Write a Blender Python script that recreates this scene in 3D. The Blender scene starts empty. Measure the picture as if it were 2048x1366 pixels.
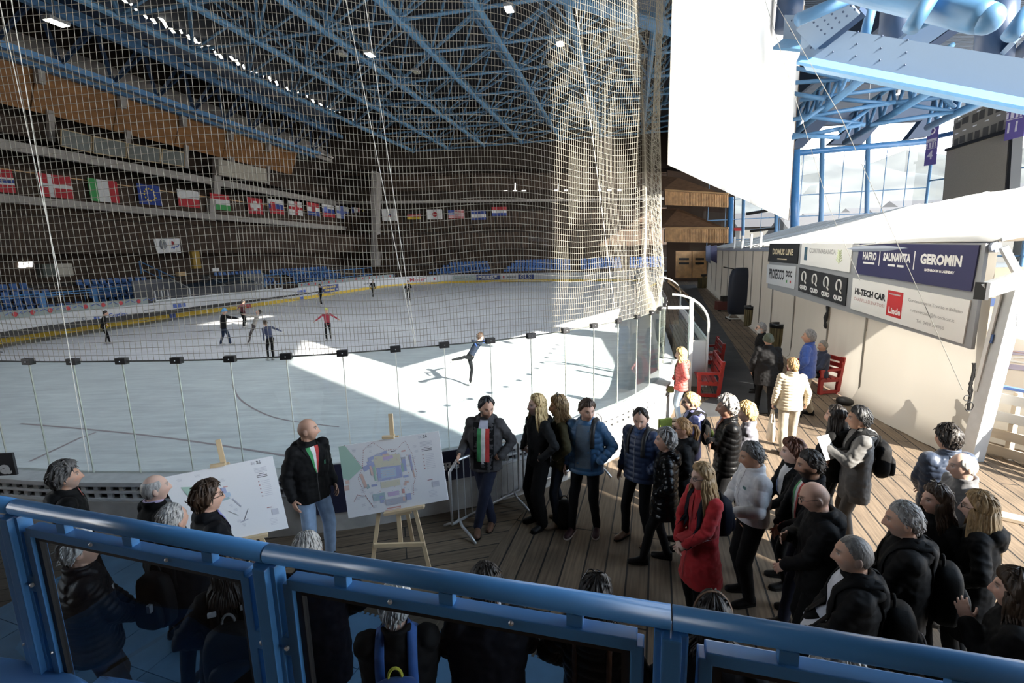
import bpy, bmesh, math, random
import numpy as np
from mathutils import Vector, Matrix, noise
from mathutils.bvhtree import BVHTree
random.seed(7)
SC = bpy.context.scene
COL = SC.collection
PI = math.pi
R = math.radians

# ------------------------------------------------------------------ camera
CAM_H, FPX, PITCH, ROLL = 3.75, 980.0, math.atan(176/980.0), R(-1.5)
cd = bpy.data.cameras.new('camera'); cam = bpy.data.objects.new('camera', cd); COL.objects.link(cam)
cd.sensor_fit = 'HORIZONTAL'; cd.sensor_width = 36.0; cd.lens = FPX*36.0/2048.0
cd.clip_start = 0.05; cd.clip_end = 600
CP, SP = math.cos(PITCH), math.sin(PITCH)
CR, SR = math.cos(ROLL), math.sin(ROLL)
_R0 = Vector((1, 0, 0)); _U0 = Vector((0, SP, CP)); _F0 = Vector((0, CP, -SP))
_rx = _R0*CR + _U0*SR
_ry = -_R0*SR + _U0*CR
cam.matrix_world = Matrix(((_rx.x, _ry.x, -_F0.x, 0), (_rx.y, _ry.y, -_F0.y, 0), (_rx.z, _ry.z, -_F0.z, CAM_H), (0, 0, 0, 1)))
SC.camera = cam

def ray(x, y):
    a = (x-1024)/FPX; b = -(y-683)/FPX
    return _rx*a + _ry*b + _F0
CO = Vector((0, 0, CAM_H))
def onz(x, y, z=0.0):
    r = ray(x, y); return CO + r*((z-CAM_H)/r.z)
def aty(x, y, Y):
    r = ray(x, y); return CO + r*(Y/r.y)
def onpl(x, y, p, q):
    """where the line of sight meets the vertical plane through ground points p, q"""
    n = Vector((-(q[1]-p[1]), q[0]-p[0], 0)); r = ray(x, y)
    return CO + r*(n.dot(Vector((p[0], p[1], 0))-CO)/n.dot(r))

# ------------------------------------------------------------------ light
SUN_DIR = Vector((0.60, -0.65, 0.47)).normalized()      # towards the sun
w = bpy.data.worlds.new('world'); SC.world = w; w.use_nodes = True
wt = w.node_tree; wt.nodes.clear()
wo = wt.nodes.new('ShaderNodeOutputWorld'); wb = wt.nodes.new('ShaderNodeBackground')
tc = wt.nodes.new('ShaderNodeTexCoord'); sx = wt.nodes.new('ShaderNodeSeparateXYZ'); cr = wt.nodes.new('ShaderNodeValToRGB')
wt.links.new(tc.outputs['Generated'], sx.inputs[0]); wt.links.new(sx.outputs['Z'], cr.inputs[0])
cr.color_ramp.elements[0].position = 0.0; cr.color_ramp.elements[0].color = (1.0, 0.97, 0.93, 1)
cr.color_ramp.elements[1].position = 0.55; cr.color_ramp.elements[1].color = (0.55, 0.75, 1.0, 1)
wt.links.new(cr.outputs[0], wb.inputs['Color']); wb.inputs['Strength'].default_value = 6.5
wt.links.new(wb.outputs[0], wo.inputs[0])
sd = bpy.data.lights.new('sun', 'SUN'); so = bpy.data.objects.new('sun', sd); COL.objects.link(so)
sd.energy = 17.0; sd.angle = R(0.6); sd.color = (1.0, 0.93, 0.82)
so.rotation_euler = SUN_DIR.to_track_quat('Z', 'Y').to_euler(); so.location = SUN_DIR*60
SC.view_settings.view_transform = 'Standard'; SC.view_settings.look = 'None'
SC.view_settings.exposure = 0.45; SC.view_settings.gamma = 1.0; SC.view_settings.use_curve_mapping = False
cy = SC.cycles
cy.max_bounces = 8; cy.diffuse_bounces = 3; cy.glossy_bounces = 3; cy.transmission_bounces = 6; cy.transparent_max_bounces = 24
cy.sample_clamp_indirect = 6.0; cy.caustics_reflective = False; cy.caustics_refractive = False
cy.use_denoising = True
try: cy.denoiser = 'OPENIMAGEDENOISE'
except Exception: pass

# ------------------------------------------------------------------ materials
MATS = {}
def mat(name, col=(.5, .5, .5), rough=.6, metal=0.0, var=0.0, scale=8.0, bump=0.0, spec=.5, stretch=(1, 1, 1), sheen=0.0, trans=0.0, coat=0.0, detail=4):
    if name in MATS: return MATS[name]
    m = bpy.data.materials.new(name); m.use_nodes = True; MATS[name] = m
    nt = m.node_tree; b = nt.nodes['Principled BSDF']; L = nt.links.new
    b.inputs['Base Color'].default_value = (*col, 1); b.inputs['Roughness'].default_value = rough
    b.inputs['Metallic'].default_value = metal; b.inputs['Specular IOR Level'].default_value = spec
    if sheen: b.inputs['Sheen Weight'].default_value = sheen
    if coat: b.inputs['Coat Weight'].default_value = coat
    if var or bump:
        t = nt.nodes.new('ShaderNodeTexCoord'); mp = nt.nodes.new('ShaderNodeMapping'); mp.inputs['Scale'].default_value = stretch
        n = nt.nodes.new('ShaderNodeTexNoise'); n.inputs['Scale'].default_value = scale; n.inputs['Detail'].default_value = detail
        L(t.outputs['Object'], mp.inputs[0]); L(mp.outputs[0], n.inputs['Vector'])
        if var:
            r = nt.nodes.new('ShaderNodeValToRGB'); r.color_ramp.elements[0].position = .3; r.color_ramp.elements[1].position = .7
            r.color_ramp.elements[0].color = (*[c*(1-var) for c in col], 1); r.color_ramp.elements[1].color = (*[min(1, c*(1+var)) for c in col], 1)
            L(n.outputs['Fac'], r.inputs[0]); L(r.outputs[0], b.inputs['Base Color'])
        if bump:
            bp = nt.nodes.new('ShaderNodeBump'); bp.inputs['Strength'].default_value = bump; bp.inputs['Distance'].default_value = .02
            L(n.outputs['Fac'], bp.inputs['Height']); L(bp.outputs[0], b.inputs['Normal'])
    if trans:
        tr = nt.nodes.new('ShaderNodeBsdfTranslucent'); tr.inputs[0].default_value = (*col, 1)
        mx = nt.nodes.new('ShaderNodeMixShader'); mx.inputs[0].default_value = trans
        L(b.outputs[0], mx.inputs[1]); L(tr.outputs[0], mx.inputs[2]); L(mx.outputs[0], nt.nodes['Material Output'].inputs[0])
    return m

def glassmat(name, tint=(.93, .97, .96), refl=1.0, rough=.02):
    """thin clear sheet: passes light, mirrors by the angle of view"""
    if name in MATS: return MATS[name]
    m = bpy.data.materials.new(name); m.use_nodes = True; MATS[name] = m
    nt = m.node_tree; nt.nodes.remove(nt.nodes['Principled BSDF']); L = nt.links.new
    a = nt.nodes.new('ShaderNodeBsdfTransparent'); a.inputs[0].default_value = (*tint, 1)
    g = nt.nodes.new('ShaderNodeBsdfGlossy'); g.inputs['Roughness'].default_value = rough
    f = nt.nodes.new('ShaderNodeLayerWeight'); f.inputs[0].default_value = .5
    pw = nt.nodes.new('ShaderNodeMath'); pw.operation = 'POWER'; pw.inputs[1].default_value = 4.5
    ma = nt.nodes.new('ShaderNodeMath'); ma.operation = 'MULTIPLY_ADD'; ma.inputs[1].default_value = .96*refl; ma.inputs[2].default_value = .035*refl; ma.use_clamp = True
    L(f.outputs['Facing'], pw.inputs[0]); L(pw.outputs[0], ma.inputs[0])
    mx = nt.nodes.new('ShaderNodeMixShader')
    L(ma.outputs[0], mx.inputs[0]); L(a.outputs[0], mx.inputs[1]); L(g.outputs[0], mx.inputs[2])
    L(mx.outputs[0], nt.nodes['Material Output'].inputs[0])
    return m

def plankmat(name, c1, c2, width, length, angle=0.0, gap=.012, rough=.8, gapcol=(.02, .017, .014), grain=1.0, offs=.5, bumps=.3):
    if name in MATS: return MATS[name]
    m = bpy.data.materials.new(name); m.use_nodes = True; MATS[name] = m
    nt = m.node_tree; b = nt.nodes['Principled BSDF']; L = nt.links.new; N = nt.nodes.new
    t = N('ShaderNodeTexCoord'); mp = N('ShaderNodeMapping'); mp.inputs['Rotation'].default_value = (0, 0, angle)
    L(t.outputs['Object'], mp.inputs[0])
    br = N('ShaderNodeTexBrick'); br.offset = offs
    br.inputs['Color1'].default_value = (*c1, 1); br.inputs['Color2'].default_value = (*c2, 1); br.inputs['Mortar'].default_value = (*gapcol, 1)
    br.inputs['Scale'].default_value = 1.0; br.inputs['Mortar Size'].default_value = gap; br.inputs['Brick Width'].default_value = length
    br.inputs['Row Height'].default_value = width; br.inputs['Mortar Smooth'].default_value = .1
    L(mp.outputs[0], br.inputs[0])
    m2 = N('ShaderNodeMapping'); m2.inputs['Scale'].default_value = (1.2, 22, 22); L(mp.outputs[0], m2.inputs[0])
    n = N('ShaderNodeTexNoise'); n.inputs['Scale'].default_value = 1.6; n.inputs['Detail'].default_value = 6; L(m2.outputs[0], n.inputs[0])
    n2 = N('ShaderNodeTexNoise'); n2.inputs['Scale'].default_value = 1.1; n2.inputs['Detail'].default_value = 5; L(t.outputs['Object'], n2.inputs[0])
    def mul(col, fac, lo, hi):
        r = N('ShaderNodeMapRange'); r.inputs[1].default_value = .3; r.inputs[2].default_value = .7; r.inputs[3].default_value = lo; r.inputs[4].default_value = hi
        L(fac, r.inputs[0]); x = N('ShaderNodeMix'); x.data_type = 'RGBA'; x.blend_type = 'MULTIPLY'; x.inputs[0].default_value = 1
        L(col, x.inputs[6]); L(r.outputs[0], x.inputs[7]); return x.outputs[2]
    c = mul(br.outputs[0], n.outputs['Fac'], 1-.35*grain, 1+.2*grain); c = mul(c, n2.outputs['Fac'], .75, 1.15)
    L(c, b.inputs['Base Color']); b.inputs['Roughness'].default_value = rough
    bp = N('ShaderNodeBump'); bp.inputs['Strength'].default_value = bumps; bp.inputs['Distance'].default_value = .01
    L(n.outputs['Fac'], bp.inputs['Height']); L(bp.outputs[0], b.inputs['Normal'])
    return m

# ------------------------------------------------------------------ mesh building
class MB:
    def __init__(s): s.v = []; s.f = []; s.m = []; s.k = 0
    def add(s, vs, fs, k=None):
        o = len(s.v); s.v += [tuple(p) for p in vs]; s.f += [tuple(i+o for i in f) for f in fs]; s.m += [s.k if k is None else k]*len(fs); return s
    def box(s, c, d, rz=0.0, M=None, k=None, taper=1.0):
        x, y, z = d[0]/2, d[1]/2, d[2]/2
        p = [Vector((sx*x*(taper if sz > 0 else 1), sy*y*(taper if sz > 0 else 1), sz*z)) for sz in (-1, 1) for sy in (-1, 1) for sx in (-1, 1)]
        T = M if M is not None else Matrix.Rotation(rz, 3, 'Z')
        c = Vector(c); vs = [T@q + c for q in p]
        return s.add(vs, [(0, 2, 3, 1), (4, 5, 7, 6), (0, 1, 5, 4), (2, 6, 7, 3), (0, 4, 6, 2), (1, 3, 7, 5)], k)
    def bar(s, p, q, w, h, up=(0, 0, 1), k=None):
        p, q = Vector(p), Vector(q); d = (q-p)
        if d.length < 1e-6: return s
        y = d.normalized(); u = Vector(up)
        if abs(y.dot(u)) > .98: u = Vector((1, 0, 0))
        x = y.cross(u).normalized(); z = x.cross(y)
        M = Matrix((x, y, z)).transposed()
        return s.box((p+q)/2, (w, d.length, h), M=M, k=k)
    def tube(s, pts, r, n=8, k=None, caps=True, flat=1.0, closed=False):
        pts = [Vector(p) for p in pts]; N = len(pts); rs = r if isinstance(r, (list, tuple)) else [r]*N
        vs = []; fs = []; prev = None
        for i, p in enumerate(pts):
            a = pts[(i-1) % N] if (i > 0 or closed) else p; b = pts[(i+1) % N] if (i < N-1 or closed) else p
            t = (b-a).normalized()
            if prev is None:
                u = Vector((0, 0, 1)) if abs(t.z) < .9 else Vector((1, 0, 0)); x = t.cross(u).normalized()
            else:
                x = (prev - t*prev.dot(t)); x = x.normalized() if x.length > 1e-6 else prev
            prev = x; y = t.cross(x)
            for j in range(n):
                a_ = 2*PI*j/n; vs.append(p + x*(math.cos(a_)*rs[i]) + y*(math.sin(a_)*rs[i]*flat))
        for i in range(N if closed else N-1):
            i2 = (i+1) % N
            for j in range(n):
                j2 = (j+1) % n; fs.append((i*n+j, i*n+j2, i2*n+j2, i2*n+j))
        if caps and not closed:
            fs.append(tuple(range(n-1, -1, -1))); fs.append(tuple((N-1)*n+j for j in range(n)))
        return s.add(vs, fs, k)
    def lathe(s, c, prof, n=24, k=None, M=None):
        c = Vector(c); vs = []; fs = []
        for (r, z) in prof:
            for j in range(n):
                a = 2*PI*j/n; q = Vector((r*math.cos(a), r*math.sin(a), z)); vs.append(c + (M@q if M else q))
        for i in range(len(prof)-1):
            for j in range(n):
                j2 = (j+1) % n; fs.append((i*n+j, i*n+j2, (i+1)*n+j2, (i+1)*n+j))
        fs.append(tuple(range(n-1, -1, -1))); fs.append(tuple((len(prof)-1)*n+j for j in range(n)))
        return s.add(vs, fs, k)
    def ball(s, c, r, n=12, k=None, M=None):
        c = Vector(c); r = r if hasattr(r, '__len__') else (r, r, r); vs = []; fs = []; m = max(4, n*2//3)
        for i in range(m+1):
            th = PI*i/m
            for j in range(n):
                a = 2*PI*j/n; q = Vector((r[0]*math.sin(th)*math.cos(a), r[1]*math.sin(th)*math.sin(a), -r[2]*math.cos(th))); vs.append(c + (M@q if M else q))
        for i in range(m):
            for j in range(n):
                j2 = (j+1) % n; fs.append((i*n+j, i*n+j2, (i+1)*n+j2, (i+1)*n+j))
        return s.add(vs, fs, k)
    def quad(s, a, b, c, d, k=None): return s.add([a, b, c, d], [(0, 1, 2, 3)], k)
    def slab(s, poly, d, k=None):
        """flat polygon (3-D points) thickened by the vector d"""
        d = Vector(d); n = len(poly); P = [Vector(p) for p in poly]
        return s.add(P + [p+d for p in P], [tuple(range(n-1, -1, -1)), tuple(range(n, 2*n))] + [(i, (i+1) % n, n+(i+1) % n, n+i) for i in range(n)], k)
    def loft(s, rings, k=None, caps=True, closed=True):
        n = len(rings[0]); vs = [p for r in rings for p in r]; fs = []
        for i in range(len(rings)-1):
            for j in range(n if closed else n-1):
                j2 = (j+1) % n; fs.append((i*n+j, i*n+j2, (i+1)*n+j2, (i+1)*n+j))
        if caps and closed:
            fs.append(tuple(range(n-1, -1, -1))); fs.append(tuple((len(rings)-1)*n+j for j in range(n)))
        return s.add(vs, fs, k)
    def build(s, name, mats, parent=None, smooth=False, bevel=0.0, M=None, fix=True):
        me = bpy.data.meshes.new(name); me.from_pydata(s.v, [], s.f)
        for m in (mats if isinstance(mats, (list, tuple)) else [mats]): me.materials.append(m)
        if any(s.m): me.polygons.foreach_set('material_index', s.m)
        if fix:
            bm = bmesh.new(); bm.from_mesh(me); bmesh.ops.recalc_face_normals(bm, faces=bm.faces)
            if bevel: bmesh.ops.bevel(bm, geom=bm.edges[:], offset=bevel, segments=2, affect='EDGES', profile=.7, clamp_overlap=True)
            bm.to_mesh(me); bm.free()
        if smooth: me.polygons.foreach_set('use_smooth', [True]*len(me.polygons))
        me.update()
        o = bpy.data.objects.new(name, me); COL.objects.link(o)
        if parent: o.parent = parent
        if M is not None: o.matrix_local = M
        return o

def tag(o, label=None, cat=None, group=None, kind=None):
    if label: o['label'] = label
    if cat: o['category'] = cat
    if group: o['group'] = group
    if kind: o['kind'] = kind
    return o
def empty(name, loc=(0, 0, 0), rz=0.0, label=None, cat=None, group=None, M=None, kind=None):
    o = bpy.data.objects.new(name, None); COL.objects.link(o); o.empty_display_size = .1
    if M is not None: o.matrix_world = M
    else: o.location = loc; o.rotation_euler = (0, 0, rz)
    return tag(o, label, cat, group, kind)
KIDS = {}
def copy_tree(o, parent=None):
    c = o.copy(); COL.objects.link(c)
    if parent: c.parent = parent; c.matrix_parent_inverse = o.matrix_parent_inverse
    for ch in list(o.children): copy_tree(ch, c)
    return c
def smoothline(pts, step=.5):
    """Catmull-Rom through plan points, resampled evenly"""
    P = [Vector((p[0], p[1], 0)) for p in pts]; out = []
    for i in range(len(P)-1):
        a = P[max(i-1, 0)]; b = P[i]; c = P[i+1]; d = P[min(i+2, len(P)-1)]
        for j in range(12):
            t = j/12; out.append(.5*((2*b) + (c-a)*t + (2*a-5*b+4*c-d)*t*t + (3*b-a-3*c+d)*t**3))
    out.append(P[-1]); res = [out[0]]; acc = 0.0; last = out[0]
    for p in out[1:]:
        seg = (p-last).length
        while acc + seg >= step:
            u = (step-acc)/seg; last = last.lerp(p, u); res.append(last.copy()); seg = (p-last).length; acc = 0.0
        acc += seg; last = p
    return res
def perp(line, i):
    a = line[max(i-1, 0)]; b = line[min(i+1, len(line)-1)]; t = (b-a).normalized(); return Vector((t.y, -t.x, 0))
FONT = None
def text_mesh(body, size, bold=0.0, align='CENTER', squash=1.0, shear=0.0):
    """flat lettering as mesh data: x right, y up, centred"""
    cu = bpy.data.curves.new('t', 'FONT'); cu.body = body; cu.size = size; cu.align_x = align; cu.align_y = 'CENTER'; cu.offset = bold; cu.resolution_u = 2; cu.shear = shear
    o = bpy.data.objects.new('t', cu); COL.objects.link(o)
    dg = bpy.context.evaluated_depsgraph_get(); me = bpy.data.meshes.new_from_object(o.evaluated_get(dg))
    vs = [(v.co.x*squash, v.co.y, 0) for v in me.vertices]; fs = [tuple(p.vertices) for p in me.polygons]
    bpy.data.objects.remove(o); bpy.data.curves.remove(cu); bpy.data.meshes.remove(me)
    return vs, fs
def put_text(mb, body, size, O, X, Y, N, x=0, y=0, bold=0.0, width=None, k=None, off=.004, align='CENTER', shear=0.0):
    """lettering on the plane through O spanned by X (right), Y (up); N towards the reader"""
    vs, fs = text_mesh(body, size, bold, align, 1.0, shear)
    if not vs: return
    sx = 1.0
    if width:
        w0 = max(v[0] for v in vs)-min(v[0] for v in vs); sx = width/w0 if w0 else 1
    O, X, Y, N = Vector(O), Vector(X), Vector(Y), Vector(N)
    mb.add([O + X*(x+v[0]*sx) + Y*(y+v[1]) + N*off for v in vs], fs, k)
# ================================================================== colours
BLUE = mat('blue_steel', (.066, .225, .50), .3, var=.08, scale=3)
PALEB = mat('pale_blue_steel', (.062, .165, .31), .45, var=.08, scale=2)
TUBEB = mat('truss_blue', (.13, .29, .47), .45)
NAVY = mat('dark_blue_steel', (.014, .038, .09), .5)
WHITE = mat('white_paint', (.78, .78, .76), .5)
GREY = mat('grey_metal', (.42, .43, .44), .45, metal=.3, var=.1)
STEEL = mat('galvanised_steel', (.50, .51, .52), .4, metal=.7, var=.12, scale=20)
ALU = mat('aluminium', (.62, .64, .65), .4, metal=.35, var=.05)
BLACK = mat('black_plastic', (.012, .012, .013), .5)
CONC = mat('concrete', (.36, .345, .32), .85, var=.2, scale=3, bump=.15)
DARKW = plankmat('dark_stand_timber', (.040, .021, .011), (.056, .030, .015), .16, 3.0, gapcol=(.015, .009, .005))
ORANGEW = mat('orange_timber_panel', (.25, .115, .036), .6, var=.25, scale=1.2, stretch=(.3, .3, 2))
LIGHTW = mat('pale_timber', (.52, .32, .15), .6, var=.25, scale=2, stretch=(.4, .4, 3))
CONCD = mat('dark_grey_concrete', (.06, .056, .052), .9, var=.25, scale=1.5)
PALEC = mat('pale_concrete', (.33, .31, .29), .8, var=.12, scale=1)
GLASS = glassmat('clear_sheet_glass')
PARGL = mat('frosted_parapet_glass', (.16, .175, .165), .25, var=.12, scale=1)

# ================================================================== rink outline (inner face of the boards)
NEAR = [(-26, 17), (-24.5, 12.5), (-20, 9.3), (-14, 7.5), (-9.5, 6.95), (-7.4, 6.72), (-6.63, 6.59), (-5.94, 6.5), (-5.24, 6.45), (-4.47, 6.4), (-3.76, 6.4), (-3.05, 6.48), (-2.33, 6.6),
        (-1.65, 6.8), (-.99, 7.02), (-.33, 7.28), (.3, 7.63), (.89, 8.05), (1.44, 8.5), (1.98, 9.02), (2.47, 9.55), (2.91, 10.13), (3.3, 10.8), (3.62, 11.5), (3.9, 12.3)]
SIDE = [(3.9, 12.3), (4.6, 15), (7.2, 25), (9.8, 35), (12.4, 45), (15.5, 53)]
FAR = [(15.5, 53), (16.5, 57), (14.5, 60.5), (11.25, 62.2), (4.73, 64.3), (-.8, 66.0), (-7.8, 66.4), (-13, 64), (-16.3, 59), (-17.9, 52.5), (-19.4, 45.5), (-20.9, 40), (-22.4, 35.5), (-23.7, 31), (-24.7, 27), (-25.2, 23), (-26, 17)]
near = smoothline(NEAR, .36)
side = smoothline(SIDE, .8)
far = smoothline(FAR, .8)
loop = near + side[1:] + far[1:-1]

# ------------------------------------------------------------------ ground: timber deck, ice, rubber walkway
DECK = plankmat('weathered_deck_boards', (.15, .108, .072), (.205, .15, .10), .25, 4.5, angle=R(73.5)*-1+PI, gap=.011, rough=.85, gapcol=(.012, .01, .008), offs=.37)
deck = MB().quad((-40, -8, 0), (60, -8, 0), (60, 110, 0), (-40, 110, 0)).build('floor', DECK); tag(deck, kind='structure')
DECK2 = plankmat('cross_deck_boards', (.12, .088, .058), (.165, .12, .08), .25, 3.6, angle=R(-14), gap=.009, rough=.85, gapcol=(.012, .01, .008), offs=.4)
A0, A1 = onz(935, 1170), onz(1085, 975)
poly = [A1, A0, A0+(A0-A1)*.55, Vector((-9, 3.3, 0)), Vector((-9, 6.9, 0)), Vector((-4, 6.1, 0)), Vector((-2.0, 6.5, 0)), Vector((-.6, 7.3, 0))]
d2 = MB().slab([(p.x, p.y, .004) for p in poly], (0, 0, .008)).build('floor_cross_boards', DECK2); tag(d2, kind='structure')

def icemat():
    m = bpy.data.materials.new('ice'); m.use_nodes = True; nt = m.node_tree; b = nt.nodes['Principled BSDF']; L = nt.links.new; N = nt.nodes.new
    t = N('ShaderNodeTexCoord')
    def noi(scale, st, rot=0, det=8):
        mp = N('ShaderNodeMapping'); mp.inputs['Scale'].default_value = st; mp.inputs['Rotation'].default_value = (0, 0, rot); L(t.outputs['Object'], mp.inputs[0])
        n = N('ShaderNodeTexNoise'); n.inputs['Scale'].default_value = scale; n.inputs['Detail'].default_value = det; n.inputs['Roughness'].default_value = .65; L(mp.outputs[0], n.inputs['Vector']); return n.outputs['Fac']
    big = noi(.22, (1, 1.0, 1)); scr = noi(2.2, (.35, 2.2, 1), R(8)); fine = noi(14, (.3, 3, 1), R(-20), 4)
    def ramp(f, p0, c0, p1, c1):
        r = N('ShaderNodeValToRGB'); r.color_ramp.elements[0].position = p0; r.color_ramp.elements[1].position = p1
        r.color_ramp.elements[0].color = (*c0, 1); r.color_ramp.elements[1].color = (*c1, 1); L(f, r.inputs[0]); return r.outputs[0]
    a = ramp(big, .35, (.70, .71, .74), .65, (.87, .89, .90)); s_ = ramp(scr, .35, (.80, .80, .82), .68, (1.06, 1.06, 1.06)); f_ = ramp(fine, .3, (.90, .90, .91), .6, (1.03, 1.03, 1.03))
    def mul(x, y):
        q = N('ShaderNodeMix'); q.data_type = 'RGBA'; q.blend_type = 'MULTIPLY'; q.inputs[0].default_value = 1; L(x, q.inputs[6]); L(y, q.inputs[7]); return q.outputs[2]
    L(mul(mul(a, s_), f_), b.inputs['Base Color'])
    rr = N('ShaderNodeMapRange'); rr.inputs[3].default_value = .22; rr.inputs[4].default_value = .55; L(scr, rr.inputs[0]); L(rr.outputs[0], b.inputs['Roughness'])
    b.inputs['Specular IOR Level'].default_value = .45
    return m
ice = MB().add([(p.x, p.y, .02) for p in loop], [tuple(range(len(loop)))]).build('floor_ice', icemat()); tag(ice, kind='structure')
# faint painted lines under the ice
LINE = mat('faint_red_ice_line', (.40, .33, .35), .4); LINEB = mat('faint_blue_ice_line', (.33, .38, .47), .4)
mb = MB()
def strip(pts, wd, z=.024):
    P = smoothline(pts, .4); mb.loft([[(p + perp(P, i)*s*wd/2).to_tuple()[:2] + (z,) for s in (-1, 1)] for i, p in enumerate(P)], closed=False, caps=False)
strip([onz(41, 849), onz(182, 861), onz(360, 881), onz(600, 918)], .07); tag(mb.build('floor_goal_line', LINE), kind='structure'); mb = MB()
strip([onz(60, 925), onz(120, 897), onz(182, 869), onz(228, 863)], .07); tag(mb.build('floor_crease_line', LINE), kind='structure'); mb = MB()
strip([onz(465, 770), onz(480, 800), onz(530, 830), onz(590, 845), onz(700, 858)], .05); tag(mb.build('floor_circle_line', LINE), kind='structure')

RUB = mat('dark_rubber_mat', (.045, .047, .05), .8, var=.3, scale=1.5)
rw = [onz(1345, 838), onz(1560, 826), onz(1500, 742), onz(1452, 668), (13.2, 33, 0), (19.5, 52, 0), (17, 52, 0), (6.6, 16, 0), (5.2, 12.2, 0), (4.3, 11.2, 0)]
tag(MB().slab([(p[0], p[1], .005) for p in rw], (0, 0, .012)).build('rubber_walkway', RUB), kind='structure')

# blue interlocking floor mats under the stand
BMAT = mat('blue_foam_mat', (.13, .27, .42), .8, var=.12, scale=5)
k = 0
e0, e1 = onz(690, 1222), onz(905, 1277)
dx = (e1-e0); dx.z = 0; dx.normalize(); dy = Vector((dx.y, -dx.x, 0)); S = .62
for i in range(-6, 4):
    for j in range(4):
        c = e0 + dx*(S*(i+.5)) + dy*(S*(j+.5)); pts = []
        for (ux, uy, vx, vy) in ((-1, 1, 1, 0), (1, 1, 0, -1), (1, -1, -1, 0), (-1, -1, 0, 1)):
            for t in range(10):
                f = t/10*S; zig = .012*(1 if t % 2 else -1)
                pts.append(c + dx*(ux*S/2 + vx*f + vy*zig*-1) - dy*(uy*-S/2*-1 + vy*f*-1*-1) + dy*(0))
        mb = MB(); mb.box((c.x, c.y, .018), (S-.008, S-.008, .02), rz=math.atan2(dx.y, dx.x))
        # toothed edge on the outer row
        if j == 0:
            for t in range(10):
                q = c - dy*(S/2+.012) + dx*(-S/2 + S*(t+.5)/10); mb.box((q.x, q.y, .018), (S/22, .03, .02), rz=math.atan2(dx.y, dx.x))
        o = mb.build('foam_floor_mat', BMAT)
        tag(o, 'blue interlocking foam mat square on the timber deck below the blue rail', 'floor mat', 'blue interlocking mats on the deck')

# ================================================================== near boards: concrete kerb, framed dasher, glass, net
def sweep(line, prof, i0=0, i1=None, out=1):
    i1 = len(line) if i1 is None else i1; mb = MB(); rings = []
    for i in range(i0, i1):
        n = perp(line, i)*out
        rings.append([(line[i].x + n.x*d, line[i].y + n.y*d, z) for d, z in prof])
    return mb.loft(rings)
nearX = near + side[1:14]
tag(sweep(nearX, [(.30, 0), (.30, .58), (0, .58), (0, 0)]).build('wall_rink_kerb', CONC), kind='structure')
FRAME = mat('dasher_frame_paint', (.50, .51, .51), .5, metal=.15, var=.1)
dash = empty('dasher_board', (0, 0, 0), label='low grey framed dasher board curving along the near edge of the ice under the glass', cat='rink board')
sweep(nearX, [(.30, .80), (.30, .86), (-.06, .86), (-.06, .80)]).build('top_ledge', FRAME, dash)
sweep(nearX, [(.285, .695), (.285, .73), (.22, .73), (.22, .695)]).build('middle_rail', FRAME, dash)
sweep(nearX, [(.29, .585), (.29, .62), (.2, .62), (.2, .585)]).build('bottom_rail', FRAME, dash)
sweep(nearX, [(.12, .585), (.12, .8), (.05, .8), (.05, .585)]).build('board_panel', mat('board_back_panel', (.10, .10, .105), .6), dash)
sweep(nearX, [(-.01, .02), (-.01, .8), (-.05, .8), (-.05, .02)]).build('board_inner_face', WHITE, dash)
acc = 0; cnt = 0
i_s = next(i for i, p in enumerate(nearX) if p.x > -8.2 and p.y < 9)
for i in range(i_s, len(nearX)-1):
    if cnt >= 100: break
    a, b = nearX[i], nearX[i+1]; n = perp(nearX, i); L_ = (b-a).length
    for t in ((0, .5) if L_ < .5 else (0, .25, .5, .75)):
        p = a.lerp(b, t) + n*.25; cnt += 1
        MB().bar((p.x, p.y, .62), (p.x, p.y, .80), .045, .06).build('board_stud', FRAME, dash)
        if cnt >= 100: break

# glass panels with black joint clips
capx = [(-10.4, 7.1), (-9.6, 6.97), (-8.85, 6.88), (-8.1, 6.8), (-7.35, 6.72)] + NEAR[6:]
extra = [Vector((4.13, 13.1, 0)), Vector((4.34, 13.9, 0)), Vector((4.55, 14.7, 0)), Vector((4.76, 15.5, 0)), Vector((4.97, 16.3, 0))]
capx = [Vector((p[0], p[1], 0)) for p in capx] + extra
GZ0, GZ1 = .86, 2.46
EDGE = mat('glass_edge_strip', (.78, .76, .68), .3)
for i in range(len(capx)-1):
    a, b = capx[i], capx[i+1]; d = (b-a).normalized(); n = Vector((d.y, -d.x, 0))
    t = empty('glass_panel', ((a+b)/2), label='clear safety glass panel standing on the near dasher board in a row of equal panels', cat='glass panel', group='safety glass panels round the near end of the ice')
    t.location = (0, 0, 0)
    a2, b2 = a + d*.006, b - d*.006
    MB().slab([(a2.x, a2.y, GZ0), (b2.x, b2.y, GZ0), (b2.x, b2.y, GZ1), (a2.x, a2.y, GZ1)], n*.012).build('pane', GLASS, t)
    MB().bar((b.x, b.y, GZ0), (b.x, b.y, GZ1), .012, .016, up=n).build('joint_strip', EDGE, t)
    c = MB(); c.box((b.x, b.y, GZ1+.005), (.145, .075, .085), rz=math.atan2(d.y, d.x)); c = c.build('joint_clip', BLACK, t, bevel=.006)
    MB().ball((b.x+n.x*.04, b.y+n.y*.04, GZ1+.005), .009, 6).build('clip_screw', STEEL, c)

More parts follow.
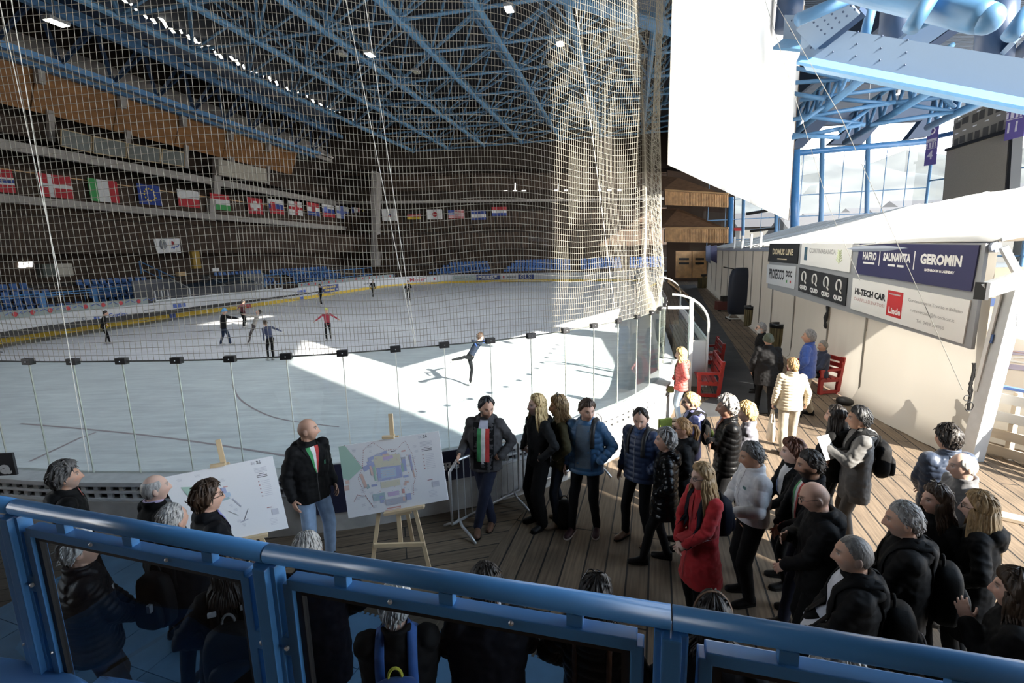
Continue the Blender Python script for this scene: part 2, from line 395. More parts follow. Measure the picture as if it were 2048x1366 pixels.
# ------------------------------------------------------------------ safety net above the glass
netl = smoothline([(-21, 9.8)] + NEAR[3:21] + [(2.45, 9.5), (2.86, 10.05), (3.2, 10.7), (3.48, 11.4)], .01)
_k = int(len(netl)*.66); netl = netl[:_k:8] + netl[_k::5]
NETM = mat('white_net_cord', (.32, .30, .25), .8)
NH = 17.0; CELL = .094
def net_pt(s, z):
    """point on the hung net: s in plan index units, z height; it bellies out and gathers at its free end"""
    u = s; i = int(min(max(u, 0), len(netl)-2)); p = netl[i].lerp(netl[i+1], u-i); n = perp(netl, i)
    e = max(0.0, (u-len(netl)*.80)/(len(netl)*.20))
    h = (z-GZ1)
    wob = .05*math.sin(s*.11+1.7*math.sin(z*.9))*min(1, h) + e*.16*math.sin(s*.22+z*.55)*min(1, h)
    dz = .05*math.sin(s*.09)+e*.22*math.sin(s*.12+.8*math.sin(z*1.3))*math.exp(-abs(h-2.2)/4)
    off = .02 + .30*min(1, h/5)*.3
    return Vector((p.x + n.x*(wob-off), p.y + n.y*(wob-off), max(GZ1-.02, z + dz*min(1, h/.6))))
mb = MB(); TH = .0068
nz = int(NH/CELL); ns = len(netl)
cols = list(range(0, ns)); zlist = [GZ1-.01 + CELL*j for j in range(nz+1)]
P = np.array([[net_pt(s, z)[:] for z in zlist] for s in cols])
Nn = np.array([perp(netl, min(s, ns-1))[:] for s in cols]); Tn = np.stack([-Nn[:, 1], Nn[:, 0], Nn[:, 2]], 1)
def strands(A, off):
    """A: strands x points x 3 -> flat-sided cord of three faces"""
    S_, K_, _ = A.shape; vs = np.stack([A + off[0], A + off[1], A + off[2]], 2).reshape(-1, 3)
    idx = np.arange(S_*K_*3).reshape(S_, K_, 3); q = []
    for j in range(3):
        j2 = (j+1) % 3; q.append(np.stack([idx[:, :-1, j], idx[:, :-1, j2], idx[:, 1:, j2], idx[:, 1:, j]], -1).reshape(-1, 4))
    return vs, np.concatenate(q)
t3 = Tn[:, None, :]*TH/2; n3 = Nn[:, None, :]*TH/2
v1, f1 = strands(P[:, ::2], (t3, -t3, n3*1.7))
PH = P.transpose(1, 0, 2); up = np.array([0, 0, TH/2])[None, None, :]; nh = Nn[None, :, :]*TH/2
v2, f2 = strands(PH, (up, -up, nh*1.7))
me = bpy.data.meshes.new('safety_net'); V = np.concatenate([v1, v2]); Fq = np.concatenate([f1, f2+len(v1)])
me.vertices.add(len(V)); me.vertices.foreach_set('co', V.astype(np.float32).ravel()); me.loops.add(Fq.size); me.loops.foreach_set('vertex_index', Fq.astype(np.int32).ravel())
me.polygons.add(len(Fq)); me.polygons.foreach_set('loop_start', np.arange(0, Fq.size, 4, dtype=np.int32)); me.polygons.foreach_set('loop_total', np.full(len(Fq), 4, dtype=np.int32))
me.update(calc_edges=True); me.materials.append(NETM)
net = bpy.data.objects.new('safety_net', me); COL.objects.link(net)
tag(net, 'white square-mesh safety net hanging from the roof down to the top of the near glass', 'net')
rope = MB().tube([net_pt(i, GZ1+.0) + Vector((0, 0, .0)) for i in range(0, ns, 3)], .009, 5).build('border_rope', mat('net_border_rope', (.09, .09, .085), .8), net)
# long white cords hanging down over the net and the glass
CORD = mat('white_cord', (.75, .73, .66), .7)
for (xa, ya, xb, yb, Yd, lab) in ((10, 60, 120, 560, 6.25, 'first'), (690, 0, 830, 690, 6.4, 's'), (728, 0, 832, 690, 6.5, 's'), (1148, 0, 1232, 640, 8.6, 's'), (30, 60, 178, 945, 6.1, 's')):
    a, b = aty(xa, ya, Yd), aty(xb, yb, Yd); a = a + (a-b)*((25.4-a.z)/(a.z-b.z))
    labs = {690: 'white cord hanging in front of the net toward the skater in the lit patch', 728: 'second white cord hanging just beside its twin above the spinning skater', 1148: 'white cord hanging on the sunlit part of the net', 10: 'white cord hanging before the Norwegian cross flag', 30: 'long white cord reaching down past the net to the near dasher ledge'}
    tag(MB().tube([a, a.lerp(b, .5)+Vector((.03, 0, -.04)), b], .0045, 5).build('hanging_string', CORD), labs[xa], 'cord')

# ================================================================== far boards
def colored(name, col, rough=.6): return mat(name, col, rough)
KICK = mat('yellow_kick_strip', (.80, .55, .05), .5)
fb = empty('perimeter_board', label='white rink boards with yellow kick strip round the far side of the ice', cat='rink board')
BH = 1.12
farX = side[13:] + far[1:]
sweep(farX, [(.0, .30), (.0, BH), (.14, BH), (.14, .30)], out=1).build('board_panel', mat('board_white', (.66, .67, .69), .45, var=.04), fb)
sweep(farX, [(-.012, .02), (-.012, .30), (.1, .30), (.1, .02)]).build('kick_strip', KICK, fb)
sweep(farX, [(.03, BH), (.03, BH+.04), (.16, BH+.04), (.16, BH)]).build('top_cap', mat('board_cap', (.55, .56, .58), .5), fb)
def hit(px, py, line):
    """far-most place where the vertical plane through a line of sight crosses a plan line"""
    r = ray(px, py); best = None
    for i in range(len(line)-1):
        a, b = line[i], line[i+1]; d = b-a; den = r.x*d.y - r.y*d.x
        if abs(den) < 1e-9: continue
        t = (a.x*d.y - a.y*d.x)/den; u = (a.x*r.y - a.y*r.x)/den
        if t > 0 and -1e-6 <= u <= 1.000001 and (best is None or t > best[0]): best = (t, i, u)
    t, i, u = best; p = CO + r*t
    return p, (line[i+1]-line[i]).normalized(), i+u

# adverts on the far boards
ADW = mat('advert_white', (.72, .72, .73), .5); ADB = mat('advert_navy', (.045, .075, .25), .5); ADT = mat('advert_blue_print', (.10, .16, .48), .5)
ADR = mat('advert_red_print', (.50, .05, .06), .5); ADG = mat('advert_grey_green', (.42, .50, .48), .5); ADK = mat('advert_grey_print', (.25, .26, .28), .5); ADY = mat('advert_gold_print', (.75, .55, .15), .5)
def advert(x0, x1, z0, z1, base, bodies, label):
    a, _, _ = hit(x0, 560, farX); b, _, _ = hit(x1, 560, farX); a.z = b.z = 0
    d = (b-a).normalized(); n = Vector((d.y, -d.x, 0))
    if n.dot(a) > 0: n = -n
    X = d if ray(x1, 560).x/ray(x1, 560).y > ray(x0, 560).x/ray(x0, 560).y else -d
    c = (a+b)/2 + n*.03; ln = (b-a).length
    t = empty('advertising_panel', label=label, cat='advert')
    mb = MB().slab([c - X*ln/2 + Vector((0, 0, z0)), c + X*ln/2 + Vector((0, 0, z0)), c + X*ln/2 + Vector((0, 0, z1)), c - X*ln/2 + Vector((0, 0, z1))], n*-.02)
    mb.build('panel_face', base, t)
    mats = list(dict.fromkeys(q[5] for q in bodies)); mb = MB()
    for (tx, size, x, y, wd, m) in bodies:
        if tx[0] == '#':    # marks too small to read: a row of short bars
            nb = int(tx[1:]); bw = wd*ln/nb; C_ = c + Vector((0, 0, (z0+z1)/2 + y*(z1-z0))) + n*.012
            for q in range(nb): o_ = C_ + X*(x*ln - wd*ln/2 + bw*q); mb.quad(o_ - Vector((0, 0, size/2)), o_ + X*bw*.8 - Vector((0, 0, size/2)), o_ + X*bw*.8 + Vector((0, 0, size/2)), o_ + Vector((0, 0, size/2)), mats.index(m))
            continue
        put_text(mb, tx, size, c + Vector((0, 0, (z0+z1)/2)), X, (0, 0, 1), n, x*ln, y*(z1-z0), .01, wd*ln if wd else None, k=mats.index(m), off=.012)
    if bodies: mb.build('panel_lettering', mats, t, fix=False)
advert(140, 262, .36, 1.02, ADW, [('O', .32, -.40, 0, None, ADK), ('#2', .16, -.20, -.02, .10, ADT), ('Cortina', .36, .16, 0, .34, ADT)], 'white advert reading Cortina in blue on the far boards behind the first skater')
advert(264, 318, .36, 1.02, ADW, [('#1', .06, .0, .12, .5, ADK), ('#3', .05, .0, -.2, .6, ADT)], 'white advert with a grey swirl emblem on the far boards')
advert(320, 376, .36, 1.06, ADW, [('#3', .26, .05, .15, .5, ADT), ('#5', .10, .05, -.25, .4, ADK)], 'white advert with blue block marks beside the swirl advert')
advert(588, 613, .40, 1.02, ADW, [('#3', .28, 0, .12, .7, ADT), ('#4', .12, 0, -.3, .7, ADK)], 'small white advert with blue block marks by the navy advert')
advert(641, 676, .34, 1.08, ADB, [('#6', .18, -.05, .22, .75, ADY), ('#4', .18, -.05, -.18, .6, ADY), ('#1', .18, .38, -.2, .08, ADW)], 'navy advert with gold lettering behind a black clad skater')
advert(723, 742, .45, .95, ADW, [('#4', .14, 0, 0, .7, ADK)], 'tiny white advert with grey letters between two far skaters')
advert(815, 855, .40, 1.0, ADW, [('Moser', .75, 0, 0, .8, ADR)], 'white advert reading Moser in red script')
advert(858, 880, .40, 1.0, ADW, [('#1', .30, 0, 0, .2, ADR)], 'white advert with a single red emblem')
advert(905, 952, .34, 1.02, ADG, [('#7', .16, 0, 0, .8, ADK)], 'grey green advert panel on the far end boards')
advert(953, 1000, .34, 1.04, ADB, [('#5', .26, 0, .15, .8, ADW), ('#6', .14, 0, -.25, .5, ADW)], 'blue and white advert on the far end boards')
advert(1002, 1036, .34, 1.02, ADW, [('#4', .16, .14, 0, .55, ADK), ('#1', .36, -.32, 0, .12, ADR)], 'white advert with red mark on the far end boards')
advert(1037, 1068, .34, 1.04, ADB, [('GLS.', .75, 0, 0, .75, ADW)], 'blue advert reading GLS on the far end boards')
for i, (px, m) in enumerate(((346, ADT), (500, ADR), (608, ADT))):
    p, d, _ = hit(px, 640, farX); n = Vector((d.y, -d.x, 0)); n = -n if n.dot(p) > 0 else n
    o = MB().box((p.x+n.x*.02, p.y+n.y*.02, .16), (.45, .03, .29), rz=math.atan2(d.y, d.x)).build('kick_strip_mark', m)
    tag(o, ('blue line mark on the yellow kick strip below the block letter advert', 'red centre line mark on the yellow kick strip', 'blue line mark on the yellow kick strip by the navy advert')[i], 'line mark')

# ================================================================== left stand (along the rink) and far stand (its end)
LA, LB = Vector((-29.6, 20, 0)), Vector((-19.8, 72.5, 0))        # front rail line of the left stand
LD = (LB-LA).normalized(); LN = Vector((-LD.y, LD.x, 0))           # LN points away from the ice
LA = LA - LD*12
FA, FB = LB, Vector((34, 79, 0)); FD = (FB-FA).normalized(); FN = Vector((-FD.y, FD.x, 0))
LL = (LB-LA).length; FL = (FB-FA).length
def lp(t, off, z): p = LA + LD*t + LN*off; return Vector((p.x, p.y, z))
def fp(t, off, z): p = FA + FD*t + FN*off; return Vector((p.x, p.y, z))
def corner(off):  # where the two offset lines meet
    # LA+LN*off + LD*t = FA+FN*off + FD*u
    a = LA+LN*off; b = FA+FN*off; den = LD.x*FD.y-LD.y*FD.x; c = b-a; t = (c.x*FD.y-c.y*FD.x)/den
    return a+LD*t
def run(off0, z0, off1, z1, name, m, kind='structure', lt0=0.0, ft1=None, left=True, right=True, thick=.15, **kw):
    """a long slab between (off0,z0) and (off1,z1) following both stands"""
    out = []; ft1 = FL if ft1 is None else ft1
    if left:
        a0 = lp(lt0, off0, z0); a1 = lp(lt0, off1, z1); c0 = corner(off0); c1 = corner(off1); c0.z = z0; c1.z = z1
        out.append(('left', [a0, c0, c1, a1]))
    if right:
        b0 = fp(ft1, off0, z0); b1 = fp(ft1, off1, z1); c0 = corner(off0); c1 = corner(off1); c0.z = z0; c1.z = z1
        out.append(('far', [c0, b0, b1, c1]))
    for side_, q in out:
        nrm = (q[1]-q[0]).cross(q[3]-q[0]).normalized(); o = MB().slab(q, nrm*thick).build(name + '_' + side_, m); tag(o, kind=kind)
        # local wood grain: keep object space along the run
# ground behind the boards, rising steps
run(-5.5, .5, 0, .5, 'floor_stand_front', CONCD, thick=.1)
for i in range(5):
    run(.5+.85*i, .55+.44*i, .5+.85*(i+1), .55+.44*i, 'floor_step', CONCD, thick=-.3)
    run(.5+.85*i, .1+.44*i, .5+.85*i, .55+.44*i, 'wall_step', DARKW, thick=.1)
run(0, .1, 0, 1.1, 'wall_stand_front', DARKW, thick=.1)
run(4.75, 2.3, 9, 2.3, 'floor_gallery', CONCD, thick=.1)
run(8.5, 2.0, 8.5, 8, 'wall_gallery_back', DARKW, thick=.2)
run(5.2, 4.55, 5.2, 6.9, 'wall_slatted_front', DARKW, thick=.2)
run(5.2, 6.9, 8.5, 7.3, 'floor_upper_terrace', DARKW, thick=.2)
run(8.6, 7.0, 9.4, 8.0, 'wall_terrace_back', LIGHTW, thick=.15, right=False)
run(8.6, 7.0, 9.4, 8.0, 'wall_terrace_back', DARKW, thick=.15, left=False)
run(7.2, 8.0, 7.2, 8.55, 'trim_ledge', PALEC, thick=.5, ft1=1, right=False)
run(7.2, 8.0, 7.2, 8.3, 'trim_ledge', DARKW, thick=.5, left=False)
run(7.6, 8.4, 7.6, 10.4, 'wall_flag_parapet', DARKW, thick=.2)
run(7.6, 10.2, 7.5, 10.4, 'trim_timber_rail', LIGHTW, thick=.15, right=False)
run(7.6, 10.4, 14, 11.2, 'floor_balcony', DARKW, thick=.2)
run(14, 10.5, 14, 24, 'wall_balcony_back', mat('stand_dark_back', (.028, .018, .012), .9), thick=.2)
run(9.6, 12.0, 9.6, 12.7, 'trim_balcony_fascia', PALEC, thick=.35, right=False)
run(9.6, 12.2, 9.6, 12.6, 'trim_balcony_fascia', PALEC, thick=.25, left=False)
run(9.9, 12.6, 14, 12.8, 'ceiling_balcony', DARKW, thick=.2)
run(11.3, 13.6, 11.3, 14.9, 'wall_upper_parapet', mat('upper_parapet_timber', (.035, .02, .011), .8), thick=.15, right=False)
# slanted orange timber soffit panels, one thing per bay, and slanted white posts below
bay = 6.6
LABP = ('orange timber cladding slanting out under the roof edge of the left stand', 'roof edge panels of the left stand')
t = -2.0
while t < LL-3:
    q = [lp(t+.06, 9.6, 18.6), lp(t+bay-.06, 9.6, 18.6), lp(t+bay-.06, 10.9, 15.6), lp(t+.06, 10.9, 15.6)]
    nr = (q[1]-q[0]).cross(q[3]-q[0]).normalized()
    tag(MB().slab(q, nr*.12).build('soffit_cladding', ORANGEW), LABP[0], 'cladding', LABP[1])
    o = MB(); o.bar(lp(t, 9.35, 18.9), lp(t, 9.5, 17.4), .5, .5, up=LN); o = o.build('soffit_bracket', PALEC, bevel=.03)
    tag(o, 'pale bracket under the roof edge between two orange soffit panels', 'bracket', 'brackets between the soffit panels')
    pb = MB().bar(lp(t+1.2, 10.55, 15.9), lp(t+1.2, 11.0, 13.6), .42, .30, up=LN).build('slanted_post', PALEC, bevel=.02)
    tag(pb, 'pale slanted post standing in the dark gap under the orange soffit panels', 'post', 'slanted posts of the upper balcony')
    t += bay
FB_ = []
for k in range(7):
    q = [fp(k*7.5+.1, 10.2, 16.6), fp(k*7.5+7.4, 10.2, 16.6), fp(k*7.5+7.4, 11.2, 14.3), fp(k*7.5+.1, 11.2, 14.3)]
    nr = (q[1]-q[0]).cross(q[3]-q[0]).normalized()
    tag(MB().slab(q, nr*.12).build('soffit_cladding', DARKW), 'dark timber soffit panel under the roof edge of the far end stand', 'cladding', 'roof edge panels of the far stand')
# upper white roof fascia along the left stand
run(9.2, 18.5, 9.2, 19.0, 'trim_roof_fascia', PALEC, thick=.2, right=False)
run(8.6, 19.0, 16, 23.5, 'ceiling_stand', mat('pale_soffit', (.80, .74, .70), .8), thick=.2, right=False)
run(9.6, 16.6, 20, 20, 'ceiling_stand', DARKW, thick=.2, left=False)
run(16, 0, 16, 26, 'wall_outer', DARKW, thick=.3)
# frosted glass parapet panes on the left balcony and fascia details
def lhit(px, py, off): return onpl(px, py, lp(0, off, 0), lp(10, off, 0))
def lquad(pts, off, d=.06): return [lhit(x, y, off) for x, y in pts], LN*d
def lthing(name, pts, off, m, label, cat, group=None, d=.06):
    q, dd = lquad(pts, off, d); return tag(MB().slab(q, dd).build(name, m), label, cat, group)
fr = mat('parapet_frame_wood', (.42, .32, .18), .6)
for i, (x0, x1, y0, y1, b0, b1) in enumerate(((122, 182, 258, 272, 292, 305), (186, 252, 273, 285, 306, 316), (256, 320, 287, 297, 317, 326), (324, 368, 298, 305, 326, 333))):
    t = empty('parapet_screen', label='wood framed frosted parapet screen on the left balcony, %s from the pale pillar' % ('fourth', 'third', 'second', 'first')[i], cat='screen')
    q, dd = lquad(((x0, b0), (x1, b1), (x1, y1), (x0, y0)), 9.3, .05); MB().slab(q, dd).build('pane', PARGL, t)
    f = MB(); [f.bar(q[j], q[(j+1) % 4], .07, .07, up=LN) for j in range(4)]; f.build('frame', fr, t)
for i, (x0, x1, y0, y1, b0, b1) in enumerate(((332, 446, 230, 252, 256, 278), (448, 540, 256, 278, 280, 302), (542, 616, 282, 298, 304, 320))):
    lthing('upper_parapet_glass', ((x0, b0), (x1, b1), (x1, y1), (x0, y0)), 10.9, PARGL, 'pale glass screen high under the orange panels, %s of three along the left stand' % ('nearest', 'middle', 'farthest')[i], 'screen')
lthing('parapet_box', ((438, 350), (535, 366), (533, 338), (437, 318)), 8.4, mat('cream_box', (.40, .37, .31), .7), 'cream rounded fascia box jutting from the balcony above the Hungarian flag', 'fascia box', d=.5)
lthing('balcony_pillar', ((428, 400), (440, 400), (446, 316), (430, 314)), 9.0, PALEC, 'pale pillar at the end of the glass parapet screens', 'pillar', d=.3)
lthing('balcony_post', ((420, 440), (432, 442), (432, 400), (420, 396)), 6.9, PALEC, 'short pale post below the row of flags', 'post', d=.4)
p = corner(7.0)
o = MB().bar(onpl(752, 540, corner(6.6), corner(6.6)+Vector((1, 0, 0))), onpl(752, 345, corner(6.6), corner(6.6)+Vector((1, 0, 0))), 2.6, .8).build('corner_pillar', PALEC)
tag(o, 'wide pale concrete pillar where the left stand meets the far stand', 'pillar')

# white civic banner on the slatted wall
q, dd = lquad(((315, 506), (362, 506), (359, 477), (307, 478)), 4.9, .05)
t = empty('wall_banner', label='white banner with a round crest and red and blue emblem on the slatted brown wall', cat='banner')
MB().slab(q, dd).build('cloth', mat('banner_white', (.74, .74, .74), .7), t)
X = (q[1]-q[0]).normalized(); Wb = (q[1]-q[0]).length; Hb = (q[3]-q[0]).length; c = (q[0]+q[2])/2; N_ = -LN
mb = MB(); mb.k = 0
for s_ in (1.0, .72): mb.tube([c + X*(-Wb*.25 + math.cos(a)*Hb*.27*s_) + Vector((0, 0, Hb*.06+math.sin(a)*Hb*.34*s_)) + N_*.02 for a in np.linspace(0, 2*PI, 24)[:-1]], .045, 4, closed=True)
for k in (-.12, 0, .12): mb.box(c + X*(-Wb*.25+k*Hb) + Vector((0, 0, Hb*.06)) + N_*.02, (.1, .04, Hb*.42), rz=math.atan2(X.y, X.x))
mb.k = 1; mb.ball(c + X*Wb*.15 + Vector((0, 0, Hb*.18)) + N_*.02, (.18, .03, .2), 8)
mb.k = 2; mb.tube([c + X*(Wb*(.1+.33*u)) + Vector((0, 0, Hb*(-.2+.2*u+.06*math.sin(u*14)))) + N_*.02 for u in np.linspace(0, 1, 16)], .05, 4)
mb.build('emblem_print', [ADK, ADR, ADT], t, fix=False)

# flags of nations
FC = dict(r=(.42, .03, .04), w=(.62, .62, .62), b=(.03, .06, .26), g=(.06, .32, .10), k=(.015, .015, .015), y=(.62, .45, .04), e=(.02, .05, .25), d=(.30, .04, .05), s=(.16, .22, .55))
FM = {k: mat('flag_'+n, FC[k], .8) for k, n in dict(r='red', w='white', b='blue', g='green', k='black', y='yellow', e='deep_blue', d='dark_red', s='light_blue').items()}
def flag(x0, y0, x1, y1, spec, label, off=7.1, H=None, far_=False):
    """spec: list of (material key, u0, v0, u1, v1) laid over the first"""
    pl = (fp(0, off, 0), fp(10, off, 0)) if far_ else (lp(0, off, 0), lp(10, off, 0)); n = -(FN if far_ else LN)
    a = onpl(x0, y1, *pl); b = onpl(x1, y1 + (x1-x0)*.12*(0 if far_ else 1), *pl); top = onpl(x0, y0, *pl); X = b-a; X.z = 0; h = top.z-a.z; Z = Vector((0, 0, 1)); L_ = X.length
    ks = list(dict.fromkeys(s_[0] for s_ in spec)); mb = MB(); base = spec[0]
    def pt(u, v, o_): return a + X*u + Z*(v*h) + n*(o_ + .09*math.sin(u*7+L_)*1.0)
    for li, (kk, u0, v0, u1, v1, *rest) in enumerate(spec):
        if kk == 'w' and rest and rest[0] == 'ring': pass
        if rest and rest[0] == 'disc':
            N_ = 20; cx, cy, rr = (u0+u1)/2, (v0+v1)/2, (v1-v0)/2
            mb.add([pt(cx + rr*h/L_*math.cos(2*PI*j/N_), cy + rr*math.sin(2*PI*j/N_), .02*li) for j in range(N_)], [tuple(range(N_))], ks.index(kk)); continue
        if rest and rest[0] == 'tri':
            mb.add([pt(u0, v0, .02*li), pt(u1, (v0+v1)/2, .02*li), pt(u0, v1, .02*li)], [(0, 1, 2)], ks.index(kk)); continue
        n_ = 10; mb.k = ks.index(kk)
        rows = [[pt(u0+(u1-u0)*i/n_, vv, .012*li) for i in range(n_+1)] for vv in (v0, v1)]
        if li == 0: mb.loft([rows[0] + [p_+n*-.02 for p_ in reversed(rows[0])], rows[1] + [p_+n*-.02 for p_ in reversed(rows[1])]], ks.index(kk))
        else: mb.loft(rows, ks.index(kk), closed=False, caps=False)
    mb.k = 0
    tag(mb.build('national_flag', [FM[k_] for k_ in ks], fix=False), label, 'flag')
def tri(a, b, c): return [(a, 0, 0, 1, 1), (b, 0, 0, 1, .667), (c, 0, 0, 1, .333)]
def tric(a, b, c): return [(a, 0, 0, 1, 1), (b, .333, 0, 1, 1), (c, .667, 0, 1, 1)]
flag(-16, 336, 31, 382, [('r', 0, 0, 1, 1), ('w', 0, .34, 1, .66), ('b', 0, .42, 1, .58)], 'Norwegian flag, the first of the row at the frame edge')
flag(83, 346, 149, 392, [('r', 0, 0, 1, 1), ('w', .3, 0, .42, 1), ('w', 0, .42, 1, .58)], 'Danish flag, red with a white cross')
flag(181, 356, 240, 401, tric('g', 'w', 'r'), 'Italian flag in green, white and red hanging on the left stand')
fs = [('e', 0, 0, 1, 1)] + [('y', .5+.21*math.cos(2*PI*j/12)-.03, .5+.30*math.sin(2*PI*j/12)-.04, .5+.21*math.cos(2*PI*j/12)+.03, .5+.30*math.sin(2*PI*j/12)+.04) for j in range(12)]
flag(278, 367, 324, 407, fs, 'European flag, deep blue with a ring of yellow stars')
flag(357, 378, 401, 412, [('w', 0, 0, 1, 1), ('r', 0, 0, 1, .5)], 'Polish flag, white over red')
flag(423, 386, 462, 418, tri('r', 'w', 'g'), 'Hungarian flag, red over white over green')
flag(497, 394, 527, 426, [('r', 0, 0, 1, 1), ('w', .40, .2, .60, .8), ('w', .2, .38, .8, .62)], 'Swiss flag, red with a white cross in the middle')
flag(539, 397, 569, 426, tri('w', 'b', 'r') + [('r', .15, .3, .42, .8)], 'Slovak flag with a red shield')
flag(579, 401, 607, 429, [('w', 0, 0, 1, 1), ('r', .42, 0, .58, 1), ('r', 0, .40, 1, .60)], 'English flag, white with a red cross')
flag(615, 404, 641, 430, tri('r', 'w', 'b') + [('d', .38, .3, .62, .75)], 'Croatian flag with a chequered shield')
flag(646, 408, 671, 433, tri('w', 'b', 'r') + [('s', .15, .45, .4, .85)], 'Slovenian flag with a small shield')
flag(675, 411, 700, 436, [('w', 0, 0, 1, 1), ('s', .3, 0, .48, 1), ('s', 0, .40, 1, .62)], 'Finnish flag, white with a blue cross')
flag(704, 414, 722, 438, tric('b', 'w', 'r'), 'narrow French flag beside the yellow one')
flag(727, 415, 746, 438, [('y', 0, 0, 1, 1), ('k', 0, .75, 1, 1), ('r', 0, 0, 1, .25)], 'yellow flag edged with black and red')
for (x0, x1, y0, y1, sp, lb) in ((765, 795, 418, 442, [('w', 0, 0, 1, 1), ('r', .38, .3, .62, .55, 'disc'), ('b', .38, .42, .62, .62, 'disc')], 'white flag with a small round emblem at the stand corner'),
                                 (815, 842, 424, 439, tri('k', 'r', 'y'), 'German flag, black over red over gold'),
                                 (855, 885, 419, 439, [('w', 0, 0, 1, 1), ('r', .3, .25, .7, .75, 'disc')], 'Japanese flag, white with a red disc'),
                                 (897, 928, 420, 437, [('w', 0, 0, 1, 1)] + [('r', 0, j/6.5, 1, j/6.5+.077) for j in range(7)] + [('b', 0, .46, .42, 1)], 'American flag with stripes and a blue corner'),
                                 (942, 972, 421, 440, [('b', 0, 0, 1, 1), ('w', 0, .3, 1, .6)], 'blue and white flag on the far stand'),
                                 (984, 1014, 414, 432, tri('r', 'w', 'b'), 'Dutch flag, red over white over blue, last of the row')):
    flag(x0, y0, x1, y1, sp, lb, off=6.8, far_=True)

# grey sign board on the far slatted wall
q = [onpl(x, y, fp(0, 5.0, 0), fp(9, 5.0, 0)) for x, y in ((1056, 483), (1096, 483), (1096, 473), (1056, 473))]
tag(MB().slab(q, FN*.06).build('wall_sign', mat('far_sign_grey', (.45, .47, .50), .6)), 'small grey sign board on the far slatted wall', 'sign')
# bright windows in the far gallery, daylight put in as a glow of the panes
WINL = bpy.data.materials.new('daylight_glow_pane'); WINL.use_nodes = True; b_ = WINL.node_tree.nodes['Principled BSDF']; b_.inputs['Emission Color'].default_value = (1, .97, .9, 1); b_.inputs['Emission Strength'].default_value = 2.2
for i, px in enumerate((1011, 1030, 1048, 1113, 1132, 1199, 1219, 1239)):
    q = [onpl(x, y, fp(0, 13.5, 0), fp(9, 13.5, 0)) for x, y in ((px-4, 382), (px+4, 382), (px+4, 366), (px-4, 366))]
    tag(MB().slab(q, FN*.1).build('window_%d' % (i+1), WINL), kind='structure')
# glimpses of daylight, put in as glowing panes, low at the back of the left stand
for i, (x0, x1, y0, y1) in enumerate(((37, 52, 524, 536), (54, 65, 523, 534))):
    q = [lhit(x, y, 8.2) for x, y in ((x0, y1), (x1, y1), (x1, y0), (x0, y0))]; tag(MB().slab(q, LN*.05).build('window_%d' % (i+11), WINL), kind='structure')

# ---------------------------------------------------------------- seats
SEATB = mat('blue_seat_shell', (.045, .13, .36), .38)
def seat_mesh():
    mb = MB(); rows = []
    prof = [(.20, .40), (.17, .43), (.02, .405), (-.14, .415), (-.20, .46), (-.235, .60), (-.265, .76), (-.28, .80)]
    for (y, z) in prof:
        wv = .215 if z < .6 else .205-.08*max(0, (z-.66))
        rows.append([(x*wv, y - .02*(1-x*x)*(1 if z > .45 else 0), z + .03*x*x*(1 if z < .5 else 0)) for x in (-1, -.8, -.4, 0, .4, .8, 1)])
    back = [[(x, y-.025, z-.02) for x, y, z in reversed(r)] for r in rows]
    mb.loft([a+b for a, b in zip(rows, back)])
    mb.box((0, -.02, .30), (.3, .08, .2)); return mb
seat0 = seat_mesh().build('bucket_chair', SEATB, smooth=True)
SEATL = ('blue plastic bucket seat in the tiers of the left stand behind the far boards', 'seat', 'blue seats of the left stand')
tag(seat0, *SEATL)
rz_l = math.atan2(-LD.x*-1*0 - (-LN).x, (-LN).y)
first = True; placed = []
def tline(px, off): p, _, i = hit(px, 540, [lp(-30, off, 0), lp(LL+10, off, 0)]); return (p-LA).dot(LD)
blocks = {0: ((-40, 172), (205, 318)), 1: ((-40, 96), (182, 330), (480, 560), (590, 690), (706, 760)), 2: ((-40, 110), (188, 330), (440, 545), (580, 672), (695, 757)), 3: ((-40, 86), (160, 305), (435, 530), (545, 660), (675, 750))}
for row in range(4):
    off = .95 + .85*row; z = .57 + .44*row
    for (x0, x1) in blocks[row]:
        t0, t1 = tline(x0, off), tline(x1, off); n_ = int((t1-t0)/.56)
        for i in range(n_):
            placed.append((lp(t0 + .56*i, off, z)))
placed = [p for p in placed if (p-LA).dot(LD) < LL-5]
placed.sort(key=lambda p: p.length)
rz_l = math.atan2(-(-LN).x, (-LN).y)
for i, p in enumerate(placed[:285]):
    o = seat0 if i == 0 else seat0.copy()
    if i: COL.objects.link(o)
    o.location = p; o.rotation_euler = (0, 0, rz_l)
base = seat_mesh(); mb = MB()
def seats_into(mb, pts, rz):
    c_, s_ = math.cos(rz), math.sin(rz)
    for p in pts: mb.add([(p.x + x*c_-y*s_, p.y + x*s_+y*c_, p.z+z) for x, y, z in base.v], base.f)
seats_into(mb, placed[285:], rz_l)
far_pts = []
for row in range(4):
    off = .95+.85*row
    for (x0, x1) in ((860-14*row*-1, 985), (1010+8*row, 1150), (1165, 1250), (1262, 1330)):
        a, _, _ = hit(x0, 530, [fp(-5, off, 0), fp(FL, off, 0)]); b, _, _ = hit(x1, 530, [fp(-5, off, 0), fp(FL, off, 0)])
        for i in range(int((b-a).length/.56)): far_pts.append(fp((a-FA).dot(FD)+.56*i, off, .57+.44*row))
seats_into(mb, far_pts, math.atan2(-(-FN).x, (-FN).y))
tag(mb.build('distant_seats', SEATB, smooth=True, fix=False), 'rows of blue seats far away in the end stand behind the net', 'seats', kind='stuff')
